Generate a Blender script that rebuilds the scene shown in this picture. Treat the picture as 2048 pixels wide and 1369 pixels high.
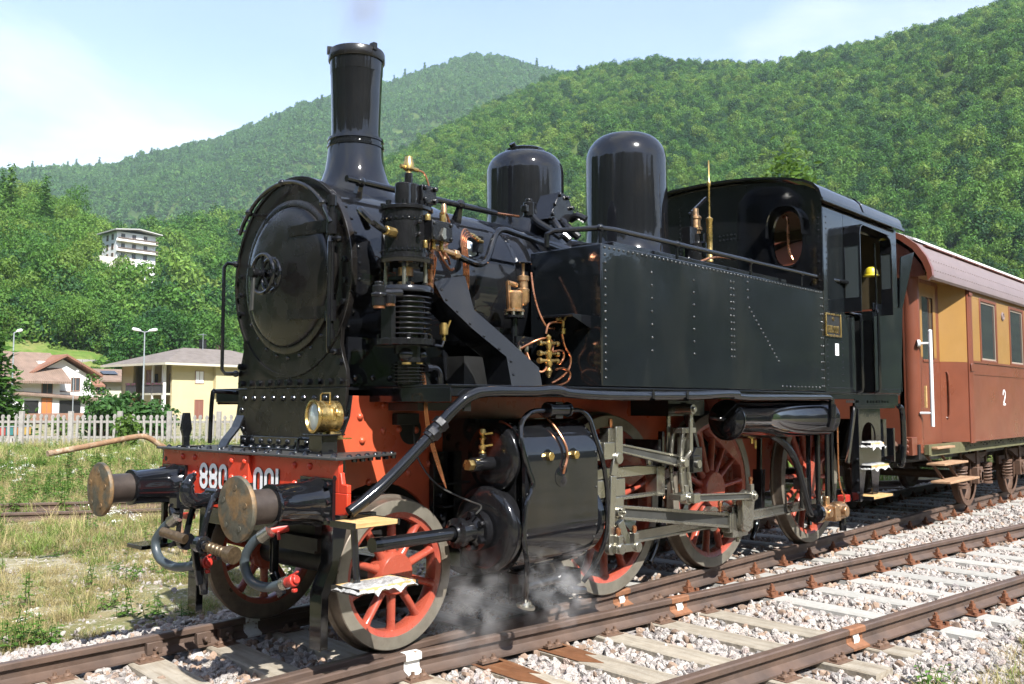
import bpy, bmesh, math, random
import numpy as np
from mathutils import Vector, Matrix, Euler, noise as mnoise
random.seed(7); RNG = np.random.default_rng(7)
for o in list(bpy.data.objects): bpy.data.objects.remove(o)
SC = bpy.context.scene
COL = SC.collection
PI = math.pi
# ------------------------------------------------------------------ camera
CAMP = Vector((-3.3327, -5.4878, 1.6069)); YAW, PITCH, FPX = 0.7389, 0.0673, 1829.1
cam = bpy.data.cameras.new('camera'); camo = bpy.data.objects.new('camera', cam); COL.objects.link(camo)
cam.sensor_width = 36; cam.lens = FPX / 2048 * 36; cam.clip_start = 0.1; cam.clip_end = 12000
camo.location = CAMP; camo.rotation_euler = (PI / 2 + PITCH, 0, YAW - PI / 2)
SC.camera = camo
# ------------------------------------------------------------------ sky, sun, exposure
SUND = Vector((-0.29, -0.90, 1.0)).normalized()          # towards the sun
EL = math.asin(SUND.z); ROT = math.atan2(SUND.x, SUND.y)
W = bpy.data.worlds.new('World'); SC.world = W; W.use_nodes = True
nt = W.node_tree; nt.nodes.clear()
def N(tree, typ, **kw):
    n = tree.nodes.new(typ)
    for k, v in kw.items():
        if k in n.inputs and not hasattr(n, k): n.inputs[k].default_value = v
        else: setattr(n, k, v)
    return n
sky = N(nt, 'ShaderNodeTexSky', sky_type='NISHITA', sun_disc=False, sun_elevation=EL, sun_rotation=ROT, altitude=400, air_density=1.0, dust_density=0.7, ozone_density=1.6)
tc = N(nt, 'ShaderNodeTexCoord'); sep = N(nt, 'ShaderNodeSeparateXYZ'); nt.links.new(tc.outputs['Generated'], sep.inputs[0])
zc = N(nt, 'ShaderNodeMath', operation='ADD'); nt.links.new(sep.outputs[2], zc.inputs[0]); zc.inputs[1].default_value = 0.12
zm = N(nt, 'ShaderNodeMath', operation='MAXIMUM'); nt.links.new(zc.outputs[0], zm.inputs[0]); zm.inputs[1].default_value = 0.05
dv = N(nt, 'ShaderNodeVectorMath', operation='DIVIDE'); cb = N(nt, 'ShaderNodeCombineXYZ')
for i in range(3): nt.links.new(zm.outputs[0], cb.inputs[i])
nt.links.new(tc.outputs['Generated'], dv.inputs[0]); nt.links.new(cb.outputs[0], dv.inputs[1])
CLOUD_OFF = (2.913, 9.0985, 0.0)
mp = N(nt, 'ShaderNodeMapping'); mp.inputs['Location'].default_value = CLOUD_OFF; mp.inputs['Scale'].default_value = (0.55, 0.75, 0.0)
nt.links.new(dv.outputs[0], mp.inputs[0])
n1 = N(nt, 'ShaderNodeTexNoise'); n1.inputs['Scale'].default_value = 1.0; n1.inputs['Detail'].default_value = 9; n1.inputs['Roughness'].default_value = 0.55; n1.inputs['Distortion'].default_value = 0.3
nt.links.new(mp.outputs[0], n1.inputs['Vector'])
rp = N(nt, 'ShaderNodeValToRGB'); rp.color_ramp.elements[0].position = 0.46; rp.color_ramp.elements[1].position = 0.66
nt.links.new(n1.outputs[0], rp.inputs[0])
n2 = N(nt, 'ShaderNodeTexNoise'); n2.inputs['Scale'].default_value = 0.5; n2.inputs['Detail'].default_value = 5
nt.links.new(mp.outputs[0], n2.inputs['Vector'])
r2 = N(nt, 'ShaderNodeMapRange'); r2.inputs[1].default_value = 0.3; r2.inputs[2].default_value = 0.7; r2.inputs[3].default_value = 0.06; r2.inputs[4].default_value = 0.42
nt.links.new(n2.outputs[0], r2.inputs[0])
mx = N(nt, 'ShaderNodeMath', operation='MAXIMUM'); nt.links.new(rp.outputs[0], mx.inputs[0]); nt.links.new(r2.outputs[0], mx.inputs[1])
mixc = N(nt, 'ShaderNodeMixRGB'); mixc.inputs[2].default_value = (2.5, 2.55, 2.6, 1)
hsv = N(nt, 'ShaderNodeHueSaturation'); hsv.inputs['Saturation'].default_value = 1.18; hsv.inputs['Value'].default_value = 0.56; hsv.inputs['Hue'].default_value = 0.514; nt.links.new(sky.outputs[0], hsv.inputs['Color'])
nt.links.new(mx.outputs[0], mixc.inputs[0]); nt.links.new(hsv.outputs[0], mixc.inputs[1])
bg = N(nt, 'ShaderNodeBackground'); bg.inputs[1].default_value = 0.145
nt.links.new(mixc.outputs[0], bg.inputs[0])
wo = N(nt, 'ShaderNodeOutputWorld'); nt.links.new(bg.outputs[0], wo.inputs[0])
sun = bpy.data.lights.new('sun', 'SUN'); sun.energy = 3.7; sun.angle = math.radians(0.53); sun.color = (1.0, 0.975, 0.93)
suno = bpy.data.objects.new('sun', sun); COL.objects.link(suno); suno.location = (0, 0, 60)
suno.rotation_euler = SUND.to_track_quat('Z', 'Y').to_euler()
vs = SC.view_settings; vs.view_transform = 'Standard'; vs.look = 'None'; vs.exposure = 1.82; vs.gamma = 1.0; vs.use_curve_mapping = False
SC.cycles.use_denoising = True
SC.cycles.max_bounces = 8; SC.cycles.diffuse_bounces = 3; SC.cycles.glossy_bounces = 4; SC.cycles.transmission_bounces = 4; SC.cycles.volume_bounces = 1; SC.cycles.transparent_max_bounces = 6
SC.cycles.caustics_reflective = False; SC.cycles.caustics_refractive = False; SC.cycles.sample_clamp_indirect = 6
SC.cycles.use_adaptive_sampling = True; SC.cycles.adaptive_threshold = 0.02
# ------------------------------------------------------------------ helpers
_cd = Vector((math.cos(PITCH) * math.cos(YAW), math.cos(PITCH) * math.sin(YAW), math.sin(PITCH)))
_cr = _cd.cross(Vector((0, 0, 1))).normalized(); _cu = _cr.cross(_cd)
def ray(px, py): return _cd + _cr * ((px - 1024) / FPX) - _cu * ((py - 684.5) / FPX)
def at(px, py, ax, val):                      # survey: a sight line met with a known plane gives a place in the world
    v = ray(px, py); i = 'xyz'.index(ax); return CAMP + v * ((val - CAMP[i]) / v[i])
def far(px, py, dist):                        # a place at a horizontal distance
    v = ray(px, py); return CAMP + v * (dist / math.hypot(v.x, v.y))

class MB:
    def __init__(s): s.v = []; s.f = []
    def add(s, vs, fs):
        o = len(s.v); s.v.extend([tuple(p) for p in vs]); s.f.extend([tuple(i + o for i in f) for f in fs]); return s
    def box(s, x0, x1, y0, y1, z0, z1):
        if x0 > x1: x0, x1 = x1, x0
        if y0 > y1: y0, y1 = y1, y0
        if z0 > z1: z0, z1 = z1, z0
        return s.add([(x0,y0,z0),(x1,y0,z0),(x1,y1,z0),(x0,y1,z0),(x0,y0,z1),(x1,y0,z1),(x1,y1,z1),(x0,y1,z1)],
                     [(0,3,2,1),(4,5,6,7),(0,1,5,4),(1,2,6,5),(2,3,7,6),(3,0,4,7)])
    def frame(s, ax, up=None):
        ax = Vector(ax).normalized()
        u = Vector(up) if up is not None else (Vector((0,0,1)) if abs(ax.z) < 0.9 else Vector((1,0,0)))
        a = u.cross(ax)
        if a.length < 1e-6: a = Vector((0,1,0)).cross(ax)
        a.normalize(); b = ax.cross(a); return ax, a, b
    def bar(s, p0, p1, w, t, up=None, w1=None, t1=None):        # w across (up x axis), t along up
        p0, p1 = Vector(p0), Vector(p1); ax, a, b = s.frame(p1 - p0, up)
        w1 = w if w1 is None else w1; t1 = t if t1 is None else t1
        q = []
        for p, ww, tt in ((p0, w, t), (p1, w1, t1)):
            for i, j in ((-1,-1),(1,-1),(1,1),(-1,1)): q.append(p + a * (i*ww/2) + b * (j*tt/2))
        return s.add(q, [(0,3,2,1),(4,5,6,7),(0,1,5,4),(1,2,6,5),(2,3,7,6),(3,0,4,7)])
    def prism(s, poly, plane, a, b):
        if a > b: a, b = b, a
        n = len(poly); ar = sum(poly[i][0]*poly[(i+1)%n][1]-poly[(i+1)%n][0]*poly[i][1] for i in range(n))
        if ar < 0: poly = poly[::-1]
        f = {'xz': lambda p, h: (p[0], h, p[1]), 'yz': lambda p, h: (h, p[0], p[1]), 'xy': lambda p, h: (p[0], p[1], h)}[plane]
        vs = [f(p, a) for p in poly] + [f(p, b) for p in poly]
        lo, hi = tuple(range(n)), tuple(range(n, 2*n))
        sides = [(i, (i+1)%n, n+(i+1)%n, n+i) for i in range(n)]
        if plane == 'xz': return s.add(vs, [lo, hi[::-1]] + [q[::-1] for q in sides])
        return s.add(vs, [lo[::-1], hi] + sides)
    def lathe(s, o, ax, prof, n=32, a0=0.0, a1=2*PI, up=None):
        o = Vector(o); ax, a, b = s.frame(ax, up); full = abs(a1 - a0 - 2*PI) < 1e-6
        m = n if full else n + 1; vs = []
        for r, h in prof:
            for k in range(m):
                t = a0 + (a1-a0)*k/n; vs.append(o + ax*h + (a*math.cos(t) + b*math.sin(t))*max(r, 1e-4))
        fs = []
        for i in range(len(prof)-1):
            for k in range(n):
                k2 = (k+1) % m; fs.append((i*m+k, i*m+k2, (i+1)*m+k2, (i+1)*m+k))
        return s.add(vs, fs)
    def cyl(s, p0, p1, r, n=20, r1=None, caps=True):
        p0, p1 = Vector(p0), Vector(p1); h = (p1-p0).length; r1 = r if r1 is None else r1
        prof = [(r, 0), (r1, h)]
        if caps: prof = [(0, 0)] + prof + [(0, h)]
        return s.lathe(p0, p1-p0, prof, n)
    def hexn(s, p, ax, r, h): return s.cyl(p, Vector(p)+Vector(ax).normalized()*h, r, 6)
    def rivet(s, p, nrm, r=0.015, n=8): return s.lathe(p, nrm, [(r,0),(r*0.86,r*0.42),(r*0.5,r*0.72),(0,r*0.82)], n)
    def ball(s, c, r, n=12):
        return s.lathe(Vector(c)-Vector((0,0,r)), (0,0,1), [(r*math.sin(PI*i/8), r*(1-math.cos(PI*i/8))) for i in range(9)], n)
    def tube(s, pts, r, n=10, smooth=0, caps=True, radii=None):
        P = [Vector(p) for p in pts]
        if smooth:
            Q = []
            for i in range(len(P)-1):
                p0 = P[max(i-1,0)]; p1 = P[i]; p2 = P[i+1]; p3 = P[min(i+2,len(P)-1)]
                for k in range(smooth):
                    t = k/smooth; t2 = t*t; t3 = t2*t
                    Q.append(0.5*((2*p1)+(-p0+p2)*t+(2*p0-5*p1+4*p2-p3)*t2+(-p0+3*p1-3*p2+p3)*t3))
            Q.append(P[-1]); P = Q
        m = len(P); T = [(P[min(i+1,m-1)]-P[max(i-1,0)]).normalized() for i in range(m)]
        ax, a, b = s.frame(T[0]); vs = []
        for i in range(m):
            t = T[i]; a = (a - t*a.dot(t)); a.normalize(); b = t.cross(a)
            rr = r if radii is None else radii[min(int(i*len(radii)/m), len(radii)-1)]
            for k in range(n):
                q = 2*PI*k/n; vs.append(P[i] + (a*math.cos(q)+b*math.sin(q))*rr)
        fs = [(i*n+k, i*n+(k+1)%n, (i+1)*n+(k+1)%n, (i+1)*n+k) for i in range(m-1) for k in range(n)]
        if caps: fs += [tuple(range(n))[::-1], tuple((m-1)*n+k for k in range(n))]
        return s.add(vs, fs)
    def mesh(s, name, mat, ang=32):
        me = bpy.data.meshes.new(name); me.from_pydata([tuple(p) for p in s.v], [], s.f)
        if mat is not None: me.materials.append(mat)
        if ang:
            me.polygons.foreach_set('use_smooth', [True]*len(me.polygons)); me.set_sharp_from_angle(angle=math.radians(ang))
        me.update(); return me
    def build(s, name, mat, parent=None, ang=32, bevel=0, **tags):
        o = bpy.data.objects.new(name, s.mesh(name, mat, ang)); COL.objects.link(o)
        if parent is not None: o.parent = parent
        if bevel:
            m = o.modifiers.new('bevel', 'BEVEL'); m.width = bevel; m.segments = 2; m.limit_method = 'ANGLE'; m.angle_limit = math.radians(40); m.harden_normals = False
        for k, v in tags.items(): o[k] = v
        return o
def tag(o, label, cat, group=None):
    o['label'] = label; o['category'] = cat
    if group: o['group'] = group
    return o
def empty(name, loc=(0,0,0), label=None, cat=None, group=None):
    o = bpy.data.objects.new(name, None); COL.objects.link(o); o.location = loc
    if label: tag(o, label, cat, group)
    return o
def child(o, parent):
    """parent, keeping world coordinates that were written directly (parents sit unrotated)"""
    o.parent = parent; o.matrix_parent_inverse = parent.matrix_world.inverted(); return o
def inst(src, name, parent=None, loc=None, rot=None, scale=None):
    o = bpy.data.objects.new(name, src.data); COL.objects.link(o)
    if parent is not None: o.parent = parent
    if loc is not None: o.location = loc
    if rot is not None: o.rotation_euler = rot
    if scale is not None: o.scale = scale
    for m in src.modifiers:
        if m.type == 'BEVEL':
            k = o.modifiers.new('bevel', 'BEVEL'); k.width = m.width; k.segments = m.segments; k.limit_method = 'ANGLE'; k.angle_limit = m.angle_limit
    return o
# scatter: points with attributes, one geometry-nodes object that sets a prototype on each
def scatter(name, pts, scl, rot, protos, idx=None, **tags):
    pts = np.asarray(pts, dtype=np.float32); n = len(pts)
    me = bpy.data.meshes.new(name); me.vertices.add(n); me.vertices.foreach_set('co', pts.ravel())
    a = me.attributes.new('scl', 'FLOAT_VECTOR', 'POINT'); sc = np.asarray(scl, dtype=np.float32)
    if sc.ndim == 1: sc = np.repeat(sc[:, None], 3, 1)
    a.data.foreach_set('vector', np.ascontiguousarray(sc).ravel())
    a = me.attributes.new('rot', 'FLOAT_VECTOR', 'POINT'); a.data.foreach_set('vector', np.asarray(rot, dtype=np.float32).ravel())
    a = me.attributes.new('idx', 'INT', 'POINT'); a.data.foreach_set('value', (np.asarray(idx) if idx is not None else RNG.integers(0, len(protos), n)).astype(np.int32))
    o = bpy.data.objects.new(name, me); COL.objects.link(o)
    col = bpy.data.collections.new(name + '_kinds')
    for p in protos: col.objects.link(p)
    g = bpy.data.node_groups.new(name + '_set', 'GeometryNodeTree')
    g.interface.new_socket('Geometry', in_out='INPUT', socket_type='NodeSocketGeometry'); g.interface.new_socket('Geometry', in_out='OUTPUT', socket_type='NodeSocketGeometry')
    gi = g.nodes.new('NodeGroupInput'); go = g.nodes.new('NodeGroupOutput')
    ci = g.nodes.new('GeometryNodeCollectionInfo'); ci.inputs['Collection'].default_value = col; ci.inputs['Separate Children'].default_value = True; ci.inputs['Reset Children'].default_value = True
    ip = g.nodes.new('GeometryNodeInstanceOnPoints'); ip.inputs['Pick Instance'].default_value = True
    def attr(nm, ty):
        q = g.nodes.new('GeometryNodeInputNamedAttribute'); q.data_type = ty; q.inputs['Name'].default_value = nm; return q
    A, B, C_ = attr('scl', 'FLOAT_VECTOR'), attr('rot', 'FLOAT_VECTOR'), attr('idx', 'INT')
    er = g.nodes.new('FunctionNodeEulerToRotation')
    L = g.links.new
    L(gi.outputs[0], ip.inputs['Points']); L(ci.outputs[0], ip.inputs['Instance']); L(C_.outputs[0], ip.inputs['Instance Index'])
    L(B.outputs[0], er.inputs[0]); L(er.outputs[0], ip.inputs['Rotation']); L(A.outputs[0], ip.inputs['Scale']); L(ip.outputs[0], go.inputs[0])
    md = o.modifiers.new('scatter', 'NODES'); md.node_group = g
    for k, v in tags.items(): o[k] = v
    return o
def proto(mb, name, mat, ang=0):
    return bpy.data.objects.new(name, mb.mesh(name, mat, ang))
# ------------------------------------------------------------------ materials
def mat(name, base, rough=0.5, metal=0.0, var=0.0, vscale=6.0, bump=0.0, bscale=30.0, coat=0.0, coat_rough=0.05, spec=0.5, col2=None, c2pos=(0.45, 0.65), c2scale=3.0, c2stretch=(1,1,1), rand=0.0, island=False, rvar=0.0, trans=0.0, bdist=0.01):
    m = bpy.data.materials.new(name); m.use_nodes = True; t = m.node_tree; b = t.nodes['Principled BSDF']
    b.inputs['Roughness'].default_value = rough; b.inputs['Metallic'].default_value = metal
    b.inputs['Specular IOR Level'].default_value = spec
    b.inputs['Coat Weight'].default_value = coat; b.inputs['Coat Roughness'].default_value = coat_rough
    if trans: b.inputs['Transmission Weight'].default_value = trans
    tcn = N(t, 'ShaderNodeTexCoord'); cur = None
    rgb = N(t, 'ShaderNodeRGB'); rgb.outputs[0].default_value = (*base, 1); cur = rgb.outputs[0]
    if col2 is not None:
        mpn = N(t, 'ShaderNodeMapping'); mpn.inputs['Scale'].default_value = c2stretch; t.links.new(tcn.outputs['Object'], mpn.inputs[0])
        nz = N(t, 'ShaderNodeTexNoise'); nz.inputs['Scale'].default_value = c2scale; nz.inputs['Detail'].default_value = 6; nz.inputs['Roughness'].default_value = 0.6
        t.links.new(mpn.outputs[0], nz.inputs['Vector'])
        mr = N(t, 'ShaderNodeMapRange'); mr.inputs[1].default_value, mr.inputs[2].default_value = c2pos; t.links.new(nz.outputs[0], mr.inputs[0])
        mxn = N(t, 'ShaderNodeMixRGB'); mxn.inputs[2].default_value = (*col2, 1); t.links.new(mr.outputs[0], mxn.inputs[0]); t.links.new(cur, mxn.inputs[1]); cur = mxn.outputs[0]
    if var:
        nz = N(t, 'ShaderNodeTexNoise'); nz.inputs['Scale'].default_value = vscale; nz.inputs['Detail'].default_value = 8; nz.inputs['Roughness'].default_value = 0.65
        t.links.new(tcn.outputs['Object'], nz.inputs['Vector'])
        mr = N(t, 'ShaderNodeMapRange'); mr.inputs[1].default_value = 0.25; mr.inputs[2].default_value = 0.75; mr.inputs[3].default_value = 1-var; mr.inputs[4].default_value = 1+var; t.links.new(nz.outputs[0], mr.inputs[0])
        hs = N(t, 'ShaderNodeHueSaturation'); t.links.new(mr.outputs[0], hs.inputs['Value']); t.links.new(cur, hs.inputs['Color']); cur = hs.outputs[0]
    if rand:
        if island: rn = N(t, 'ShaderNodeNewGeometry'); ro = rn.outputs['Random Per Island']
        else: rn = N(t, 'ShaderNodeObjectInfo'); ro = rn.outputs['Random']
        mr = N(t, 'ShaderNodeMapRange'); mr.inputs[3].default_value = 1-rand; mr.inputs[4].default_value = 1+rand; t.links.new(ro, mr.inputs[0])
        hs = N(t, 'ShaderNodeHueSaturation'); t.links.new(mr.outputs[0], hs.inputs['Value']); t.links.new(cur, hs.inputs['Color']); cur = hs.outputs[0]
    t.links.new(cur, b.inputs['Base Color'])
    if rvar:
        nz = N(t, 'ShaderNodeTexNoise'); nz.inputs['Scale'].default_value = vscale*0.7; nz.inputs['Detail'].default_value = 6; t.links.new(tcn.outputs['Object'], nz.inputs['Vector'])
        mr = N(t, 'ShaderNodeMapRange'); mr.inputs[1].default_value = 0.3; mr.inputs[2].default_value = 0.7; mr.inputs[3].default_value = max(rough-rvar, 0.02); mr.inputs[4].default_value = rough+rvar; t.links.new(nz.outputs[0], mr.inputs[0]); t.links.new(mr.outputs[0], b.inputs['Roughness'])
    if bump:
        nz = N(t, 'ShaderNodeTexNoise'); nz.inputs['Scale'].default_value = bscale; nz.inputs['Detail'].default_value = 5; t.links.new(tcn.outputs['Object'], nz.inputs['Vector'])
        bm_ = N(t, 'ShaderNodeBump'); bm_.inputs['Strength'].default_value = bump; bm_.inputs['Distance'].default_value = bdist; t.links.new(nz.outputs[0], bm_.inputs['Height']); t.links.new(bm_.outputs[0], b.inputs['Normal'])
        if coat: t.links.new(bm_.outputs[0], b.inputs['Coat Normal'])
    return m
M_BLACK = mat('black_gloss_paint', (0.006, 0.0065, 0.008), 0.075, var=0.3, vscale=4, bump=0.10, bscale=4.0, rvar=0.045, bdist=0.012, spec=0.6, col2=(0.013, 0.012, 0.011), c2pos=(0.5, 0.8), c2scale=3.5, c2stretch=(1, 1, 0.5))
M_TANK = mat('tank_gloss_paint', (0.006, 0.0075, 0.009), 0.09, var=0.3, vscale=2.5, bump=0.22, bscale=1.4, rvar=0.06, bdist=0.025, spec=0.65, col2=(0.016, 0.017, 0.016), c2pos=(0.5, 0.8), c2scale=2.5, c2stretch=(1, 1, 0.25))
M_SMOKE = mat('smokebox_black', (0.009, 0.008, 0.0075), 0.26, var=0.4, vscale=9, bump=0.10, bscale=5, rvar=0.10, bdist=0.01, col2=(0.020, 0.016, 0.013), c2pos=(0.55, 0.8), c2scale=4)
M_CAST = mat('black_cast_iron', (0.008, 0.008, 0.009), 0.16, var=0.3, vscale=20, bump=0.15, bscale=50, rvar=0.07, bdist=0.003)
M_MATT = mat('black_matt', (0.009, 0.009, 0.009), 0.5, var=0.4, vscale=12, rvar=0.12)
M_DECK = mat('deck_plate', (0.035, 0.034, 0.032), 0.5, var=0.4, vscale=25, bump=0.5, bscale=240, bdist=0.002, rvar=0.1)
M_REDF = mat('red_frame_paint', (0.44, 0.080, 0.034), 0.33, var=0.10, vscale=5, bump=0.08, bscale=40, rvar=0.1, bdist=0.002, col2=(0.310, 0.043, 0.026), c2pos=(0.5, 0.85), c2scale=2.2)
M_REDB = mat('red_beam_paint', (0.55, 0.046, 0.020), 0.30, var=0.06, vscale=7, bump=0.08, bscale=30, rvar=0.08, bdist=0.002)
M_REDW = mat('red_wheel_paint', (0.31, 0.062, 0.036), 0.28, var=0.14, vscale=9, bump=0.12, bscale=60, rvar=0.1, bdist=0.002, col2=(0.225, 0.032, 0.023), c2pos=(0.52, 0.75), c2scale=5)
M_WHITE = mat('white_paint', (0.80, 0.80, 0.80), 0.4)
M_STEEL = mat('bright_steel', (0.345, 0.332, 0.285), 0.27, metal=0.9, var=0.14, vscale=5, rvar=0.06)
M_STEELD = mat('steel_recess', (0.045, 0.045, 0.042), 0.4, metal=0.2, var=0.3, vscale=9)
M_TYRE = mat('tyre_steel', (0.230, 0.208, 0.166), 0.5, metal=0.5, var=0.22, vscale=7, rvar=0.12, col2=(0.136, 0.106, 0.076), c2pos=(0.5, 0.78), c2scale=4)
M_TREAD = mat('tread_steel', (0.17, 0.14, 0.11), 0.38, metal=0.6, var=0.3, vscale=14, rvar=0.12)
M_BRASS = mat('brass', (0.558, 0.387, 0.144), 0.28, metal=0.95, var=0.3, vscale=16, rvar=0.12, bump=0.08, bscale=80, bdist=0.002)
M_BRASSD = mat('aged_brass', (0.46, 0.29, 0.16), 0.36, metal=0.9, var=0.4, vscale=22, rvar=0.14)
M_COPPER = mat('copper', (0.612, 0.270, 0.144), 0.27, metal=0.95, var=0.25, vscale=14, rvar=0.1)
M_RUSTD = mat('buffer_rust', (0.17, 0.10, 0.042), 0.6, metal=0.2, var=0.5, vscale=18, bump=0.5, bscale=60, bdist=0.004, col2=(0.075, 0.070, 0.052), c2pos=(0.42, 0.56), c2scale=7)
M_RUSTP = mat('plunger_rust', (0.055, 0.042, 0.035), 0.5, metal=0.4, var=0.4, vscale=14, bump=0.3, bscale=120, bdist=0.003)
M_HOSE = mat('hose_rubber', (0.045, 0.058, 0.066), 0.38, var=0.2, vscale=15)
M_HOSER = mat('hose_red', (0.36, 0.028, 0.018), 0.4, var=0.15, vscale=20)
M_WOOD = mat('step_wood', (0.493, 0.323, 0.136), 0.55, var=0.2, vscale=12, col2=(0.340, 0.196, 0.076), c2pos=(0.45, 0.7), c2scale=6, c2stretch=(1, 8, 8), bump=0.2, bscale=50, bdist=0.003)
M_FOIL = mat('wrap_film', (0.42, 0.41, 0.39), 0.25, var=0.35, vscale=18, bump=0.9, bscale=45, bdist=0.02, spec=0.8, metal=0.2)
M_RUST = mat('orange_rust', (0.145, 0.055, 0.024), 0.75, var=0.4, vscale=30, bump=0.4, bscale=120, bdist=0.003)
M_RAIL = mat('rail_rust', (0.105, 0.068, 0.050), 0.55, metal=0.15, var=0.3, vscale=5, bump=0.2, bscale=80, bdist=0.002, rvar=0.12, col2=(0.072, 0.053, 0.044), c2pos=(0.45, 0.7), c2scale=1.6)
M_RAILO = mat('rail_orange', (0.19, 0.082, 0.038), 0.7, var=0.4, vscale=12, bump=0.3, bscale=90, bdist=0.002)
M_SLW = mat('sleeper_wood', (0.30, 0.262, 0.205), 0.8, var=0.22, vscale=6, col2=(0.187, 0.148, 0.101), c2pos=(0.46, 0.72), c2scale=2.2, c2stretch=(9, 1.0, 9), bump=0.7, bscale=24, bdist=0.008, rand=0.12)
M_SLWET = mat('sleeper_wet', (0.15, 0.065, 0.030), 0.42, var=0.3, vscale=10, c2stretch=(9, 1, 9), col2=(0.30, 0.17, 0.09), c2pos=(0.5, 0.8), c2scale=2, bump=0.5, bscale=24, bdist=0.006)
M_SLC = mat('sleeper_concrete', (0.315, 0.304, 0.277), 0.85, var=0.15, vscale=14, bump=0.3, bscale=60, bdist=0.004, rand=0.08)
M_GLASS = mat('window_glass', (0.03, 0.035, 0.035), 0.03, spec=1.0)
M_LENS = mat('lamp_glass', (0.62, 0.68, 0.68), 0.06, spec=0.8, metal=0.3)
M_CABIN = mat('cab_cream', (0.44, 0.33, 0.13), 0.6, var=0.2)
M_YEL = mat('yellow_plastic', (0.50, 0.40, 0.02), 0.4)
# ------------------------------------------------------------------ ground and hills
def fbm(x, y, s, oct=4, seed=0.0):
    v = 0; a = 1; f = 1/s
    for _ in range(oct): v += a*mnoise.noise(Vector((x*f+seed, y*f-seed, seed*0.7))); a *= 0.5; f *= 2.03
    return v
def ground_mat():
    m = bpy.data.materials.new('meadow_ground'); m.use_nodes = True; t = m.node_tree; b = t.nodes['Principled BSDF']; b.inputs['Roughness'].default_value = 0.95; b.inputs['Specular IOR Level'].default_value = 0.2
    tcn = N(t, 'ShaderNodeTexCoord')
    def noise(s, d=6, r=0.6):
        n = N(t, 'ShaderNodeTexNoise'); n.inputs['Scale'].default_value = s; n.inputs['Detail'].default_value = d; n.inputs['Roughness'].default_value = r; t.links.new(tcn.outputs['Object'], n.inputs['Vector']); return n.outputs[0]
    def mr(src, a, b_):
        q = N(t, 'ShaderNodeMapRange'); q.inputs[1].default_value = a; q.inputs[2].default_value = b_; t.links.new(src, q.inputs[0]); return q.outputs[0]
    def mix(f, c1, c2):
        q = N(t, 'ShaderNodeMixRGB'); t.links.new(f, q.inputs[0])
        for i, c in ((1, c1), (2, c2)):
            if isinstance(c, tuple): q.inputs[i].default_value = (*c, 1)
            else: t.links.new(c, q.inputs[i])
        return q.outputs[0]
    c = mix(mr(noise(0.5), 0.4, 0.6), (0.114, 0.119, 0.040), (0.264, 0.216, 0.119))
    c = mix(mr(noise(1.7), 0.52, 0.66), c, (0.352, 0.317, 0.255))
    c = mix(mr(noise(9, 8, 0.7), 0.54, 0.62), c, (0.458, 0.422, 0.370))
    c = mix(mr(noise(30), 0.4, 0.7), c, mix(mr(noise(0.9), 0.45, 0.55), (0.070, 0.097, 0.026), (0.220, 0.185, 0.097)))
    t.links.new(c, b.inputs['Base Color'])
    bm_ = N(t, 'ShaderNodeBump'); bm_.inputs['Strength'].default_value = 0.7; bm_.inputs['Distance'].default_value = 0.04; t.links.new(noise(25, 6, 0.7), bm_.inputs['Height']); t.links.new(bm_.outputs[0], b.inputs['Normal'])
    return m
M_GROUND = ground_mat()
def zground(x, y):
    base = -0.30 + 0.05*fbm(x, y, 2.3, 3, 3.1)
    d = math.hypot(x - CAMP.x, y - CAMP.y)
    return base
mb = MB(); rings = [0, 1.5, 3, 4.5, 6, 7.5, 9, 11, 13, 16, 20, 25, 32, 42, 60, 100, 200, 400, 900, 2000, 6000]; nsec = 120
vv = [(0, 0, -0.3)]
for r in rings[1:]:
    for k in range(nsec):
        a = 2*PI*k/nsec; x, y = r*math.cos(a)+3, r*math.sin(a)
        vv.append((x, y, (zground(x, y) if r < 80 else -0.3)-(0.06 if y < 2 and y > -3 and -8 < x < 60 else 0)))
ff = [(0, 1+k, 1+(k+1) % nsec) for k in range(nsec)]
for i in range(len(rings)-2):
    for k in range(nsec): ff.append((1+i*nsec+k, 1+(i+1)*nsec+k, 1+(i+1)*nsec+(k+1) % nsec, 1+i*nsec+(k+1) % nsec))
mb.add(vv, ff); ground = mb.build('ground', M_GROUND, ang=180, kind='structure')

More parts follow.
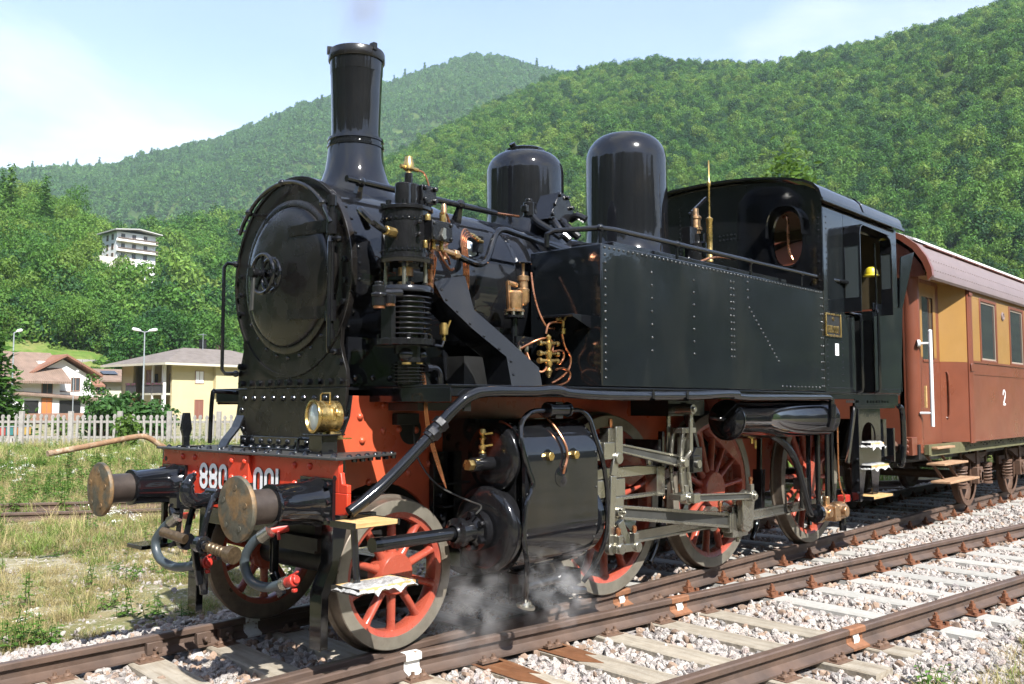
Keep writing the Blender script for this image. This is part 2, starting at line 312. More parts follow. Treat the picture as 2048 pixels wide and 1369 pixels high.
def hill_mat(name, c1, c2, sc):
    return mat(name, c1, 0.95, col2=c2, c2pos=(0.42, 0.62), c2scale=sc, spec=0.1, var=0.35, vscale=sc*4)
M_HILL = hill_mat('forest_floor', (0.030, 0.055, 0.014), (0.055, 0.085, 0.020), 0.02)
def lerp_tab(tab, x):
    if x <= tab[0][0]: return tab[0][1]
    for (a, va), (b, vb) in zip(tab, tab[1:]):
        if x <= b:
            t = (x-a)/(b-a); t = t*t*(3-2*t)*0.4 + t*0.6; return va + (vb-va)*t
    return tab[-1][1]
class Hill:
    def __init__(s, ridge, rd, foot, p=0.85, amp=0.05, seed=0.0, zf=-0.5, top_in=0.0):
        s.ridge, s.rd, s.foot, s.p, s.amp, s.seed, s.zf, s.top_in = ridge, rd, foot, p, amp, seed, zf, top_in
    def az(s, px):                               # bearing fan, continued evenly past the sides of the view
        v = ray(min(max(px, -2600), 4600), 800); return math.atan2(v.y, v.x)
    def pt(s, px, t):
        R = lerp_tab(s.rd, px); F = lerp_tab(s.foot, px); py = lerp_tab(s.ridge, px)
        v = ray(min(max(px, -2600), 4600), py); e = v.z/math.hypot(v.x, v.y); zr = CAMP.z + e*R - s.top_in
        a = s.az(px); r = F + (R-F)*t
        x, y = CAMP.x + r*math.cos(a), CAMP.y + r*math.sin(a)
        q = t**s.p if t <= 1 else 1-(t-1)**1.5*1.2
        zf = lerp_tab(s.zf, px) if isinstance(s.zf, list) else s.zf
        z = zf + (zr-zf)*q
        z += (zr-zf)*s.amp*fbm(x, y, (R-F)*0.35, 4, s.seed)*math.sin(PI*min(t, 1.0))
        return x, y, z
    def mesh(s, name, px0, px1, nc, nr, m):
        b = MB(); vs = [s.pt(px0+(px1-px0)*i/nc, 1.35*j/nr) for j in range(nr+1) for i in range(nc+1)]
        b.add(vs, [(j*(nc+1)+i, j*(nc+1)+i+1, (j+1)*(nc+1)+i+1, (j+1)*(nc+1)+i) for j in range(nr) for i in range(nc)])
        return b.build(name, m, ang=180, kind='structure')
    def trees(s, n, px0, px1, t0=0.0, t1=1.05, keep=None):
        out = []
        while len(out) < n:
            px = random.uniform(px0, px1); F = lerp_tab(s.foot, px); R = lerp_tab(s.rd, px)
            lo, hi = F+(R-F)*t0, F+(R-F)*t1; r = math.sqrt(random.uniform(lo*lo, hi*hi)); t = (r-F)/(R-F)
            if keep and not keep(px, t): continue
            out.append(s.pt(px, t))
        return out
# the far ridge with the peak, the long wooded slope, the near knoll, and the other side of the valley
H_FAR = Hill([(-900, 330), (0, 326), (200, 318), (300, 290), (400, 271), (500, 236), (600, 196), (660, 181), (780, 152), (850, 128), (940, 98), (1000, 103), (1080, 124), (1130, 136), (1250, 155), (1500, 260), (2200, 330)],
             [(-900, 1650), (300, 1650), (900, 1800), (2200, 1800)], [(-900, 700), (2200, 700)], p=0.95, amp=0.10, seed=4.2, top_in=15)
H_SLOPE = Hill([(-300, 470), (200, 455), (300, 432), (400, 418), (500, 408), (650, 372), (800, 288), (900, 238), (1000, 186), (1110, 140), (1200, 120), (1320, 106), (1400, 112), (1560, 112), (1700, 78), (1800, 56), (1900, 30), (1960, 12), (2048, -22), (2250, -50), (2450, 120), (2700, 300), (3200, 430), (4200, 520)],
               [(-300, 420), (300, 450), (700, 620), (1100, 820), (1500, 760), (2048, 640), (4200, 600)],
               [(-300, 150), (300, 150), (600, 190), (1200, 230), (2048, 200), (4200, 160)], p=0.92, amp=0.06, seed=1.3, zf=[(-300, 3), (500, 3), (1200, 2), (4200, 0)], top_in=10)
H_KNOLL = Hill([(-1500, 250), (-600, 300), (-100, 352), (0, 372), (60, 392), (130, 412), (190, 452), (230, 500), (300, 600), (420, 700)],
               [(-1500, 330), (0, 330), (420, 220)], [(-1500, 140), (0, 150), (420, 160)], p=0.9, amp=0.05, seed=8.8, zf=3, top_in=6.0)
H_FAR.mesh('hill', -900, 2200, 110, 26, M_HILL)
H_SLOPE.mesh('hill', -300, 4200, 130, 30, M_HILL)
H_KNOLL.mesh('hill', -1500, 420, 50, 18, M_HILL)
# open terraces above the village
mb = MB(); vs = []; nu, nv = 30, 12
for j in range(nv+1):
    for i in range(nu+1):
        px = -20 + 300*i/nu; d_ = 128 + 52*j/nv; best = -1
        for hh in (H_SLOPE, H_KNOLL):
            F, R = lerp_tab(hh.foot, px), lerp_tab(hh.rd, px); t_ = (d_-F)/(R-F)
            if t_ > 0: q = hh.pt(px, t_); best = max(best, q[2])
        v_ = ray(px, 800); a_ = math.atan2(v_.y, v_.x); step = 0.9*(math.floor(best/2.2)*2.2-best)*0.5 if best > 3 else 0
        vs.append((CAMP.x+d_*math.cos(a_), CAMP.y+d_*math.sin(a_), max(best, -0.2)+0.9+step))
mb.add(vs, [(j*(nu+1)+i, j*(nu+1)+i+1, (j+1)*(nu+1)+i+1, (j+1)*(nu+1)+i) for j in range(nv) for i in range(nu)])
mb.build('terrace_meadow', mat('terrace_grass', (0.085, 0.145, 0.028), 0.95, col2=(0.17, 0.165, 0.06), c2pos=(0.45, 0.65), c2scale=0.15, var=0.25, vscale=1.2, spec=0.1), ang=180, kind='structure')
# valley side behind the photographer (seen only in the paintwork): high across the line, sinking where the valley runs out
mb = MB(); nc = 110; vs = []
for j in range(9):
    for i in range(nc+1):
        deg = 100 + 250*i/nc; a = math.radians(deg); r = 170 + 45*j; t = j/8
        el = np.interp(deg, [100, 150, 230, 285, 315, 335, 350], [19, 21, 23, 19, 12, 8, 6]) + 1.6*math.sin(i*0.31) + 0.9*math.sin(i*0.83)
        x, y = r*math.cos(a), r*math.sin(a); vs.append((x, y, -0.5 + 530*math.tan(math.radians(el))*(t**0.9) + 6*fbm(x, y, 40, 3, 2.0)*t))
fs = [(j*(nc+1)+i, j*(nc+1)+i+1, (j+1)*(nc+1)+i+1, (j+1)*(nc+1)+i) for j in range(8) for i in range(nc)]
mb.add(vs, fs); mb.build('hill', hill_mat('far_wood', (0.008, 0.014, 0.009), (0.030, 0.044, 0.024), 0.05), ang=180, kind='structure')
# ------------------------------------------------------------------ railway track
SL = 0.131                                   # divergence of the turnout track
def rail_profile(g=0.0):
    h = 0.036 + g; w = 0.068 + g; k = 0.009 + g
    return [(-w, -0.145), (-w, -0.132+g), (-k-0.012, -0.112+g), (-k, -0.1), (-k, -0.05), (-h, -0.04-g), (-h, -0.008), (-h+0.010, g*0.6), (h-0.010, g*0.6), (h, -0.008), (h, -0.04-g), (k, -0.05), (k, -0.1), (k+0.012, -0.112+g), (w, -0.132+g), (w, -0.145)]
def rail(parent, p0, p1, name='rail', m=None, g=0.0, z=0.0):
    p0, p1 = Vector((*p0, z)), Vector((*p1, z)); L = (p1-p0).length
    b = MB(); b.prism(rail_profile(g), 'yz', 0, L); o = b.build(name, m or M_RAIL, parent, ang=35)
    o.location = p0; o.rotation_euler = (0, 0, math.atan2(p1.y-p0.y, p1.x-p0.x)); return o
def y2(x): return -0.87 + 0.036 - SL*x       # centre line of the inner turnout rail
def y3(x): return y2(x) - 1.507
G = 0.7525
tr1 = empty('railway_track', (0, 0, 0), 'rusty railway track under the black locomotive and brown carriage', 'track')
tr2 = empty('railway_track', (0, 0, 0), 'empty rusty turnout track diverging across the ballast in front of the locomotive', 'track')
rl = rail(tr1, (-30, G), (90, G)); rn = rail(tr1, (-30, -G), (90, -G))
ra = rail(tr2, (0.62, y2(0.62)), (45, y2(45))); rb = rail(tr2, (-8, y3(-8)), (45, y3(45)))
rw = rail(tr1, (-8, -G-0.085), (0.62, y2(0.62)+0.0)); rw.name = 'wing_rail'
M_OLDW = mat('worn_white_paint', (0.62, 0.61, 0.57), 0.7, col2=(0.20, 0.12, 0.08), c2pos=(0.58, 0.66), c2scale=14, var=0.1)
# painted and repaired places on the rails
def band(r, x0, x1, m, g, nm, parent):
    b = MB(); b.prism(rail_profile(g), 'yz', x0, x1); return b.build(nm, m, r, ang=35)
band(rl, 30.50, 30.62, M_OLDW, 0.004, 'paint_band', rl)
band(ra, -0.0+0.02, 0.14, M_OLDW, 0.004, 'paint_band', ra)
for r, x in ((rn, 33.25), (ra, 2.75), (rb, 11.40)):
    band(r, x-0.11, x+0.11, M_RAILO, 0.002, 'welded_joint', r)
    b = MB(); b.prism([(x-0.03, -0.13), (x+0.02, -0.13), (x+0.05, -0.09), (x+0.03, -0.06), (x+0.05, -0.03), (x-0.02, -0.03), (x-0.05, -0.05), (x-0.03, -0.09)], 'xz', -0.026, -0.002); b.build('weld_paint', M_OLDW, r)
    # bolted fishplates on the far rail
for x in (29.78, 30.15, 30.33):
    b = MB(); b.box(x-0.055, x+0.055, -0.06, -0.018, -0.125, -0.042); b.cyl((x, -0.06, -0.085), (x, -0.10, -0.085), 0.018, 8); b.build('fishplate', M_RAIL, rl, bevel=0.004)
# fastenings
b = MB(); b.box(-0.10, 0.10, -0.17, 0.17, -0.150, -0.1455)
b.box(-0.05, 0.05, -0.118, -0.072, -0.146, -0.112); b.box(-0.032, 0.032, -0.11, -0.05, -0.125, -0.107)
b.cyl((0, -0.09, -0.112), (0, -0.09, -0.045), 0.014, 8); b.hexn((0, -0.09, -0.098), (0, 0, 1), 0.027, 0.03); b.cyl((0, -0.09, -0.106), (0, -0.09, -0.098), 0.034, 10)
b.box(-0.05, 0.05, 0.072, 0.118, -0.146, -0.112); b.cyl((0, 0.09, -0.112), (0, 0.09, -0.045), 0.014, 8); b.hexn((0, 0.09, -0.098), (0, 0, 1), 0.027, 0.03)
b.cyl((0.07, -0.145, -0.147), (0.07, -0.145, -0.12), 0.018, 8); b.cyl((-0.07, -0.145, -0.147), (-0.07, -0.145, -0.12), 0.018, 8)
FAST = b.mesh('fastening', M_RUST)
b = MB(); b.box(-0.09, 0.09, -0.15, 0.15, -0.150, -0.1455); b.box(-0.07, 0.07, -0.12, -0.07, -0.146, -0.128)
for sx in (-0.04, 0.04):
    b.cyl((sx, -0.10, -0.13), (sx, -0.10, -0.095), 0.013, 8); b.lathe((sx, -0.10, -0.128), (0, 0, 1), [(0.026, 0), (0.022, 0.01), (0.013, 0.014)], 10)
CHAIR = b.mesh('fastening', mat('dark_rust', (0.12, 0.07, 0.045), 0.7, var=0.4, vscale=30))
SLRECT = []
def sleeper(parent, c, ang, L, wd, m, spots, fast, name='sleeper', top=-0.150, wet=None):
    SLRECT.append((c[0], c[1], ang, L, wd))
    b = MB(); j = random.uniform
    if m is M_SLC:
        b.prism([(-wd/2, -0.30), (wd/2, -0.30), (wd/2-0.02, top-0.015), (wd/2-0.045, top), (-wd/2+0.045, top), (-wd/2+0.02, top-0.015)], 'xz', -L/2, L/2)
    else:
        n = 7; rows = []
        for i in range(n+1):
            y = -L/2 + L*i/n; w = wd/2 + j(-0.006, 0.006)
            rows += [(-w, y, -0.30), (w, y, -0.30), (w+j(-.004, .004), y, top-0.008), (w-0.008, y, top+j(-.004, .002)), (-w+0.008, y, top+j(-.004, .002)), (-w, y, top-0.008)]
        fs = [(i*6+k, i*6+(k+1) % 6, (i+1)*6+(k+1) % 6, (i+1)*6+k) for i in range(n) for k in range(6)]
        fs = [f[::-1] for f in fs]; fs += [tuple(range(6)), tuple(n*6+k for k in range(6))[::-1]]
        b.add(rows, fs)
    o = b.build(name, m, parent, ang=20); o.location = (*c, 0); o.rotation_euler = (0, 0, ang)
    for (sy, me, ra_) in spots:
        f = bpy.data.objects.new('fastening', fast); COL.objects.link(f); f.parent = o; f.location = (0, sy, 0); f.rotation_euler = (0, 0, ra_)
    return o
A2 = -math.atan(SL)
# long turnout timbers carry both tracks
for x in (-1.0, -0.42, 0.16, 0.72, 1.30, 1.90, 2.50, 3.12, 3.70):
    off = 0.13
    ang = -0.10
    cy = -0.92; cx = x + 0.10*(-cy-1.25+1.25)*0 - 0.03
    spots = [((G-cy)/math.cos(ang), CHAIR, -ang), ((-G-cy)/math.cos(ang), CHAIR, -ang)]
    for fn in (y2, y3):
        yy = fn(cx); 
        if fn is y2 and x < 0.7: continue
        spots.append(((yy-cy)/math.cos(ang), CHAIR, A2-ang))
    sleeper(tr2, (cx, cy), ang, 4.5, 0.25, M_SLW, [(s, 0, a) for s, _, a in spots], CHAIR)
    if x in (1.30, 1.90):                                   # rusty water stains from the cylinder drains
        b = MB(); hw = 0.1235; pl = [(-hw, -0.62), (-hw*0.2, -0.75-0.1*random.random()), (hw*0.3, -0.52), (hw*0.7, -0.6), (hw, -0.3), (hw, 0.9), (-hw, 0.9)]
        b.prism(pl, 'xy', -0.1485, -0.1455); o = b.build('wet_stain', M_SLWET, tr2); o.location = (cx, cy, 0); o.rotation_euler = (0, 0, ang)
xs = 3.75+0.65
k = 0
while xs < 42:
    c = (xs+0.10, (y2(xs)+y3(xs))/2)
    sleeper(tr2, c, A2, 2.35, 0.24, M_SLC, [(0.7535, 0, 0), (-0.7535, 0, 0)], FAST)
    xs += 0.65
xs = 4.22
while xs < 42:
    sleeper(tr1, (xs, 0), 0, 2.3, 0.24, M_SLC, [(G, 0, 0), (-G, 0, 0)], FAST); xs += 0.655
xs = -1.60
while xs > -9:
    sleeper(tr1, (xs, 0), 0, 2.5, 0.25, M_SLW, [(G, 0, 0), (-G, 0, 0)], CHAIR); xs -= 0.6
# siding on the far side, nearly lost in grass
tr3 = empty('railway_track', (0, 0, 0), 'old siding half sunk in grass beyond the buffers, near the fence', 'track')
pa, pb = at(-300, 1031, 'z', -0.12), at(700, 1003, 'z', -0.12)
d3 = (pb-pa).normalized(); n3 = Vector((-d3.y, d3.x, 0))
for off in (0.0, 1.507):
    q0 = pa + n3*off - d3*20; q1 = pb + n3*off + d3*50
    rail(tr3, (q0.x, q0.y), (q1.x, q1.y), z=-0.15)
a3 = math.atan2(d3.y, d3.x)
for i in range(-4, 22):
    c = pa + n3*0.75 + d3*(i*0.66)
    o = sleeper(tr3, (c.x, c.y), a3, 2.4, 0.25, M_SLW, [], CHAIR, top=-0.15); o.location.z = -0.15
# ------------------------------------------------------------------ ballast
def zbal(x, y):
    z = -0.178 + 0.02*fbm(x, y, 0.5, 2, 5.0)
    if y > 1.35: z -= (y-1.35)*0.13
    e = y3(x)-1.0
    if y < e: z -= (e-y)*0.10
    return max(z, -0.36)
mb = MB(); xs_ = np.arange(-9, 46, 0.3); ys_ = np.arange(-9.0, 3.2, 0.3)
vs = [(x, y, zbal(x, y)-0.012-(0.0 if y < 2.2 else 0.1)) for x in xs_ for y in ys_]; ny = len(ys_)
fs = [(i*ny+j, (i+1)*ny+j, (i+1)*ny+j+1, i*ny+j+1) for i in range(len(xs_)-1) for j in range(ny-1)]
mb.add(vs, fs); M_BED = mat('ballast_bed', (0.30, 0.27, 0.25), 0.95, col2=(0.12, 0.105, 0.095), c2pos=(0.35, 0.65), c2scale=18, bump=1.0, bscale=22, bdist=0.04)
mb.build('ballast_bed', M_BED, ang=180, kind='structure')
def stone_mat():
    m = bpy.data.materials.new('ballast_stone'); m.use_nodes = True; t = m.node_tree; b = t.nodes['Principled BSDF']; b.inputs['Roughness'].default_value = 0.85; b.inputs['Specular IOR Level'].default_value = 0.25
    oi = N(t, 'ShaderNodeObjectInfo'); r = N(t, 'ShaderNodeValToRGB'); cr = r.color_ramp
    stops = [(0.0, (0.233, 0.216, 0.202)), (0.12, (0.355, 0.322, 0.295)), (0.3, (0.398, 0.353, 0.319)), (0.42, (0.310, 0.285, 0.269)), (0.55, (0.408, 0.340, 0.295)), (0.68, (0.371, 0.345, 0.316)), (0.8, (0.465, 0.435, 0.398)), (0.9, (0.277, 0.242, 0.238)), (0.96, (0.371, 0.280, 0.226)), (1.0, (0.482, 0.458, 0.426))]
    while len(cr.elements) < len(stops): cr.elements.new(0.5)
    for e, (p_, c) in zip(cr.elements, stops): e.position = p_; e.color = (*c, 1)
    t.links.new(oi.outputs['Random'], r.inputs[0])
    tcn = N(t, 'ShaderNodeTexCoord'); nz = N(t, 'ShaderNodeTexNoise'); nz.inputs['Scale'].default_value = 3.5; nz.inputs['Detail'].default_value = 6; t.links.new(tcn.outputs['Object'], nz.inputs['Vector'])
    mr = N(t, 'ShaderNodeMapRange'); mr.inputs[1].default_value = 0.3; mr.inputs[2].default_value = 0.7; mr.inputs[3].default_value = 0.72; mr.inputs[4].default_value = 1.18; t.links.new(nz.outputs[0], mr.inputs[0])
    hs = N(t, 'ShaderNodeHueSaturation'); t.links.new(r.outputs[0], hs.inputs['Color']); t.links.new(mr.outputs[0], hs.inputs['Value']); t.links.new(hs.outputs[0], b.inputs['Base Color'])
    bm_ = N(t, 'ShaderNodeBump'); bm_.inputs['Strength'].default_value = 0.4; bm_.inputs['Distance'].default_value = 0.15; t.links.new(nz.outputs[0], bm_.inputs['Height']); t.links.new(bm_.outputs[0], b.inputs['Normal'])
    return m
M_STONE = stone_mat()
def stone(seed):
    rr = random.Random(seed); bm = bmesh.new(); sx, sy, sz = rr.uniform(.85, 1.25), rr.uniform(.7, 1.0), rr.uniform(.5, .85)
    for _ in range(15):
        v = Vector((rr.gauss(0, 1), rr.gauss(0, 1), rr.gauss(0, 1))).normalized() * rr.uniform(0.8, 1.05); bm.verts.new((v.x*sx, v.y*sy, v.z*sz))
    r = bmesh.ops.convex_hull(bm, input=bm.verts[:]); bmesh.ops.delete(bm, geom=[g for g in r['geom_interior'] if isinstance(g, bmesh.types.BMVert)], context='VERTS')
    bmesh.ops.bevel(bm, geom=bm.edges[:], offset=0.10, segments=1, affect='EDGES', clamp_overlap=True)
    me = bpy.data.meshes.new('ballast_stone'); bm.to_mesh(me); bm.free(); me.materials.append(M_STONE)
    return bpy.data.objects.new('ballast_stone', me)
STONES = [stone(i) for i in range(10)]
pts, scl = [], []
def on_rail(x, y): return any(abs(y-c) < 0.075 for c in (G, -G, y2(x) if x > 0.6 else -99, y3(x)))
def put(x, y, s, dz=0.0):
    if on_rail(x, y): return
    pts.append((x, y, (zbal(x, y) if y < 2.3 else zground(x, y)+0.01)+dz)); scl.append(s)
def region(x0, x1, y0, y1, dens, s0, s1, keep=None):
    for _ in range(int((x1-x0)*(y1-y0)*dens)):
        x, y = random.uniform(x0, x1), random.uniform(y0, y1)
        if keep and not keep(x, y): continue
        put(x, y, random.uniform(s0, s1)*random.choice((0.8, 1, 1, 1.15)), random.uniform(-0.016, 0.004))
SLX = [(-1.0+0.58*i) for i in range(-10, 9)]
region(-2.5, 4.5, -4.2, 1.5, 470, 0.026, 0.048)
region(-3.5, 4.5, 1.5, 2.5, 420, 0.024, 0.042, lambda x, y: random.random() > (y-1.5)*0.85)
region(4.5, 11, -4.6, 1.6, 440, 0.028, 0.048)
region(11, 26, -6.5, 1.8, 200, 0.034, 0.052)
region(26, 44, -8.5, 2.0, 60, 0.05, 0.075)
region(-4, 6, 2.3, 9.5, 90, 0.012, 0.040, lambda x, y: fbm(x, y, 1.1, 3, 2.0) > -0.05)
region(-4, 6, 1.7, 10, 130, 0.006, 0.018)
pa_ = np.array(pts); keepm = np.ones(len(pts), bool); rk = RNG.random(len(pts))
for (cx_, cy_, an_, L_, wd_) in SLRECT:
    dx, dy = pa_[:, 0]-cx_, pa_[:, 1]-cy_; lx = dx*math.cos(an_)+dy*math.sin(an_); ly = -dx*math.sin(an_)+dy*math.cos(an_)
    keepm &= ~((np.abs(lx) < wd_/2+0.008) & (np.abs(ly) < L_/2+0.01) & (rk > 0.03))
pts = pa_[keepm]; scl = np.array(scl)[keepm]
rd_ = np.min(np.stack([np.abs(pts[:, 1]-c) for c in (G, -G)] + [np.abs(pts[:, 1]-(-0.834-SL*pts[:, 0])), np.abs(pts[:, 1]-(-2.341-SL*pts[:, 0]))]), axis=0)
under = (np.abs(pts[:, 1]) < 0.75) & (pts[:, 0] > -0.5)
M_STONER = mat('rust_stained_stone', (0.24, 0.17, 0.125), 0.85, var=0.3, vscale=3, rand=0.35, spec=0.2)
for k_ in range(4):
    q_ = STONES[k_].data.copy(); q_.materials.clear(); q_.materials.append(M_STONER); STONES.append(bpy.data.objects.new('ballast_stone_rusty', q_))
pr_ = np.where(rd_ < 0.2, 0.5, np.where(under, 0.35, 0.06)); sidx = np.where(RNG.random(len(pts)) < pr_, RNG.integers(10, 14, len(pts)), RNG.integers(0, 10, len(pts)))
n = len(pts)
scatter('ballast_stones', pts, np.array(scl), RNG.uniform(0, 6.28, (n, 3)), STONES, sidx, kind='stuff', label='loose grey and pinkish ballast stones around the tracks')
# ------------------------------------------------------------------ locomotive (front at x = 0, side seen is -y)
LO = empty('steam_locomotive', (0, 0, 0), 'black and red tank steam locomotive with tall chimney standing on rusty rails', 'locomotive')
BC = 2.50                                     # boiler centre height
XL, XD = 0.674, (3.021, 4.775, 6.982)
def arc(cx, cz, r, a0, a1, n):
    return [(cx + r*math.cos(math.radians(a0+(a1-a0)*i/n)), cz + r*math.sin(math.radians(a0+(a1-a0)*i/n))) for i in range(n+1)]
# --- frames
fe = [(0.02, 1.27), (0.22, 1.285), (0.25, 1.34), (0.33, 1.43), (0.37, 1.52), (0.39, 1.66), (8.15, 1.66), (8.15, 0.85)]
poly = list(fe)
for xd in XD[::-1]: poly += arc(xd, 0.755, 0.80, -15, 195, 12) if False else [(xd+0.62, 0.62)] + arc(xd, 0.70, 0.60, 10, 170, 8) + [(xd-0.62, 0.62)]
poly += [(1.45, 0.62)] + arc(XL, 0.487, 0.585, 12, 128, 12) + [(0.16, 0.98), (0.02, 1.0)]
far_poly = [(0.42, 1.27), (0.42, 1.66)] + [p for p in poly[6:] if p[0] > 0.42]
for s in (-1, 1):
    b = MB(); b.prism(poly if s < 0 else far_poly, 'xz', s*0.60, s*0.57); fr = b.build('frame', M_REDF, LO, bevel=0.003)
    b = MB()
    for (x, z) in ((0.52, 1.52), (0.54, 1.36), (0.72, 1.60), (0.86, 1.60), (0.72, 1.42), (0.86, 1.43), (1.02, 1.42), (1.12, 1.56), (1.22, 1.36), (1.12, 1.30), (1.30, 1.56), (0.95, 1.12), (1.14, 1.18), (0.60, 1.08), (1.32, 1.42)):
        b.rivet((x, s*0.60, z), (0, s, 0), 0.026, 10)
    b.build('rivets', M_REDF, fr)
    b = MB(); b.cyl((0.97, s*0.602, 1.42), (0.97, s*0.590, 1.42), 0.10, 24); b.build('axle_hole', M_MATT, fr)
    b = MB(); pts = [(x, s*0.625, z) for x, z in fe[1:6]]
    for p, q in zip(pts, pts[1:]): b.bar(p, q, 0.11, 0.014, up=(0, 0, 1) if abs(p[2]-q[2]) < 0.09 else (1, 0, 0))
    b.build('frame_flange', M_BLACK, fr)
b = MB(); b.box(1.1, 8.1, -0.50, 0.50, 0.95, 1.55); b.box(1.35, 2.2, -0.55, 0.55, 0.5, 1.6); b.box(7.2, 8.1, -0.57, 0.57, 1.0, 1.6); b.build('frame_stay', M_MATT, LO)
# --- buffer beam
b = MB(); b.box(0, 0.03, -1.07, 1.07, 1.08, 1.272); b.box(0, 0.03, -1.15, 1.15, 0.885, 1.08)
b.prism([(1.07, 1.08), (1.07, 1.20), (1.085, 1.20), (1.10, 1.135), (1.15, 1.13), (1.15, 1.08)], 'yz', 0, 0.03); b.prism([(-1.07, 1.08), (-1.07, 1.20), (-1.085, 1.20), (-1.10, 1.135), (-1.15, 1.13), (-1.15, 1.08)], 'yz', 0, 0.03)

beam = b.build('buffer_beam', M_REDB, LO, bevel=0.004)
b = MB(); b.box(-0.028, 0.002, -0.135, 0.115, 0.90, 1.268); b.build('centre_plate', M_REDB, beam, bevel=0.004)
b = MB()
for y in (-0.09, 0.07):
    for z in (1.225, 1.115, 1.0): b.rivet((-0.028, y, z), (-1, 0, 0), 0.021, 12)
for y in (0.78, 0.61, -0.62, -0.78): b.rivet((0, y, 1.225), (-1, 0, 0), 0.023, 12)
for y in (0.61, -0.62): b.rivet((0, y, 1.11), (-1, 0, 0), 0.023, 12)
b.build('rivets', M_REDB, beam)
b = MB(); b.cyl((0.0, 1.035, 1.20), (-0.002, 1.035, 1.20), 0.018, 12); b.cyl((0.0, -1.03, 1.165), (-0.002, -1.03, 1.165), 0.018, 12); b.build('beam_hole', M_MATT, beam)
# painted numbers: condensed figures, white with a dark offset shade
def figure(ch, y, z, w, h, st, x, mb):
    """condensed figure in the y-z plane facing -x; y is the left edge seen from the front (towards +y)"""
    def P(u, v): return (x, y - u, z + v)
    def strip(pts, closed=False):
        n = len(pts); L_, R_ = [], []
        for i in range(n):
            p = Vector(pts[i]); q = Vector(pts[(i+1) % n]) if (closed or i < n-1) else p; o = Vector(pts[i-1]) if (closed or i > 0) else p
            t = (q-o).normalized(); nn = Vector((-t.y, t.x)); L_.append(p+nn*st/2); R_.append(p-nn*st/2)
        m = n if closed else n-1
        vs = [P(*q) for q in L_] + [P(*q) for q in R_]
        fs = [(i, (i+1) % n, n+(i+1) % n, n+i) for i in range(m)]
        mb.add(vs, fs)
    a, c = st/2, w-st/2; r = (c-a)/2; cx = w/2
    def loop(v0, v1):
        pts = []
        for i in range(13): t = PI - PI*i/12; pts.append((cx + r*math.cos(t), v1-r + r*math.sin(t)))
        for i in range(13): t = -PI*i/12; pts.append((cx + r*math.cos(t), v0+r + r*math.sin(t)))
        return pts
    if ch == '0': strip(loop(a, h-a), True)
    elif ch == '8': strip(loop(a, h*0.5+a*0.3), True); x -= 0.0006; strip(loop(h*0.5-a*0.3, h-a), True)
    elif ch == '1': strip([(c-st*0.1, 0), (c-st*0.1, h)])
for x, dy, dz, m, nm in ((-0.0030, -0.012, -0.004, M_MATT, 'digit_shade'), (-0.0055, 0, 0, M_WHITE, 'digit')):
    for ch, y in zip('880001', (0.530, 0.402, 0.274, -0.160, -0.288, -0.361)):
        b = MB(); figure(ch, y+dy, 1.012+dz, 0.110 if ch != '1' else 0.09, 0.182, 0.031, x, b); b.build(nm, m, beam, ang=0)
# --- front deck
b = MB(); b.prism([(-0.045, -1.10), (-0.045, 1.10), (0.42, 1.06), (0.60, 0.88), (0.60, 0.6), (0.60, -0.60), (0.62, -0.86), (0.58, -0.90), (0.0, -1.10)], 'xy', 1.272, 1.288)
deck = b.build('front_deck', M_DECK, LO, bevel=0.003)
b = MB()
for i in range(15): b.rivet((0.015, 1.02-i*0.144, 1.288), (0, 0, 1), 0.020, 8)
for i in range(13): b.rivet((0.13+0.03*(i % 2), 0.95-i*0.15, 1.288), (0, 0, 1), 0.020, 8)
for i in range(6): b.rivet((0.10+i*0.09, -1.035+i*0.028, 1.288), (0, 0, 1), 0.018, 8)
for i in range(6): b.hexn((0.15+i*0.085, -1.02+i*0.028, 1.272), (0, 0, -1), 0.018, 0.02)
for y in (-0.06, 0.05, 0.13): b.hexn((0.12, y, 1.288), (0, 0, 1), 0.022, 0.022)
b.build('rivets', M_BLACK, deck)
b = MB(); b.tube([(0.17, -0.40, 1.285), (0.17, -0.40, 1.37), (0.17, -0.42, 1.382), (0.17, -0.60, 1.382), (0.17, -0.62, 1.37), (0.17, -0.62, 1.285)], 0.011, 8); b.build('deck_handle', M_BLACK, LO)
b = MB(); b.bar((0.06, 0.86, 1.288), (0.06, 0.86, 1.37), 0.03, 0.05); b.bar((0.06, 0.86, 1.37), (0.06, 0.86, 1.42), 0.03, 0.05, w1=0.03, t1=0.085); b.bar((0.06, 0.86, 1.42), (0.06, 0.86, 1.54), 0.03, 0.085, w1=0.025, t1=0.05); b.box(0.04, 0.16, 0.80, 0.92, 1.288, 1.30); b.build('lamp_iron', M_BLACK, LO, bevel=0.003)
b = MB(); b.box(0.13, 0.25, -0.72, -0.58, 1.285, 1.405); b.box(0.10, 0.28, -0.76, -0.55, 1.405, 1.415); b.build('lamp_bracket', M_BLACK, LO, bevel=0.003)
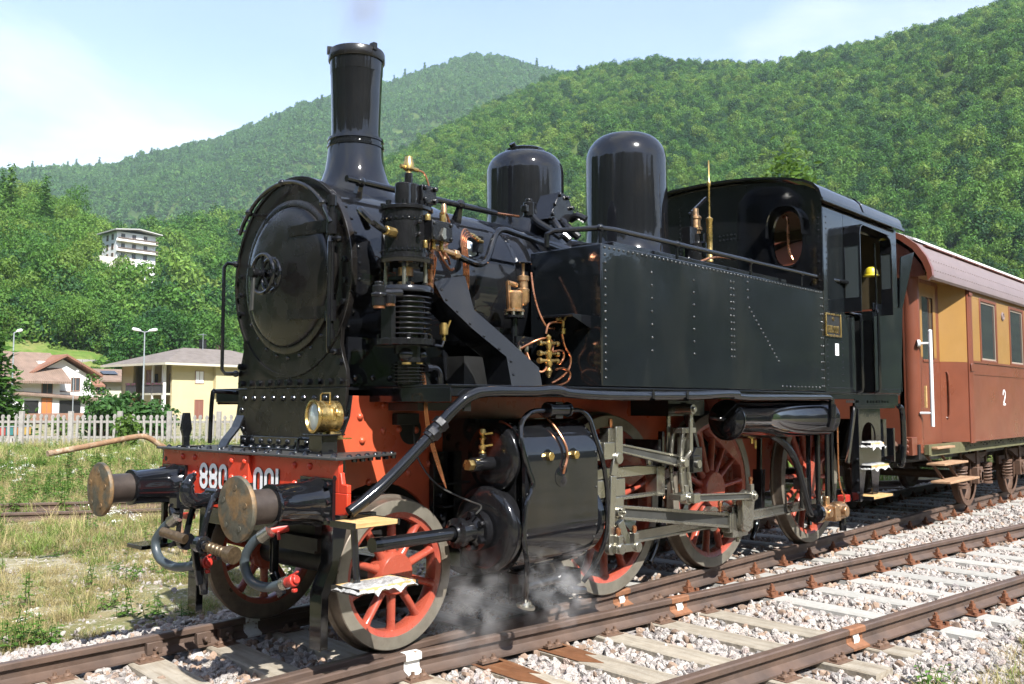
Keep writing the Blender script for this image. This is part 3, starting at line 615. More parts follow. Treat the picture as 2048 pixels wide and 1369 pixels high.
# --- smokebox
def yzmir(half): return half + [(-y, z) for y, z in half[::-1]]
half = [(0.66, 1.72), (0.655, 1.83), (0.615, 1.92), (0.59, 2.00), (0.60, 2.10)] + [(0.70*math.sin(math.radians(a)), BC-0.70*math.cos(math.radians(a))) for a in range(60, 181, 6)]
b = MB(); b.prism(yzmir(half[:-1])[::-1], 'yz', 0.36, 0.39); sbf = b.build('smokebox_front', M_SMOKE, LO, ang=25, bevel=0.003)
b = MB(); b.lathe((0.350, 0, BC), (1, 0, 0), [(0.690, 0.011), (0.690, 0.0), (0.712, 0.0), (0.716, 0.005), (0.716, 0.045), (0.70, 0.045)], 96); b.build('rim_ring', M_SMOKE, sbf)
b = MB(); b.prism(yzmir([(0.54, 1.30), (0.57, 1.36), (0.63, 1.44), (0.645, 1.52), (0.655, 1.715)]), 'yz', 0.362, 0.385); sad = b.build('saddle_plate', M_SMOKE, LO, bevel=0.003)
b = MB(); b.box(0.325, 0.362, -0.56, 0.56, 1.288, 1.375); b.box(0.25, 0.33, -0.56, 0.56, 1.288, 1.302)
b.build('angle_iron', M_BLACK, sad, bevel=0.004)
b = MB()
for i in range(10): b.rivet((0.325, 0.50-i*0.111, 1.342), (-1, 0, 0), 0.021, 10)
for i in range(9): b.rivet((0.29, 0.47-i*0.115, 1.302), (0, 0, 1), 0.018, 8)
for i in range(11): b.hexn((0.36, 0.60-i*0.12, 1.755), (-1, 0, 0), 0.024, 0.022)
for i in range(10): b.rivet((0.362, 0.56-i*0.124, 1.645), (-1, 0, 0), 0.022, 10)
for s in (-1, 1):
    b.rivet((0.362, s*0.60, 1.56), (-1, 0, 0), 0.021, 10); b.rivet((0.362, s*0.58, 1.42), (-1, 0, 0), 0.021, 10); b.hexn((0.36, s*0.60, 1.88), (-1, 0, 0), 0.026, 0.028)
    b.hexn((0.36, s*0.63, 2.28), (-1, 0, 0), 0.02, 0.02); b.hexn((0.36, s*0.64, 2.42), (-1, 0, 0), 0.02, 0.02); b.hexn((0.36, s*0.635, 2.56), (-1, 0, 0), 0.02, 0.02)
for i in range(9): t = math.radians(-145+i*14); b.rivet((0.36, 0.575*math.cos(t), BC+0.575*math.sin(t)), (-1, 0, 0), 0.016, 8)
b.build('bolts', M_BLACK, sad)
b = MB(); b.lathe((0.36, 0, BC), (-1, 0, 0), [(0.545, 0.0), (0.545, 0.018), (0.530, 0.024), (0.500, 0.024), (0.496, 0.020)] + [(0.492*math.cos(t), 0.028+0.052*math.sin(t)) for t in [PI/2*i/12 for i in range(13)]], 72)
door = b.build('smokebox_door', M_SMOKE, LO, ang=40)
DX = 0.36-0.139
b = MB(); b.cyl((0.24, 0, BC), (0.06, 0, BC), 0.022, 14); b.cyl((0.09, 0, BC), (0.045, 0, BC), 0.034, 14)
for xw, rw in ((0.135, 0.135), (0.20, 0.115)):
    b.lathe((xw, 0, BC), (1, 0, 0), [(rw+0.014*math.cos(t), 0.014*math.sin(t)) for t in [2*PI*i/8 for i in range(9)]], 36)
    for i in range(5): t = 2*PI*i/5+0.3; b.bar((xw, 0, BC), (xw, rw*math.cos(t), BC+rw*math.sin(t)), 0.014, 0.014)
    b.lathe((xw-0.02, 0, BC), (1, 0, 0), [(0, 0), (0.034, 0.0), (0.034, 0.04), (0, 0.04)], 16)
b.build('door_handwheel', M_BLACK, door)
b = MB(); b.bar((0.068, 0, BC), (0.060, 0.01, BC-0.26), 0.028, 0.016, w1=0.034); b.build('door_lever', M_STEELD, door, bevel=0.004)
b = MB(); b.cyl((0.305, -0.555, 2.07), (0.305, -0.555, 2.93), 0.019, 12)
for z in (2.80, 2.22): b.cyl((0.305, -0.555, z-0.07), (0.305, -0.555, z+0.07), 0.036, 14)
b.cyl((0.305, -0.555, 2.92), (0.305, -0.555, 2.99), 0.030, 14); b.cyl((0.305, -0.555, 2.03), (0.305, -0.555, 2.09), 0.030, 14)
b.build('door_hinge', M_CAST, door)
b = MB()
for z in (2.80, 2.22):
    pr = []
    for i in range(9):
        y = -0.53 + i*0.055; rr = math.hypot(y, z-BC); rr = min(rr, 0.492); pr.append((0.36-0.028-0.052*math.sqrt(max(0, 1-(rr/0.492)**2))-0.006, y))
    for (x0, y0), (x1, y1) in zip(pr, pr[1:]): b.bar((x0, y0, z), (x1, y1, z), 0.014, 0.085 if y0 < -0.3 else 0.07, up=(0, 0, 1))
b.build('hinge_strap', M_SMOKE, door)
b = MB(); pts = [(0.28, 0.63*math.cos(math.radians(a)), BC+0.06+0.60*math.sin(math.radians(a))) for a in range(30, 160, 6)]
b.tube(pts, 0.015, 10)
for a in (48, 90, 140): t = math.radians(a); b.bar((0.28, 0.63*math.cos(t), BC+0.06+0.60*math.sin(t)), (0.36, 0.66*math.cos(t), BC+0.04+0.62*math.sin(t)), 0.018, 0.018); b.ball((0.28, 0.63*math.cos(t), BC+0.06+0.60*math.sin(t)), 0.028, 10)
b.build('front_handrail', M_BLACK, LO)
for s, z0, z1, yy in ((-1, 1.95, 2.70, 0.60), (1, 1.83, 2.66, 0.71)):
    b = MB(); b.tube([(0.36, s*(yy-0.02), z1), (0.27, s*(yy-0.02), z1), (0.255, s*yy, z1-0.03), (0.255, s*yy, z0+0.03), (0.27, s*(yy-0.02), z0), (0.36, s*(yy-0.06), z0)], 0.014, 8); b.ball((0.34, s*(yy-0.02), z1), 0.025, 8); b.ball((0.34, s*(yy-0.05), z0), 0.025, 8); b.build('side_handrail', M_BLACK, LO)
b = MB(); b.cyl((0.45, 0.70, 2.92), (0.45, 0.86, 2.96), 0.012, 8); b.cyl((0.45, 0.66, 2.99), (0.45, 0.78, 3.05), 0.010, 8); b.build('side_pipe', M_BLACK, LO)
b = MB(); b.lathe((0.385, 0, BC), (1, 0, 0), [(0.695, 0), (0.695, 1.10), (0.69, 1.10)], 64); b.box(0.40, 1.30, -0.60, 0.60, 1.70, 2.0)
b.prism([(0.40, 1.74), (1.42, 1.74), (1.42, 1.80), (1.30, 1.98), (1.1, 2.05), (0.40, 2.05)], 'xz', -0.62, -0.60); smb = b.build('smokebox', M_BLACK, LO)
b = MB()
for i in range(6): b.rivet((0.46+i*0.15, -0.62, 1.78), (0, -1, 0), 0.022, 8)
for i in range(24): t = math.radians(-30+i*9); b.rivet((0.43, 0.695*math.cos(t+PI/2), BC+0.695*math.sin(t+PI/2)), (0, math.cos(t+PI/2), math.sin(t+PI/2)), 0.013, 6)
b.build('rivets', M_BLACK, smb)
b = MB(); b.lathe((1.485, 0, BC), (1, 0, 0), [(0.60, 0), (0.664, 0.0), (0.668, 0.01), (0.668, 4.6)], 64)
boil = b.build('boiler', M_BLACK, LO)
b = MB()
for x in (1.50, 2.02, 2.45, 3.35, 3.95, 5.2): b.lathe((x, 0, BC), (1, 0, 0), [(0.668, 0), (0.674, 0.003), (0.674, 0.045), (0.668, 0.048)], 64)
b.build('boiler_band', M_BLACK, boil)
# inspection port with bright ring on the barrel side
pc = Vector((1.52, -0.60, 2.76)); nn = Vector((-0.15, -0.92, 0.38)).normalized()
b = MB(); b.lathe(pc, nn, [(0.095, 0.0), (0.10, 0.06), (0.085, 0.062), (0.07, 0.03), (0.068, 0.0)], 28); b.build('washout_ring', M_BLACK, boil)
b = MB(); b.lathe(pc, nn, [(0.068, 0.045), (0, 0.045)], 24); b.lathe(pc, nn, [(0.04, 0.045), (0.035, 0.06), (0.0, 0.064)], 14); b.build('washout_plug', M_LENS, boil)
# --- chimney and domes
b = MB(); CX = 0.925
prof = [(0.40, 3.06), (0.37, 3.12), (0.30, 3.20), (0.255, 3.28), (0.228, 3.36), (0.212, 3.46), (0.207, 3.53), (0.214, 3.535), (0.214, 3.555), (0.206, 3.56), (0.206, 3.58), (0.212, 3.585), (0.210, 3.605), (0.186, 3.612), (0.183, 3.65), (0.186, 3.80), (0.190, 3.95), (0.196, 4.10), (0.1975, 4.112), (0.199, 4.112), (0.202, 4.215)]
b.lathe((CX, 0, 0), (0, 0, 1), prof, 56); chim = b.build('chimney', M_BLACK, LO, ang=28)
b = MB(); b.lathe((CX, 0, 0), (0, 0, 1), [(0.20, 4.205), (0.212, 4.205), (0.214, 4.21), (0.214, 4.272), (0.208, 4.285), (0.190, 4.285), (0.180, 4.27), (0.165, 4.0), (0.15, 3.7), (0, 3.7)], 56)
for a in (150, 270, 30): t = math.radians(a); b.bar((CX+0.20*math.cos(t), 0.20*math.sin(t), 4.255), (CX+0.20*math.cos(t), 0.20*math.sin(t), 4.31), 0.035, 0.05, up=(math.cos(t), math.sin(t), 0))
b.build('chimney_cap', M_SMOKE, chim, ang=28)
b = MB(); r1 = 0.355; b.lathe((2.87, 0, 0), (0, 0, 1), [(0.42, 3.02), (0.40, 3.10), (0.372, 3.16), (0.36, 3.22), (r1, 3.30), (r1, 3.70)] + [(r1*0.45+(r1*0.55)*math.cos(t), 3.70+0.20*math.sin(t)) for t in [PI/2*i/8 for i in range(1, 9)]] + [(0, 3.905)], 56)
d1 = b.build('sand_dome', M_BLACK, LO, ang=35)
b = MB(); b.lathe((2.87, 0, 0), (0, 0, 1), [(0.185, 3.90), (0.185, 3.925), (0.17, 3.935), (0.0, 3.95)], 36); b.cyl((2.72, 0, 3.92), (2.69, 0, 3.96), 0.03, 10); b.build('dome_lid', M_BLACK, d1)
b = MB(); r2_ = 0.425; b.lathe((4.47, 0, 0), (0, 0, 1), [(0.56, 2.95), (0.52, 3.05), (0.46, 3.14), (0.44, 3.24), (0.432, 3.4), (r2_, 4.12)] + [(r2_*0.42+(r2_*0.58)*math.cos(t), 4.12+0.29*math.sin(t)) for t in [PI/2*i/10 for i in range(1, 11)]] + [(0.1, 4.425), (0, 4.428)], 64)
b.build('steam_dome', M_BLACK, LO, ang=35)
# regulator casing and pipes between the domes
b = MB(); c = at(1110, 415, 'y', -0.55); b.prism([(c.x-0.16, c.z-0.13), (c.x+0.02, c.z-0.13), (c.x+0.20, c.z-0.10), (c.x+0.10, c.z+0.10), (c.x-0.02, c.z+0.12)], 'xz', -0.62, -0.40)
for dx, dz in ((-0.13, -0.09), (-0.03, 0.09), (0.07, 0.08), (0.16, -0.08), (-0.1, 0.0), (0.13, 0.0)): b.hexn((c.x+dx, -0.62, c.z+dz), (0, -1, 0), 0.02, 0.03)
for (p0, p1, p2) in (((1105, 440), (1120, 462), (1140, 482)), ((1122, 440), (1138, 458), (1158, 476)), ((1140, 440), (1155, 433), (1172, 440))):
    b.tube([at(*p0, 'y', -0.60), at(*p1, 'y', -0.68), at(*p2, 'y', -0.75)], 0.034, 10, smooth=4)
q = at(1058, 420, 'y', -0.5); b.cyl(q-Vector((0, 0, 0.06)), q+Vector((0, 0, 0.06)), 0.05, 12); b.hexn(q+Vector((0, 0, 0.06)), (0, 0, 1), 0.035, 0.03); b.box(q.x-0.07, q.x+0.07, q.y-0.03, q.y+0.03, q.z-0.03, q.z+0.03)
b.tube([at(1064, 432, 'y', -0.52), at(1075, 445, 'y', -0.58), at(1100, 460, 'y', -0.7), at(1122, 475, 'y', -0.8)], 0.03, 10, smooth=4)
b.build('steam_fitting', M_CAST, LO, bevel=0.006)
# boiler handrail
b = MB(); hr = [(0.50, -0.45, 3.16), (0.95, -0.45, 3.155), (1.5, -0.45, 3.15), (2.0, -0.45, 3.15)]; b.tube(hr, 0.024, 10)
for x in (0.62, 1.60): b.bar((x, -0.45, 3.155), (x, -0.40, 3.02), 0.03, 0.03, w1=0.06, t1=0.06); b.ball((x, -0.45, 3.155), 0.04, 10)
b.build('boiler_handrail', M_BLACK, LO)
b = MB(); b.tube([(2.0, -0.45, 3.15), (2.28, -0.45, 3.165)], 0.010, 8); b.build('oil_pipe', M_COPPER, LO)
# --- running board
b = MB(); b.box(0.60, 8.30, -1.40, 1.40, 1.712, 1.728); b.box(0.60, 0.612, -1.39, 1.39, 1.618, 1.712); b.box(0.612, 6.9, -1.39, -1.378, 1.655, 1.712); b.box(0.612, 8.2, 1.378, 1.39, 1.60, 1.712); b.box(6.9, 8.25, -1.39, -1.378, 1.58, 1.712)
b.build('running_board', M_BLACK, LO, bevel=0.003)
b = MB(); b.tube([(0.60, 1.06, 1.69), (0.42, 1.06, 1.70), (0.38, 1.06, 1.67), (0.36, 1.05, 1.30)], 0.017, 8, smooth=4); b.build('side_handrail', M_BLACK, LO)
# slanting casing beside the boiler
pl = [(0.82, 2.43), (1.10, 2.47), (1.19, 2.28), (1.86, 1.90), (1.90, 1.735), (1.60, 1.735), (1.55, 1.94), (1.0, 2.34)]
b = MB()
y0, y1 = -1.02, -0.74
_pn = Vector((-0.2, -0.95, 0.25)).normalized(); _p0 = Vector((0.80, -0.93, 2.43))          # one inclined sheet leaning back to the boiler
def on_sheet(px, py): v = ray(px, py); return tuple(CAMP + v*((_p0-CAMP).dot(_pn)/v.dot(_pn)))
lo_ = [on_sheet(*q) for q in ((865, 560), (888, 603), (945, 658), (1013, 714), (1024, 776))]
hi_ = [on_sheet(*q) for q in ((930, 552), (948, 620), (1010, 674), (1078, 736), (1085, 776))]
for k in range(4): b.add([lo_[k], lo_[k+1], hi_[k+1], hi_[k]], [(0, 1, 2, 3)])
for p, q in zip(lo_, lo_[1:]): b.add([p, q, (q[0]+0.02, q[1]+0.25, q[2]), (p[0]+0.02, p[1]+0.25, p[2])], [(3, 2, 1, 0)])
sh = b.build('pipe_casing', M_BLACK, LO)
b = MB()
for i in range(10):
    t = i/9*3.999; k = int(t); u = t-k; p = Vector(lo_[k]).lerp(Vector(lo_[k+1]), u).lerp(Vector(hi_[k]).lerp(Vector(hi_[k+1]), u), 0.12); b.rivet(p, (-0.2, -1, 0.5), 0.011, 8)
b.build('rivets', M_BLACK, sh)
b = MB(); b.box(1.30, 2.14, -0.80, -0.6, 1.73, 1.95); b.build('sand_trap', M_MATT, LO)
# --- side tanks
for s in (-1, 1):
    b = MB(); b.box(2.15, 6.098, s*0.69, s*1.40, 1.731, 2.815); tk = b.build('side_tank', M_TANK, LO, bevel=0.012)
    b = MB(); ys = s*1.40
    def col(x, z0, z1, st):
        z = z0
        while z <= z1: b.rivet((x, ys, z), (0, s, 0), 0.0125, 8); z += st
    x = 2.19
    while x < 6.08: b.rivet((x, ys, 2.785), (0, s, 0), 0.0125, 8); x += 0.062
    col(2.195, 1.80, 2.76, 0.062); col(2.82, 2.03, 2.76, 0.105); col(3.46, 2.03, 2.76, 0.105); col(4.10, 2.03, 2.76, 0.062); col(4.15, 2.03, 2.76, 0.062); col(6.02, 1.79, 2.76, 0.085); col(6.065, 1.79, 2.76, 0.085)
    z = 2.74
    while z > 2.52: b.rivet((4.42, ys, z), (0, s, 0), 0.0125, 8); z -= 0.075
    for i in range(14): b.rivet((4.44+i*0.045, ys, 2.50-i*0.037), (0, s, 0), 0.0125, 8)
    x = 5.1
    while x < 6.0: b.rivet((x, ys, 1.775), (0, s, 0), 0.0125, 8); x += 0.085
    z = 2.70
    b.build('rivets', mat('rivet_glint_%d' % (s+1), (0.022, 0.024, 0.024), 0.2, spec=0.7), tk, ang=180)  # rivet colour lighter than the tank, standing in for sun glints
    b = MB(); b.tube([(2.05, s*0.95, 2.815), (2.05, s*0.95, 2.92), (2.08, s*1.0, 2.945), (2.27, s*1.30, 2.955), (2.40, s*1.34, 2.955), (6.25, s*1.34, 2.97), (6.45, s*1.40, 2.96), (6.75, s*1.45, 2.95)], 0.021, 10)
    for x, y in ((2.27, 1.30), (3.3, 1.34), (4.6, 1.34), (5.7, 1.34)): b.cyl((x, s*y, 2.815), (x, s*y, 2.96), 0.013, 8); b.ball((x, s*y, 2.957), 0.030, 10)
    b.build('tank_handrail', M_BLACK, tk)
    b = MB(); b.box(2.55, 5.6, s*0.90, s*1.22, 2.815, 2.90); b.cyl((2.42, s*1.05, 2.81), (2.42, s*1.05, 2.87), 0.12, 20); b.build('tank_filler', M_BLACK, tk, bevel=0.006)
# shelf on the tank front
b = MB(); b.prism([(2.15, 2.27), (1.93, 2.27), (1.93, 2.25), (2.15, 2.17)], 'xz', -1.30, -0.95); b.build('tank_shelf', M_BLACK, LO, bevel=0.003)
# --- whistle and safety valves by the cab
def brass_stack(p, prof, m, nm, n=20):
    b = MB(); b.lathe(p, (0, 0, 1), prof, n); return b.build(nm, m, LO)
p = at(1420, 525, 'y', -0.75); brass_stack(p, [(0, 0), (0.035, 0), (0.035, 0.02), (0.030, 0.03), (0.030, 0.42), (0.036, 0.43), (0.036, 0.45), (0.010, 0.47), (0.010, 0.78), (0.02, 0.80), (0.02, 0.83), (0.008, 0.85), (0.008, 1.05), (0, 1.06)], M_BRASS, 'whistle')
p = at(1392, 490, 'y', -0.55); brass_stack(p, [(0.13, -0.3), (0.13, 0.0), (0.10, 0.02), (0.10, 0.10)], M_CAST, 'valve_seat'); brass_stack(p+Vector((0, 0, 0.06)), [(0.05, 0), (0.05, 0.08), (0.065, 0.09), (0.065, 0.12), (0.05, 0.13), (0.05, 0.20), (0.06, 0.21), (0.06, 0.23), (0.035, 0.25), (0.03, 0.32), (0, 0.33)], M_BRASSD, 'safety_valve')
b = MB(); b.bar(p+Vector((-0.12, 0, 0.30)), p+Vector((0.30, 0.05, 0.55)), 0.02, 0.03); b.box(p.x-0.2, p.x-0.06, p.y-0.05, p.y+0.05, p.z-0.02, p.z+0.16); b.cyl(p+Vector((-0.08, 0, 0.1)), p+Vector((-0.08, 0, 0.34)), 0.02, 8); b.build('valve_lever', M_CAST, LO)
b = MB(); b.tube([at(1385, 530, 'y', -0.9), at(1430, 515, 'y', -0.9), at(1480, 520, 'y', -0.9), at(1540, 530, 'y', -0.9)], 0.012, 8, smooth=4); b.build('oil_pipe', M_COPPER, LO)
b = MB()
for i in range(7):
    x = 5.0+i*0.17; b.box(x, x+0.1, -0.95+0.03*(i % 3), -0.80, 2.81, 2.86+0.03*(i % 2)); b.hexn((x+0.05, -0.9, 2.86), (0, 0, 1), 0.03, 0.05)
b.build('tank_top_fittings', M_MATT, LO, bevel=0.005)
# ------------------------------------------------------------------ cab and bunker
roofz = [(1.46, 3.80), (1.43, 3.90), (1.36, 3.975), (1.25, 4.03), (1.0, 4.09), (0.7, 4.14), (0.35, 4.17), (0.0, 4.18)]
fullroof = [(-y, z) for y, z in roofz] + roofz[::-1][1:]
fp = [(1.40, 2.817), (1.40, 3.76), (1.385, 3.85), (1.33, 3.93), (1.22, 3.985), (0.98, 4.05), (0.7, 4.10), (0.35, 4.135), (0.0, 4.145)]
# front sheet with two oval windows, built as strips around the openings
def oval(cy, cz, a, bb, n=28): return [(cy+a*math.copysign(abs(math.cos(t))**0.8, math.cos(t)), cz+bb*math.copysign(abs(math.sin(t))**0.8, math.sin(t))) for t in [2*PI*i/n for i in range(n)]]
bm = bmesh.new(); WY, WZ, WA, WB = 1.01, 3.42, 0.175, 0.30
outer = [(y, z) for y, z in fp] + [(-y, z) for y, z in fp[::-1][1:]]
vo = [bm.verts.new((6.10, y, z)) for y, z in outer]
eo = [bm.edges.new((vo[i], vo[(i+1) % len(vo)])) for i in range(len(vo))]
for s in (-1, 1):
    vi = [bm.verts.new((6.10, y, z)) for y, z in oval(s*WY, WZ, WA, WB)]
    eo += [bm.edges.new((vi[i], vi[(i+1) % len(vi)])) for i in range(len(vi))]
bmesh.ops.triangle_fill(bm, use_beauty=True, use_dissolve=False, edges=eo)
bmesh.ops.recalc_face_normals(bm, faces=bm.faces[:])
r = bmesh.ops.extrude_face_region(bm, geom=bm.faces[:]); bmesh.ops.translate(bm, verts=[v for v in r['geom'] if isinstance(v, bmesh.types.BMVert)], vec=(0.02, 0, 0))
bmesh.ops.recalc_face_normals(bm, faces=bm.faces[:])
me = bpy.data.meshes.new('cab_front'); bm.to_mesh(me); bm.free(); me.materials.append(M_BLACK)
cabf = bpy.data.objects.new('cab_front', me); COL.objects.link(cabf); cabf.parent = LO
for s in (-1, 1):
    b = MB(); ov = oval(s*WY, WZ, WA, WB, 36); ov2 = oval(s*WY, WZ, WA+0.022, WB+0.022, 36); n = 36
    vs = [(6.085, y, z) for y, z in ov] + [(6.085, y, z) for y, z in ov2] + [(6.13, y, z) for y, z in ov] + [(6.10, y, z) for y, z in ov2]
    b.add(vs, [(i, (i+1) % n, n+(i+1) % n, n+i) for i in range(n)] + [(i, 2*n+i, 2*n+(i+1) % n, (i+1) % n) for i in range(n)] + [(n+i, n+(i+1) % n, 3*n+(i+1) % n, 3*n+i) for i in range(n)]); wf = b.build('window_frame', M_BLACK, cabf)
    b = MB(); hood = [(y, z) for y, z in oval(s*WY, WZ+0.02, WA+0.035, WB+0.03, 40)]; hood = [p for p in hood if p[1] > WZ-0.02]; hood.sort(key=lambda p: math.atan2(p[1]-WZ, p[0]-s*WY))
    for p, q in zip(hood, hood[1:]): b.add([(6.10, *p), (6.10, *q), (5.98, *q), (5.98, *p)], [(0, 1, 2, 3)]); b.add([(6.10, p[0], p[1]+0.012), (6.10, q[0], q[1]+0.012), (5.98, q[0], q[1]+0.012), (5.98, p[0], p[1]+0.012)], [(3, 2, 1, 0)]); b.add([(5.98, *p), (5.98, *q), (5.98, q[0], q[1]+0.012), (5.98, p[0], p[1]+0.012)], [(0, 1, 2, 3)])
    b.build('window_hood', M_BLACK, cabf)
    b = MB(); b.tube([(6.16, s*WY+0.08, WZ+0.26), (6.14, s*WY+0.02, WZ+0.24), (6.14, s*WY+0.01, WZ-0.1), (6.14, s*WY-0.05, WZ-0.26)], 0.016, 8, smooth=5); b.build('window_bar', M_COPPER, cabf)
b = MB()
for i in range(24):
    t = i/23; y = -1.33+2.66*t; z = np.interp(abs(y), [p[0] for p in roofz[::-1]], [p[1] for p in roofz[::-1]])-0.085; b.rivet((6.10, y, z), (-1, 0, 0), 0.010, 6)
for i in range(14): b.rivet((6.10, -1.36, 2.86+i*0.068), (-1, 0, 0), 0.010, 6); b.rivet((6.10, 0.36, 3.3+i*0.05), (-1, 0, 0), 0.012, 6)
for i in range(6): b.rivet((6.10, -0.42+0.05*i, 3.55), (-1, 0, 0), 0.012, 6); b.rivet((6.10, -0.42+0.05*i, 3.50), (-1, 0, 0), 0.012, 6)
b.build('rivets', M_BLACK, cabf)
# roof
b = MB(); xs = [5.98, 6.6, 7.3, 7.32, 8.38]
lo2 = [(y*0.985, z-0.022) for y, z in fullroof]
b.prism(fullroof + lo2[::-1], 'yz', 5.98, 8.38); roof = b.build('cab_roof', M_BLACK, LO, ang=40)
b = MB()
for x in (7.10,): 
    up_ = [(y*1.004, z+0.008) for y, z in fullroof]; b.prism(up_ + fullroof[::-1], 'yz', x, x+0.05)
for s in (-1, 1): b.box(5.97, 8.40, s*1.455, s*1.475, 3.765, 3.80)
b.box(6.25, 6.9, -0.45, 0.45, 4.17, 4.23)
b.build('roof_strip', M_BLACK, roof, bevel=0.003)
# side sheets
for s in (-1, 1):
    ys = s*1.40; yi = s*1.385
    b = MB(); b.box(6.102, 6.92, ys, yi, 1.731, 2.60); b.box(6.102, 6.66, ys, yi, 2.602, 3.77); b.box(6.662, 8.30, ys, yi, 3.58, 3.77); b.box(8.12, 8.30, ys, yi, 2.80, 3.578)
    b.prism([(7.50, 1.731), (8.33, 1.731), (8.47, 2.80), (7.50, 2.80)], 'xz', ys, yi)
    side = b.build('cab_side', M_TANK, LO, bevel=0.003)
    b = MB()
    for i in range(16): b.rivet((6.17, ys, 1.80+i*0.062), (0, s, 0), 0.010, 6)
    for i in range(13): b.rivet((6.57, ys, 1.78+i*0.072), (0, s, 0), 0.010, 6); b.rivet((6.20, ys, 2.85+i*0.065), (0, s, 0), 0.009, 6)
    for i in range(10): b.rivet((6.22+i*0.065, ys, 1.775), (0, s, 0), 0.010, 6); b.rivet((7.56+i*0.075, ys, 1.775), (0, s, 0), 0.010, 6)
    for i in range(5): b.rivet((6.66+i*0.05, ys, 2.56), (0, s, 0), 0.010, 6)
    b.build('rivets', M_BLACK, side)
    for x in (6.95, 7.47):
        b = MB(); z1 = 2.60 if x < 7.2 else 2.70; b.tube([(x, ys, z1+0.02), (x, ys-(-s)*0.06, z1), (x, ys-(-s)*0.065, z1-0.06), (x, ys-(-s)*0.065, 1.80), (x, ys-(-s)*0.055, 1.75), (x, ys, 1.735)], 0.019, 8); b.build('door_handrail', M_BLACK, side)
    b = MB(); b.tube([(6.68, ys+s*0.03, 3.0), (6.72, ys+s*0.03, 2.66), (6.80, ys+s*0.03, 2.62), (7.02, ys+s*0.03, 2.62)], 0.012, 8, smooth=4); b.tube([(7.50, ys+s*0.03, 3.5), (7.52, ys+s*0.03, 2.8), (7.47, ys+s*0.03, 2.70)], 0.012, 8, smooth=4); b.build('opening_bead', M_BLACK, side)
    # weather hood over the opening with two small glass screens standing out from the side
    b = MB(); w = s*0.19
    prof = [(6.66, 2.66), (6.66, 3.50), (6.69, 3.57), (6.76, 3.60), (7.62, 3.60), (7.72, 3.57), (7.76, 3.49), (7.76, 2.90)]
    for (xa, za), (xb, zb) in zip(prof, prof[1:]):
        w1 = w if xa < 7.3 else w*0.72; w2 = w if xb < 7.3 else w*0.72
        if abs(xa-6.66) < 1e-6 and abs(xb-6.66) < 1e-6: continue
        if abs(xa-7.76) < 1e-6 and abs(xb-7.76) < 1e-6: continue
        b.bar((xa, ys+w1/2, za), (xb, ys+w2/2, zb), abs(w1), 0.014, up=(0, 0, 1) if abs(xb-xa) > abs(zb-za) else (1, 0, 0))
    for x, ww, z0, z1, g0, g1 in ((6.66, w, 2.62, 3.50, 2.78, 3.36), (7.76, w*0.72, 2.66, 3.49, 2.98, 3.40)):
        b.box(x-0.008, x+0.008, ys, ys+ww, z0, g0); b.box(x-0.008, x+0.008, ys, ys+ww, g1, z1); b.box(x-0.008, x+0.008, ys, ys+ww*0.08, g0, g1); b.box(x-0.008, x+0.008, ys+ww*0.92, ys+ww, g0, g1)
    hd = b.build('door_hood', M_BLACK, side, bevel=0.002)
    for x, ww, g0, g1 in ((6.66, w, 2.78, 3.36), (7.76, w*0.72, 2.98, 3.40)):
        b = MB(); b.box(x-0.003, x+0.003, ys+ww*0.08, ys+ww*0.92, g0, g1); b.build('screen_glass', mat('screen_glass', (0.045, 0.055, 0.058), 0.04, spec=1.0), side)
# number plate: black plate, cast brass rim and figures
b = MB(); b.box(6.11, 6.50, -1.402, -1.412, 2.34, 2.57); pt = b.build('number_plate', M_MATT, LO, bevel=0.004)
b = MB()
for a in ((6.105, 6.125, 2.33, 2.58), (6.485, 6.505, 2.33, 2.58), (6.125, 6.485, 2.33, 2.348), (6.125, 6.485, 2.562, 2.58)): b.box(a[0], a[1], -1.402, -1.424, a[2], a[3])
b.build('plate_rim', M_BRASS, pt, bevel=0.004)
def plate_text(txt, x, z, size, name):
    cu = bpy.data.curves.new(name, 'FONT'); cu.body = txt; cu.size = size; cu.extrude = 0.004; cu.align_x = 'CENTER'
    o = bpy.data.objects.new(name, cu); COL.objects.link(o); o.location = (x, -1.4165, z); o.rotation_euler = (PI/2, 0, 0); o.data.materials.append(M_BRASS); o.parent = pt
    o.scale = (0.8, 1, 1)
    bpy.context.view_layer.update(); me = bpy.data.meshes.new_from_object(o.evaluated_get(bpy.context.evaluated_depsgraph_get())); me.materials.clear(); me.materials.append(M_BRASS)
    q = bpy.data.objects.new(name, me); COL.objects.link(q); q.parent = pt; q.location = o.location; q.rotation_euler = o.rotation_euler; q.scale = o.scale; bpy.data.objects.remove(o); return q
plate_text('FS', 6.305, 2.50, 0.055, 'plate_lettering'); plate_text('880.001', 6.305, 2.37, 0.115, 'plate_number')
b = MB(); b.box(6.37, 6.46, -1.402, -1.4045, 2.13, 2.26); ds = b.build('data_sticker', M_WHITE, LO)
b = MB()
for i in range(5): b.box(6.38, 6.445-0.012*(i % 2), -1.4047, -1.4055, 2.235-i*0.022, 2.242-i*0.022)
b.build('sticker_print', M_MATT, ds)
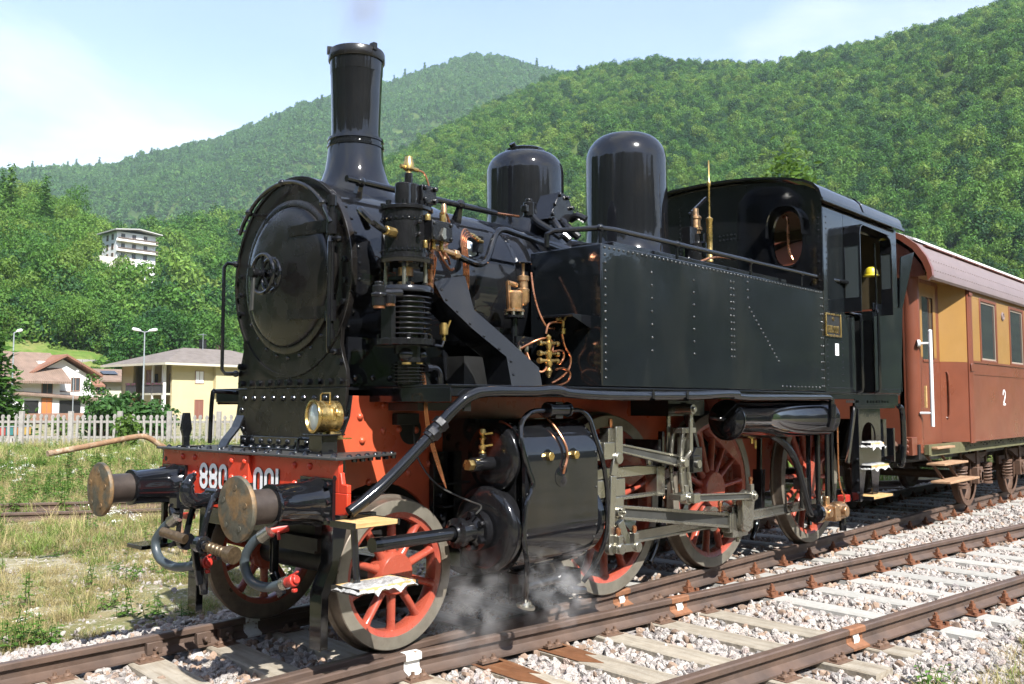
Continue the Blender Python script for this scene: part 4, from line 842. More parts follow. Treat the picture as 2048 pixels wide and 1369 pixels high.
# cab inside, back sheet and bunker
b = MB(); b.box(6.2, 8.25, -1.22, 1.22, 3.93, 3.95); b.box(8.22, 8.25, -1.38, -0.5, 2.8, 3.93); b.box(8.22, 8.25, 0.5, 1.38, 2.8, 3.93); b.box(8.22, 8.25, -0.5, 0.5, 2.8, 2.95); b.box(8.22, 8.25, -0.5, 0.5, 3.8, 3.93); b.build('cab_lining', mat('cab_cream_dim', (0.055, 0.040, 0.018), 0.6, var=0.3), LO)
b = MB(); b.box(6.15, 7.45, -0.62, 0.9, 1.74, 2.95); b.box(7.55, 8.2, -1.36, 1.36, 1.74, 2.6); b.box(6.13, 6.15, -1.38, 1.38, 1.74, 2.80); b.build('backhead', M_MATT, LO)
b = MB(); b.box(8.47, 8.49, -1.36, 1.36, 1.76, 2.8); b.add([(8.36, -1.40, 2.80), (8.46, -1.40, 2.80), (8.83, -1.44, 3.56), (8.40, -1.42, 3.45), (8.36, -1.385, 2.80), (8.46, -1.385, 2.80), (8.83, -1.425, 3.56), (8.40, -1.405, 3.45)], [(0, 1, 2, 3), (7, 6, 5, 4), (0, 4, 5, 1), (1, 5, 6, 2), (2, 6, 7, 3), (3, 7, 4, 0)])
b.build('bunker_sheet', M_TANK, LO)
p = at(1742, 540, 'y', -1.27)
b = MB(); b.lathe(p-Vector((0, 0, 0.08)), (0, 0, 1), [(0.096, 0.0), (0.094, 0.012), (0.082, 0.018), (0.080, 0.05), (0.062, 0.092), (0.032, 0.112), (0, 0.115)], 24); hel = b.build('safety_helmet', M_YEL, None); tag(hel, 'yellow safety helmet hanging inside the locomotive cab opening', 'helmet')
# cab steps and plates below
b = MB()
st = [(7.08, 1.58), (7.78, 1.58), (7.78, 1.24)] + [(7.43+0.23*math.cos(t), 1.22+0.20*math.sin(t)) for t in [PI*i/10 for i in range(11)]][0:0] + [(7.78, 0.95), (7.72, 0.80), (7.62, 0.50), (7.50, 0.50), (7.46, 0.84), (7.30, 0.84), (7.18, 0.50), (7.08, 0.50)]
bm = bmesh.new()
def ringv(pl, y): 
    v = [bm.verts.new((x, y, z)) for x, z in pl]; return [bm.edges.new((v[i], v[(i+1) % len(v)])) for i in range(len(v))]
ee = ringv(st, -1.34)
ee += ringv([(7.20, 1.16), (7.62, 1.16)] + [(7.41+0.21*math.cos(t), 1.22+0.17*math.sin(t)) for t in [PI*i/10 for i in range(11)]], -1.34)
bmesh.ops.triangle_fill(bm, use_beauty=True, edges=ee)
r = bmesh.ops.extrude_face_region(bm, geom=bm.faces[:]); bmesh.ops.translate(bm, verts=[v for v in r['geom'] if isinstance(v, bmesh.types.BMVert)], vec=(0, 0.018, 0)); bmesh.ops.recalc_face_normals(bm, faces=bm.faces[:])
me = bpy.data.meshes.new('step_plate'); bm.to_mesh(me); bm.free(); me.materials.append(M_BLACK)
sp = bpy.data.objects.new('step_plate', me); COL.objects.link(sp); sp.parent = LO
b = MB(); b.bar((7.04, -1.33, 1.58), (7.04, -1.33, 0.50), 0.10, 0.05); b.bar((6.72, -1.36, 0.95), (6.98, -1.36, 1.62), 0.03, 0.06); b.cyl((7.70, -1.30, 0.85), (7.74, -1.30, 0.50), 0.015, 8)
for z in (0.98, 0.74, 0.60): b.rivet((7.0, -1.36, z), (0, -1, 0), 0.018, 8); b.rivet((7.07, -1.36, z+0.0), (0, -1, 0), 0.018, 8)
b.box(6.95, 8.15, -1.385, -1.36, 1.55, 1.70); b.box(7.80, 8.30, -1.22, 1.22, 0.95, 1.42); b.build('step_hanger', M_BLACK, LO, bevel=0.004)
b = MB()
for i in range(8): b.box(6.66+i*0.045, 6.69+i*0.045, -1.386, -1.39, 1.615, 1.645); b.box(7.25+i*0.09, 7.29+i*0.09, -1.386, -1.39, 1.615, 1.645)
b.build('valance_slots', M_MATT, LO)
def crumple(x0, x1, y0, y1, z0, z1, name, parent, seed, drip=0.05):
    rr = random.Random(seed); bm = bmesh.new(); nx, ny_ = 16, 8; top = []; 
    g = [[None]*(ny_+1) for _ in range(nx+1)]
    for i in range(nx+1):
        for j in range(ny_+1):
            u, v = i/nx, j/ny_; e = max(0, abs(v-0.5)*2-0.6)/0.4; e2 = max(0, abs(u-0.5)*2-0.78)/0.22
            z = z1 + rr.uniform(-0.004, 0.007) - max(e, e2)**1.3*(z1-z0)*0.8 - (max(0, e-0.9)*10*drip*max(0, math.sin(u*17+seed))**6)
            g[i][j] = bm.verts.new((x0+(x1-x0)*u+rr.uniform(-.008, .008), y0+(y1-y0)*v+rr.uniform(-.008, .008), z))
    for i in range(nx):
        for j in range(ny_): bm.faces.new((g[i][j], g[i+1][j], g[i+1][j+1], g[i][j+1]))
    me = bpy.data.meshes.new(name); bm.to_mesh(me); bm.free(); me.materials.append(M_FOIL)
    o = bpy.data.objects.new(name, me); COL.objects.link(o); o.parent = parent; m = o.modifiers.new('thick', 'SOLIDIFY'); m.thickness = 0.003; return o
def slat_step(x0, x1, y0, y1, z, parent, n=5, name='step', wrap=None):
    b = MB(); b.box(x0-0.012, x0, y0-0.004, y1+0.004, z-0.034, z+0.004); b.box(x1, x1+0.012, y0-0.004, y1+0.004, z-0.034, z+0.004); b.box(x0, x1, y0+0.02, y1-0.02, z-0.034, z-0.028)
    s_ = b.build(name, M_BLACK, parent, bevel=0.002); w = (y1-y0)/n
    for i in range(n):
        b = MB(); b.box(x0, x1, y0+i*w+0.004, y0+(i+1)*w-0.004, z-0.028, z); b.build('slat', M_WOOD, s_, bevel=0.002)
    return s_
slat_step(7.20, 7.80, -1.46, -1.20, 0.545, LO)
s1 = slat_step(7.15, 7.70, -1.46, -1.22, 0.90, LO); crumple(7.12, 7.74, -1.475, -1.20, 0.845, 0.912, 'wrapping', s1, 3, 0.06)
s2 = slat_step(7.20, 7.62, -1.44, -1.28, 1.155, LO); crumple(7.17, 7.66, -1.455, -1.26, 1.09, 1.167, 'wrapping', s2, 5, 0.06)
# rear buffer beam and hose
b = MB(); b.box(8.45, 8.50, -1.25, 1.25, 0.88, 1.30); b.build('rear_beam', M_BLACK, LO, bevel=0.004)
for s in (-1, 1):
    b = MB(); b.cyl((8.50, s*0.875, 1.02), (8.85, s*0.875, 1.02), 0.11, 24); b.cyl((8.85, s*0.875, 1.02), (8.96, s*0.875, 1.02), 0.085, 24); b.cyl((8.96, s*0.875, 1.02), (8.99, s*0.875, 1.02), 0.183, 32); b.build('buffer', M_BLACK, LO)
b = MB(); b.tube([(8.40, -1.34, 1.58), (8.46, -1.36, 1.50), (8.48, -1.36, 1.10), (8.46, -1.34, 0.86), (8.50, -1.30, 0.84)], 0.035, 10, smooth=4); b.build('rear_hose', M_BLACK, LO)
# ------------------------------------------------------------------ wheels
def make_wheel(R, nsp, name, phase, weight=None, hub=0.16, tw=0.16):
    """near-side wheel about its own centre, outer face towards -y at y=0 (that is world y = -0.815)"""
    ri = R*0.87 if R > 0.6 else R*0.83
    root = MB()
    root.lathe((0, 0, 0), (0, 1, 0), [(ri, 0.012), (ri, 0.0), (R-0.006, 0.0)], 80); tyre = root.build(name, M_TYRE, LO)
    b = MB(); b.lathe((0, 0, 0), (0, 1, 0), [(R-0.006, 0.0), (R, 0.004), (R+0.002, 0.085), (R+0.008, 0.098), (R+0.026, 0.106), (R+0.028, 0.118), (R+0.018, 0.130), (R-0.01, 0.135), (ri, 0.135)], 80); b.build('tread', M_TREAD, tyre)
    b = MB(); rr = ri-0.05 if R > 0.6 else ri-0.042
    b.lathe((0, 0.012, 0), (0, 1, 0), [(ri, 0.0), (ri-0.008, 0.004), (rr+0.004, 0.012), (rr, 0.03), (rr, 0.10), (rr+0.01, 0.115), (ri, 0.118)], 80)
    b.lathe((0, -0.005 if R < 0.6 else -0.02, 0), (0, 1, 0), [(0, 0.0), (hub-0.008, 0.0), (hub, 0.008), (hub+0.01, 0.05), (hub+0.012, 0.13), (0, 0.14)], 40); wc = b.build('wheel_centre', M_REDW, tyre, ang=40)
    b = MB(); p0, p1 = hub-0.02, rr+0.02; nseg = 6; k = 10; vs = []
    for i in range(nseg+1):
        t = i/nseg; x = p0+(p1-p0)*t; fl = max(0, (abs(t-0.5)*2-0.62)/0.38)**2; w = (0.052-0.010*t)*(1 if R > 0.6 else 0.95)*(1+0.75*fl)/2*1.15; d = 0.075*(1+0.1*fl)/2
        for j in range(k): a = 2*PI*j/k; vs.append((x, 0.062+d*math.sin(a), w*math.cos(a)))
    b.add(vs, [(i*k+j, i*k+(j+1) % k, (i+1)*k+(j+1) % k, (i+1)*k+j) for i in range(nseg) for j in range(k)])
    sm = b.mesh('spoke', M_REDW, 60)
    for i in range(nsp):
        o = bpy.data.objects.new('spoke', sm); COL.objects.link(o); o.parent = tyre; o.rotation_euler = (0, phase+2*PI*i/nsp, 0)
    if weight is not None:
        a0, a1, chord = weight; b = MB(); n = 16; aa = [math.radians(a0+(a1-a0)*i/n) for i in range(n+1)]
        pl = [((rr+0.01)*math.cos(a), (rr+0.01)*math.sin(a)) for a in aa]
        if chord: pl += [(chord*math.cos(math.radians((a0+a1)/2+40)), chord*math.sin(math.radians((a0+a1)/2+40))), (chord*math.cos(math.radians((a0+a1)/2-40)), chord*math.sin(math.radians((a0+a1)/2-40)))]
        b.prism(pl, 'xz', 0.018, 0.10); b.build('counterweight', M_REDW, tyre, bevel=0.006)
    return tyre
def place_wheel(w, x, R, side):
    if side < 0: w.location = (x, -0.815, R)
    else: w.location = (x, 0.815, R); w.rotation_euler = (0, 0, PI)
for side in (-1, 1):
    place_wheel(make_wheel(0.487, 10, 'leading_wheel', math.radians(90), None, 0.135), XL, 0.487, side)
    for i, x in enumerate(XD):
        wt = [(20, 100, 0.36), (20, 100, None), (55, 125, None)][i]
        place_wheel(make_wheel(0.755, 14, 'driving_wheel', math.radians(90+8*i), wt, 0.18), x, 0.755, side)
for x, R in [(XL, 0.487)] + [(x, 0.755) for x in XD]:
    b = MB(); b.cyl((x, -0.70, R), (x, 0.70, R), 0.085, 20); b.build('axle', M_MATT, LO)
# guard irons ahead of the leading wheels
for s in (-1, 1):
    b = MB(); b.prism([(0.16, 0.92), (0.28, 0.92), (0.22, 0.60), (0.13, 0.42), (0.13, 0.105), (0.075, 0.105), (0.075, 0.45), (0.15, 0.62)], 'xz', s*0.69, s*0.81); b.build('guard_iron', M_BLACK, LO, bevel=0.004)
# dark gear between the front frames: bogie frame, springs, drag box
b = MB(); b.box(0.05, 0.34, -0.56, 0.56, 0.90, 1.26); b.box(0.30, 1.10, -0.42, 0.42, 0.62, 0.80); b.box(0.22, 0.34, -0.56, 0.56, 0.66, 0.74)
for y in (-0.5, 0.5):
    for i in range(6): b.box(XL-0.45+i*0.06, XL+0.45-i*0.06, y-0.045, y+0.045, 0.98-i*0.0+0.022*i-0.12, 1.0+0.022*i-0.12)
b.build('front_gear', M_MATT, LO)
# brake blocks between wheels
for x in (3.92, 5.85):
    b = MB(); b.bar((x, -0.76, 1.35), (x-0.05, -0.76, 0.45), 0.05, 0.04); b.prism([(x-0.10, 0.42), (x-0.02, 0.42), (x+0.02, 0.9), (x-0.06, 0.9)], 'xz', -0.81, -0.70); b.tube([(x-0.02, -0.74, 0.6), (x-0.1, -0.76, 0.35), (x-0.25, -0.78, 0.18)], 0.03, 8, smooth=4); b.build('brake_hanger', M_BLACK, LO, bevel=0.004)
# ------------------------------------------------------------------ cylinder and valve chest
CY, CZ = -1.11, 0.755
b = MB(); b.cyl((1.20, CY, CZ), (2.20, CY, CZ), 0.27, 48); b.cyl((1.25, -1.13, 1.24), (2.16, -1.13, 1.24), 0.215, 40); b.box(1.30, 2.12, -1.30, -0.60, 0.70, 1.35)
b.prism([(1.28, 0.45), (2.12, 0.45), (2.12, 1.50), (1.28, 1.50)], 'xz', -0.98, -0.60)
cyl_ = b.build('cylinder', M_BLACK, LO)
# lagging: smooth sheet wrapping valve chest and cylinder
out = []
for a in range(100, 185, 8): t = math.radians(a); out.append((-1.12+0.285*math.cos(t), 1.215+0.285*math.sin(t)))
out += [(-1.405, 1.0)]
for a in range(180, 292, 8): t = math.radians(a); out.append((-1.11+0.295*math.cos(t), 0.775+0.33*math.sin(t)))
b = MB(); vs = [(1.28, y, z) for y, z in out] + [(2.08, y, z) for y, z in out]; n = len(out)
inn = [(-1.0+(y+1.0)*0.93, 0.98+(z-0.98)*0.96) for y, z in out]; vs += [(1.28, y, z) for y, z in inn] + [(2.08, y, z) for y, z in inn]
b.add(vs, [(i, i+1, n+i+1, n+i) for i in range(n-1)] + [(2*n+i, 2*n+i+1, i+1, i) for i in range(n-1)] + [(n+i, n+i+1, 3*n+i+1, 3*n+i) for i in range(n-1)])
lag = b.build('cylinder_lagging', M_BLACK, LO, ang=50)
b = MB()
for x in (1.30, 2.06):
    for i in range(1, 11): t = i/11; q = out[int(t*(n-1))]; b.rivet((x, q[0]-0.001, q[1]), (0, -1, 0.0), 0.009, 6)
b.build('lagging_screws', M_STEELD, lag)
b = MB()
for x in (1.52, 1.80): b.hexn((x, -1.398, 1.245), (0, -1, 0), 0.032, 0.04)
b.build('hex_plug', M_BRASS, lag, bevel=0.003)
b = MB()
for x in (1.52, 1.80): b.lathe((x, -1.394, 1.245), (0, -1, 0), [(0.048, 0), (0.048, 0.006), (0.03, 0.008)], 24)
b.lathe((1.665, -1.398, 1.10), (0, -1, 0), [(0.075, 0), (0.073, 0.010), (0.03, 0.014), (0, 0.022)], 28); b.build('cover_disc', M_BLACK, lag)
b = MB(); b.tube([(1.66, -1.20, 1.545), (1.675, -1.30, 1.475), (1.69, -1.385, 1.37), (1.705, -1.418, 1.29), (1.70, -1.424, 1.22), (1.672, -1.426, 1.16), (1.668, -1.416, 1.12)], 0.010, 10, smooth=5); b.build('oil_pipe', M_COPPER, LO)
# covers
b = MB(); b.lathe((1.20, CY, CZ), (-1, 0, 0), [(0.280, -0.08), (0.282, -0.02), (0.290, -0.018), (0.290, 0.012), (0.282, 0.022), (0.24, 0.034), (0.10, 0.042), (0, 0.044)], 56); cov = b.build('cylinder_cover', M_CAST, LO, ang=45)
b = MB(); b.lathe((1.27, -1.13, 1.24), (-1, 0, 0), [(0.232, -0.02), (0.236, 0.0), (0.236, 0.018), (0.228, 0.027), (0.15, 0.036), (0, 0.038)], 48); vc = b.build('valve_cover', M_CAST, LO, ang=45)
b = MB(); b.cyl((1.21, -1.16, 1.20), (1.02, -1.16, 1.20), 0.048, 20); b.cyl((1.12, -1.16, 1.24), (1.12, -1.16, 1.27), 0.03, 12); b.build('relief_valve', M_CAST, vc, bevel=0.004)
b = MB(); b.cyl((1.02, -1.16, 1.20), (0.975, -1.16, 1.20), 0.038, 6); b.lathe((1.12, -1.16, 1.26), (0, 0, 1), [(0.012, 0), (0.026, 0.015), (0.014, 0.03), (0.024, 0.045), (0.026, 0.065), (0.012, 0.075), (0.016, 0.10), (0.028, 0.115), (0.012, 0.13), (0.026, 0.15), (0.022, 0.175), (0.0, 0.178)], 14)
for z in (1.32, 1.40): b.bar((1.12, -1.16, z), (1.16, -1.22, z+0.01), 0.012, 0.012)
b.build('oil_cup', M_BRASS, vc)
# tail-rod sleeve in front of the cylinder
b = MB(); b.cyl((1.14, CY, CZ), (1.08, CY, CZ), 0.135, 32)
for i in range(6): t = math.radians(60*i+30); b.hexn((1.085, CY+0.11*math.cos(t), CZ+0.11*math.sin(t)), (-1, 0, 0), 0.022, 0.04)
b.lathe((1.08, CY, CZ), (-1, 0, 0), [(0.105, 0), (0.075, 0.03), (0.065, 0.10), (0.10, 0.12), (0.10, 0.16), (0.065, 0.175), (0.055, 0.19)], 28)
for i in range(4): t = math.radians(90*i+45); b.hexn((0.93, CY+0.085*math.cos(t), CZ+0.085*math.sin(t)), (-1, 0, 0), 0.014, 0.02)
b.build('gland', M_CAST, cov)
b = MB(); b.cyl((0.92, CY, CZ), (0.24, CY, CZ), 0.042, 20); b.cyl((0.30, CY, CZ), (0.22, CY, CZ), 0.046, 20); b.build('tail_rod_sleeve', M_BLACK, LO)
b = MB(); b.box(1.28, 1.37, -0.72, -0.60, 0.72, 1.26); b.box(1.14, 1.28, -0.66, -0.61, 0.72, 1.26)
for z in (0.8, 0.95, 1.1, 1.22): b.hexn((1.21, -0.66, z), (0, -1, 0), 0.028, 0.03)
for z in (0.88, 1.04): b.box(1.15, 1.28, -0.76, -0.66, z-0.008, z+0.008)
b.build('cylinder_flange', M_CAST, LO, bevel=0.004)
# drain cocks and pipes under the cylinder
b = MB(); b.box(1.42, 1.58, -1.22, -1.02, 0.36, 0.45); b.box(1.40, 1.60, -1.25, -1.0, 0.425, 0.44); b.hexn((1.45, -1.22, 0.44), (0, 0, 1), 0.02, 0.02); b.hexn((1.55, -1.22, 0.44), (0, 0, 1), 0.02, 0.02); b.cyl((1.5, -1.12, 0.36), (1.5, -1.12, 0.26), 0.06, 14); b.tube([(1.5, -1.14, 0.32), (1.8, -1.14, 0.33), (2.05, -1.14, 0.33)], 0.035, 10); b.box(2.02, 2.14, -1.2, -1.05, 0.27, 0.38); b.cyl((1.98, -1.22, 0.25), (2.15, -1.22, 0.22), 0.03, 8); b.build('drain_cock', M_CAST, LO, bevel=0.004)
b = MB(); b.lathe((1.40, -1.30, 0.225), (0.1, -0.2, 1), [(0.065, 0), (0.065, 0.016), (0.04, 0.02), (0.028, 0.05)], 20)
for i in range(4): t = math.radians(90*i); b.hexn((1.40+0.047*math.cos(t), -1.30+0.047*math.sin(t), 0.24), (0, 0, 1), 0.010, 0.012)
b.build('pipe_flange', M_STEEL, LO)
# hoses draped either side of the lagging
b = MB(); b.cyl((1.60, -1.34, 1.565), (1.80, -1.34, 1.565), 0.045, 16); b.box(1.66, 1.74, -1.36, -1.28, 1.50, 1.62); b.cyl((1.58, -1.34, 1.565), (1.60, -1.34, 1.565), 0.055, 12); b.cyl((1.80, -1.34, 1.565), (1.82, -1.34, 1.565), 0.055, 12); b.build('pipe_union', M_CAST, LO, bevel=0.004)
b = MB(); b.tube([(1.60, -1.34, 1.56), (1.42, -1.34, 1.55), (1.31, -1.35, 1.48), (1.27, -1.38, 1.36), (1.30, -1.41, 1.18), (1.33, -1.43, 1.06), (1.27, -1.42, 0.92), (1.25, -1.42, 0.72), (1.28, -1.42, 0.56), (1.32, -1.38, 0.42), (1.39, -1.31, 0.26)], 0.018, 10, smooth=5); b.build('drain_hose', M_BLACK, LO)
b = MB(); b.tube([(1.80, -1.34, 1.56), (1.96, -1.34, 1.555), (2.05, -1.35, 1.50), (2.09, -1.37, 1.38), (2.13, -1.41, 1.20), (2.17, -1.42, 1.0), (2.18, -1.42, 0.82), (2.18, -1.40, 0.62), (2.14, -1.34, 0.44), (2.06, -1.28, 0.30)], 0.018, 10, smooth=5); b.build('drain_hose', M_BLACK, LO)
# long pipe along the running board edge and down to the front step
b = MB(); b.tube([(-0.02, -1.20, 0.98), (0.20, -1.24, 1.13), (0.50, -1.33, 1.42), (0.62, -1.38, 1.56), (0.74, -1.42, 1.655), (0.90, -1.44, 1.685), (1.30, -1.45, 1.69), (1.46, -1.45, 1.70), (1.58, -1.45, 1.70), (1.72, -1.45, 1.68), (2.3, -1.45, 1.665), (3.4, -1.45, 1.675), (3.85, -1.45, 1.69), (4.1, -1.45, 1.69)], 0.036, 14, smooth=4); b.build('air_pipe', M_BLACK, LO)
b = MB(); b.tube([(4.0, -1.45, 1.675), (4.3, -1.45, 1.665), (6.05, -1.45, 1.675), (6.13, -1.45, 1.65), (6.14, -1.45, 1.50)], 0.030, 12); b.cyl((6.14, -1.45, 1.60), (6.14, -1.45, 1.46), 0.040, 12); b.cyl((6.14, -1.45, 1.46), (6.14, -1.42, 1.36), 0.045, 12); b.build('air_pipe', M_BLACK, LO)
b = MB()
for q, d in (((0.535, -1.345, 1.465), 0.055), ((0.49, -1.328, 1.41), 0.055)): b.hexn(q, (0.30, -0.09, 0.29), d, 0.05)
b.cyl((0.475, -1.322, 1.395), (0.565, -1.352, 1.49), 0.046, 14); b.build('pipe_nut', M_CAST, LO, bevel=0.004)
b = MB()
for x in (2.7, 3.2): b.box(x-0.015, x+0.015, -1.49, -1.39, 1.63, 1.645); b.box(x-0.015, x+0.015, -1.49, -1.484, 1.63, 1.72)
b.box(0.70, 0.76, -1.41, -1.39, 1.56, 1.62); b.build('pipe_clip', M_CAST, LO)
# thin copper lines in front of the frame
b = MB()
for k in range(4): b.tube([(0.80+0.010*k, -0.80, 2.40), (0.78+0.012*k, -0.84, 2.05), (0.72+0.009*k, -0.98, 1.85), (0.725+0.009*k, -1.0, 1.72), (0.73+0.009*k, -1.01, 1.55), (0.77+0.011*k, -1.0, 1.40), (0.87+0.009*k, -1.0, 1.16), (0.94, -1.0, 1.04)], 0.0032, 6, smooth=3)
b.build('oil_pipe', M_COPPER, LO)
b = MB(); b.tube([(0.98, -0.63, 1.46), (0.95, -0.66, 1.38), (0.94, -0.72, 1.22), (1.00, -0.85, 1.05), (1.12, -1.02, 0.95), (1.11, -1.16, 0.92), (1.02, -1.2, 0.88)], 0.006, 6, smooth=4); b.build('conduit', M_STEELD, LO)
b = MB(); b.box(0.80, 1.0, -0.66, -0.60, 1.46, 1.54); b.box(0.68, 1.05, -1.0, -0.7, 1.56, 1.615); b.build('under_board_box', M_MATT, LO, bevel=0.004)
# wedge sheet behind the front beam end
b = MB(); b.box(0.06, 0.10, -0.95, -0.85, 1.02, 1.20); b.box(0.04, 0.16, -0.92, -0.78, 1.16, 1.26); b.build('beam_gusset', M_BLACK, LO)
# ------------------------------------------------------------------ valve gear and rods
YR, YC, YV = -1.11, -0.99, -1.24
pin = [(x-0.115, 0.755-0.27) for x in XD]
def fluted(p0, p1, y, h0, h1, th, name, parent=LO, m=M_STEEL, e0=0.0, e1=0.0, rec=True):
    """rod with a milled channel; p = (x, z)"""
    a, c = Vector((p0[0], y, p0[1])), Vector((p1[0], y, p1[1])); d = (c-a).normalized(); u = Vector((0, 1, 0)).cross(d)
    b = MB(); t = 0.16
    b.bar(a, c, th*0.5, h0, up=u, t1=h1)
    for s in (-1, 1):
        b.bar(a+u*(s*h0*0.40), c+u*(s*h1*0.40), th, h0*0.20, up=u, t1=h1*0.20)
    o = b.build(name, m, parent, bevel=0.002)
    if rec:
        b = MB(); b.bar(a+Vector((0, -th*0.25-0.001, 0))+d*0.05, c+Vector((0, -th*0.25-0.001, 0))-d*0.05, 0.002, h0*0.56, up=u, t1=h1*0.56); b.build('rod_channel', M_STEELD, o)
    return o
def boss(mb, x, y, z, r, th, n=24): mb.cyl((x, y-th/2, z), (x, y+th/2, z), r, n)
XH = 2.60                                     # crosshead
# coupling rods
for (p, q) in ((pin[0], pin[1]), (pin[1], pin[2])):
    o = fluted(p, q, YC, 0.10, 0.10, 0.045, 'coupling_rod', rec=False)
for i, p in enumerate(pin):
    b = MB(); boss(b, p[0], YC, p[1], 0.10, 0.075); boss(b, p[0], YC-0.05, p[1], 0.065, 0.06); b.box(p[0]-0.05, p[0]+0.05, YC-0.03, YC+0.03, p[1]+0.08, p[1]+0.13); b.build('rod_end', M_STEEL, LO, bevel=0.003)
    b = MB(); b.cyl((p[0], -0.80, p[1]), (p[0], -1.02, p[1]), 0.055, 18); boss(b, p[0], -0.835, p[1], 0.12, 0.07); b.build('crank_pin', M_REDW if i != 1 else M_STEEL, LO)
# connecting rod
cr = fluted((XH, CZ), pin[1], YR, 0.11, 0.145, 0.075, 'connecting_rod')
b = MB(); px_, pz_ = pin[1]; b.box(px_-0.16, px_+0.13, YR-0.055, YR+0.055, pz_-0.14, pz_+0.15); b.box(px_-0.20, px_-0.14, YR-0.05, YR+0.05, pz_-0.09, pz_+0.10); b.box(px_-0.30, px_-0.20, YR-0.03, YR+0.03, pz_+0.07, pz_+0.12); b.cyl((px_-0.02, YR, pz_+0.15), (px_-0.02, YR, pz_+0.20), 0.03, 10); b.hexn((px_+0.02, YR, pz_-0.14), (0, 0, -1), 0.02, 0.06); b.build('big_end', M_STEEL, cr, bevel=0.006)
b = MB(); boss(b, XH, YR, CZ, 0.085, 0.10); b.build('small_end', M_STEEL, cr, bevel=0.003)
b = MB(); b.lathe((px_-0.30, YR, pz_+0.10), (0, 0, 1), [(0.012, 0), (0.012, 0.06), (0.022, 0.065), (0.022, 0.10), (0.010, 0.115), (0, 0.116)], 12); b.build('oil_cup', M_COPPER, cr)
# return crank
e_pin = (4.60, 0.735); b = MB(); boss(b, px_, YR-0.09, pz_, 0.095, 0.07); b.bar((px_, YR-0.10, pz_), (e_pin[0]+0.02, YR-0.12, e_pin[1]), 0.055, 0.16, up=(0, 0, 1), t1=0.09) if False else b.prism([(px_-0.095, pz_-0.02), (px_+0.085, pz_-0.07), (e_pin[0]+0.20, e_pin[1]-0.02), (e_pin[0]+0.06, e_pin[1]+0.06), (e_pin[0]-0.05, e_pin[1]+0.02)], 'xz', YR-0.13, YR-0.07); b.build('return_crank', M_STEEL, LO, bevel=0.006)
ecx = 4.66
fluted((3.50, 0.800), (ecx, 0.735), YR-0.16, 0.065, 0.065, 0.045, 'eccentric_rod')
for (x, z) in ((3.50, 0.80), (ecx, 0.735)):
    b = MB(); boss(b, x, YR-0.16, z, 0.052, 0.075); boss(b, x, YR-0.205, z, 0.030, 0.03); b.box(x-0.03, x+0.03, YR-0.18, YR-0.14, z+0.04, z+0.11); b.build('rod_end', M_STEEL, LO, bevel=0.003)
b = MB()
for (x, z) in ((3.42, 0.86), (ecx, 0.845)): b.lathe((x, YR-0.16, z), (0, 0, 1), [(0.014, 0), (0.014, 0.03), (0.02, 0.035), (0.018, 0.065), (0, 0.075)], 12)
b.build('oil_cup', M_COPPER, LO)
# expansion link with its hanger and bracket
b = MB(); LXc = 3.47
for y in (YV-0.05, YV+0.045):
    pl = [(LXc+0.02+0.05*math.cos(math.radians(a)) - 0.0, 0) for a in (0,)]
    arcp = [(LXc-0.075+0.9*(1-math.cos(t)), 1.08+0.9*math.sin(t)) for t in np.linspace(-0.30, 0.32, 9)]; arcq = [(LXc+0.055+0.9*(1-math.cos(t)), 1.08+0.9*math.sin(t)) for t in np.linspace(-0.30, 0.32, 9)]
    for k in range(8):
        for A_, w_ in ((arcp, 0.03), (arcq, 0.03)):
            b.bar((A_[k][0], y, A_[k][1]), (A_[k+1][0], y, A_[k+1][1]), 0.022, w_, up=(1, 0, 0))
b.box(LXc-0.10, LXc+0.14, YV-0.065, YV+0.055, 0.79, 0.84); b.box(LXc-0.06, LXc+0.16, YV-0.065, YV+0.055, 1.355, 1.40); b.prism([(LXc+0.0, 0.80), (LXc+0.12, 0.80), (LXc+0.12, 1.15), (LXc+0.06, 1.32), (LXc+0.0, 1.32)], 'xz', YV-0.03, YV+0.03)
b.box(LXc+0.04, LXc+0.14, YV-0.11, YV+0.03, 0.76, 0.84); lk = b.build('expansion_link', M_STEEL, LO, bevel=0.003)
b = MB(); b.box(LXc+0.05, LXc+0.18, YV-0.10, YV+0.10, 1.02, 1.16); b.prism([(LXc+0.10, 1.0), (LXc+0.40, 1.0), (LXc+0.40, 1.22), (LXc+0.30, 1.22), (LXc+0.22, 1.13), (LXc+0.10, 1.13)], 'xz', YV+0.02, YV+0.08); b.prism([(LXc+0.14, 1.62), (LXc+0.16, 1.55), (LXc+0.32, 1.22), (LXc+0.36, 1.22), (LXc+0.22, 1.60)], 'xz', YV+0.02, YV+0.08); b.build('link_bracket', M_CAST, LO, bevel=0.004)
b = MB(); boss(b, LXc+0.12, YV-0.11, 1.09, 0.035, 0.02); b.build('link_trunnion', M_STEEL, lk)
# lifting links
b = MB()
for dy, dx in ((-0.10, 0.02), (0.10, -0.02)):
    b.bar((LXc+dx, YV+dy, 1.56), (LXc-0.01+dx, YV+dy, 1.20), 0.018, 0.045, up=(1, 0, 0)); b.bar((LXc-0.01+dx, YV+dy, 1.20), (LXc-0.06+dx, YV+dy*0.7, 1.13), 0.018, 0.04, up=(1, 0, 0))
b.cyl((LXc, YV-0.14, 1.56), (LXc, YV+0.16, 1.56), 0.045, 16); b.hexn((LXc, YV-0.14, 1.56), (0, -1, 0), 0.025, 0.02); b.build('lifting_link', M_STEEL, LO, bevel=0.003)
b = MB(); b.box(LXc-0.10, LXc+0.5, YV+0.05, -0.8, 1.50, 1.66); b.build('weigh_shaft', M_CAST, LO)
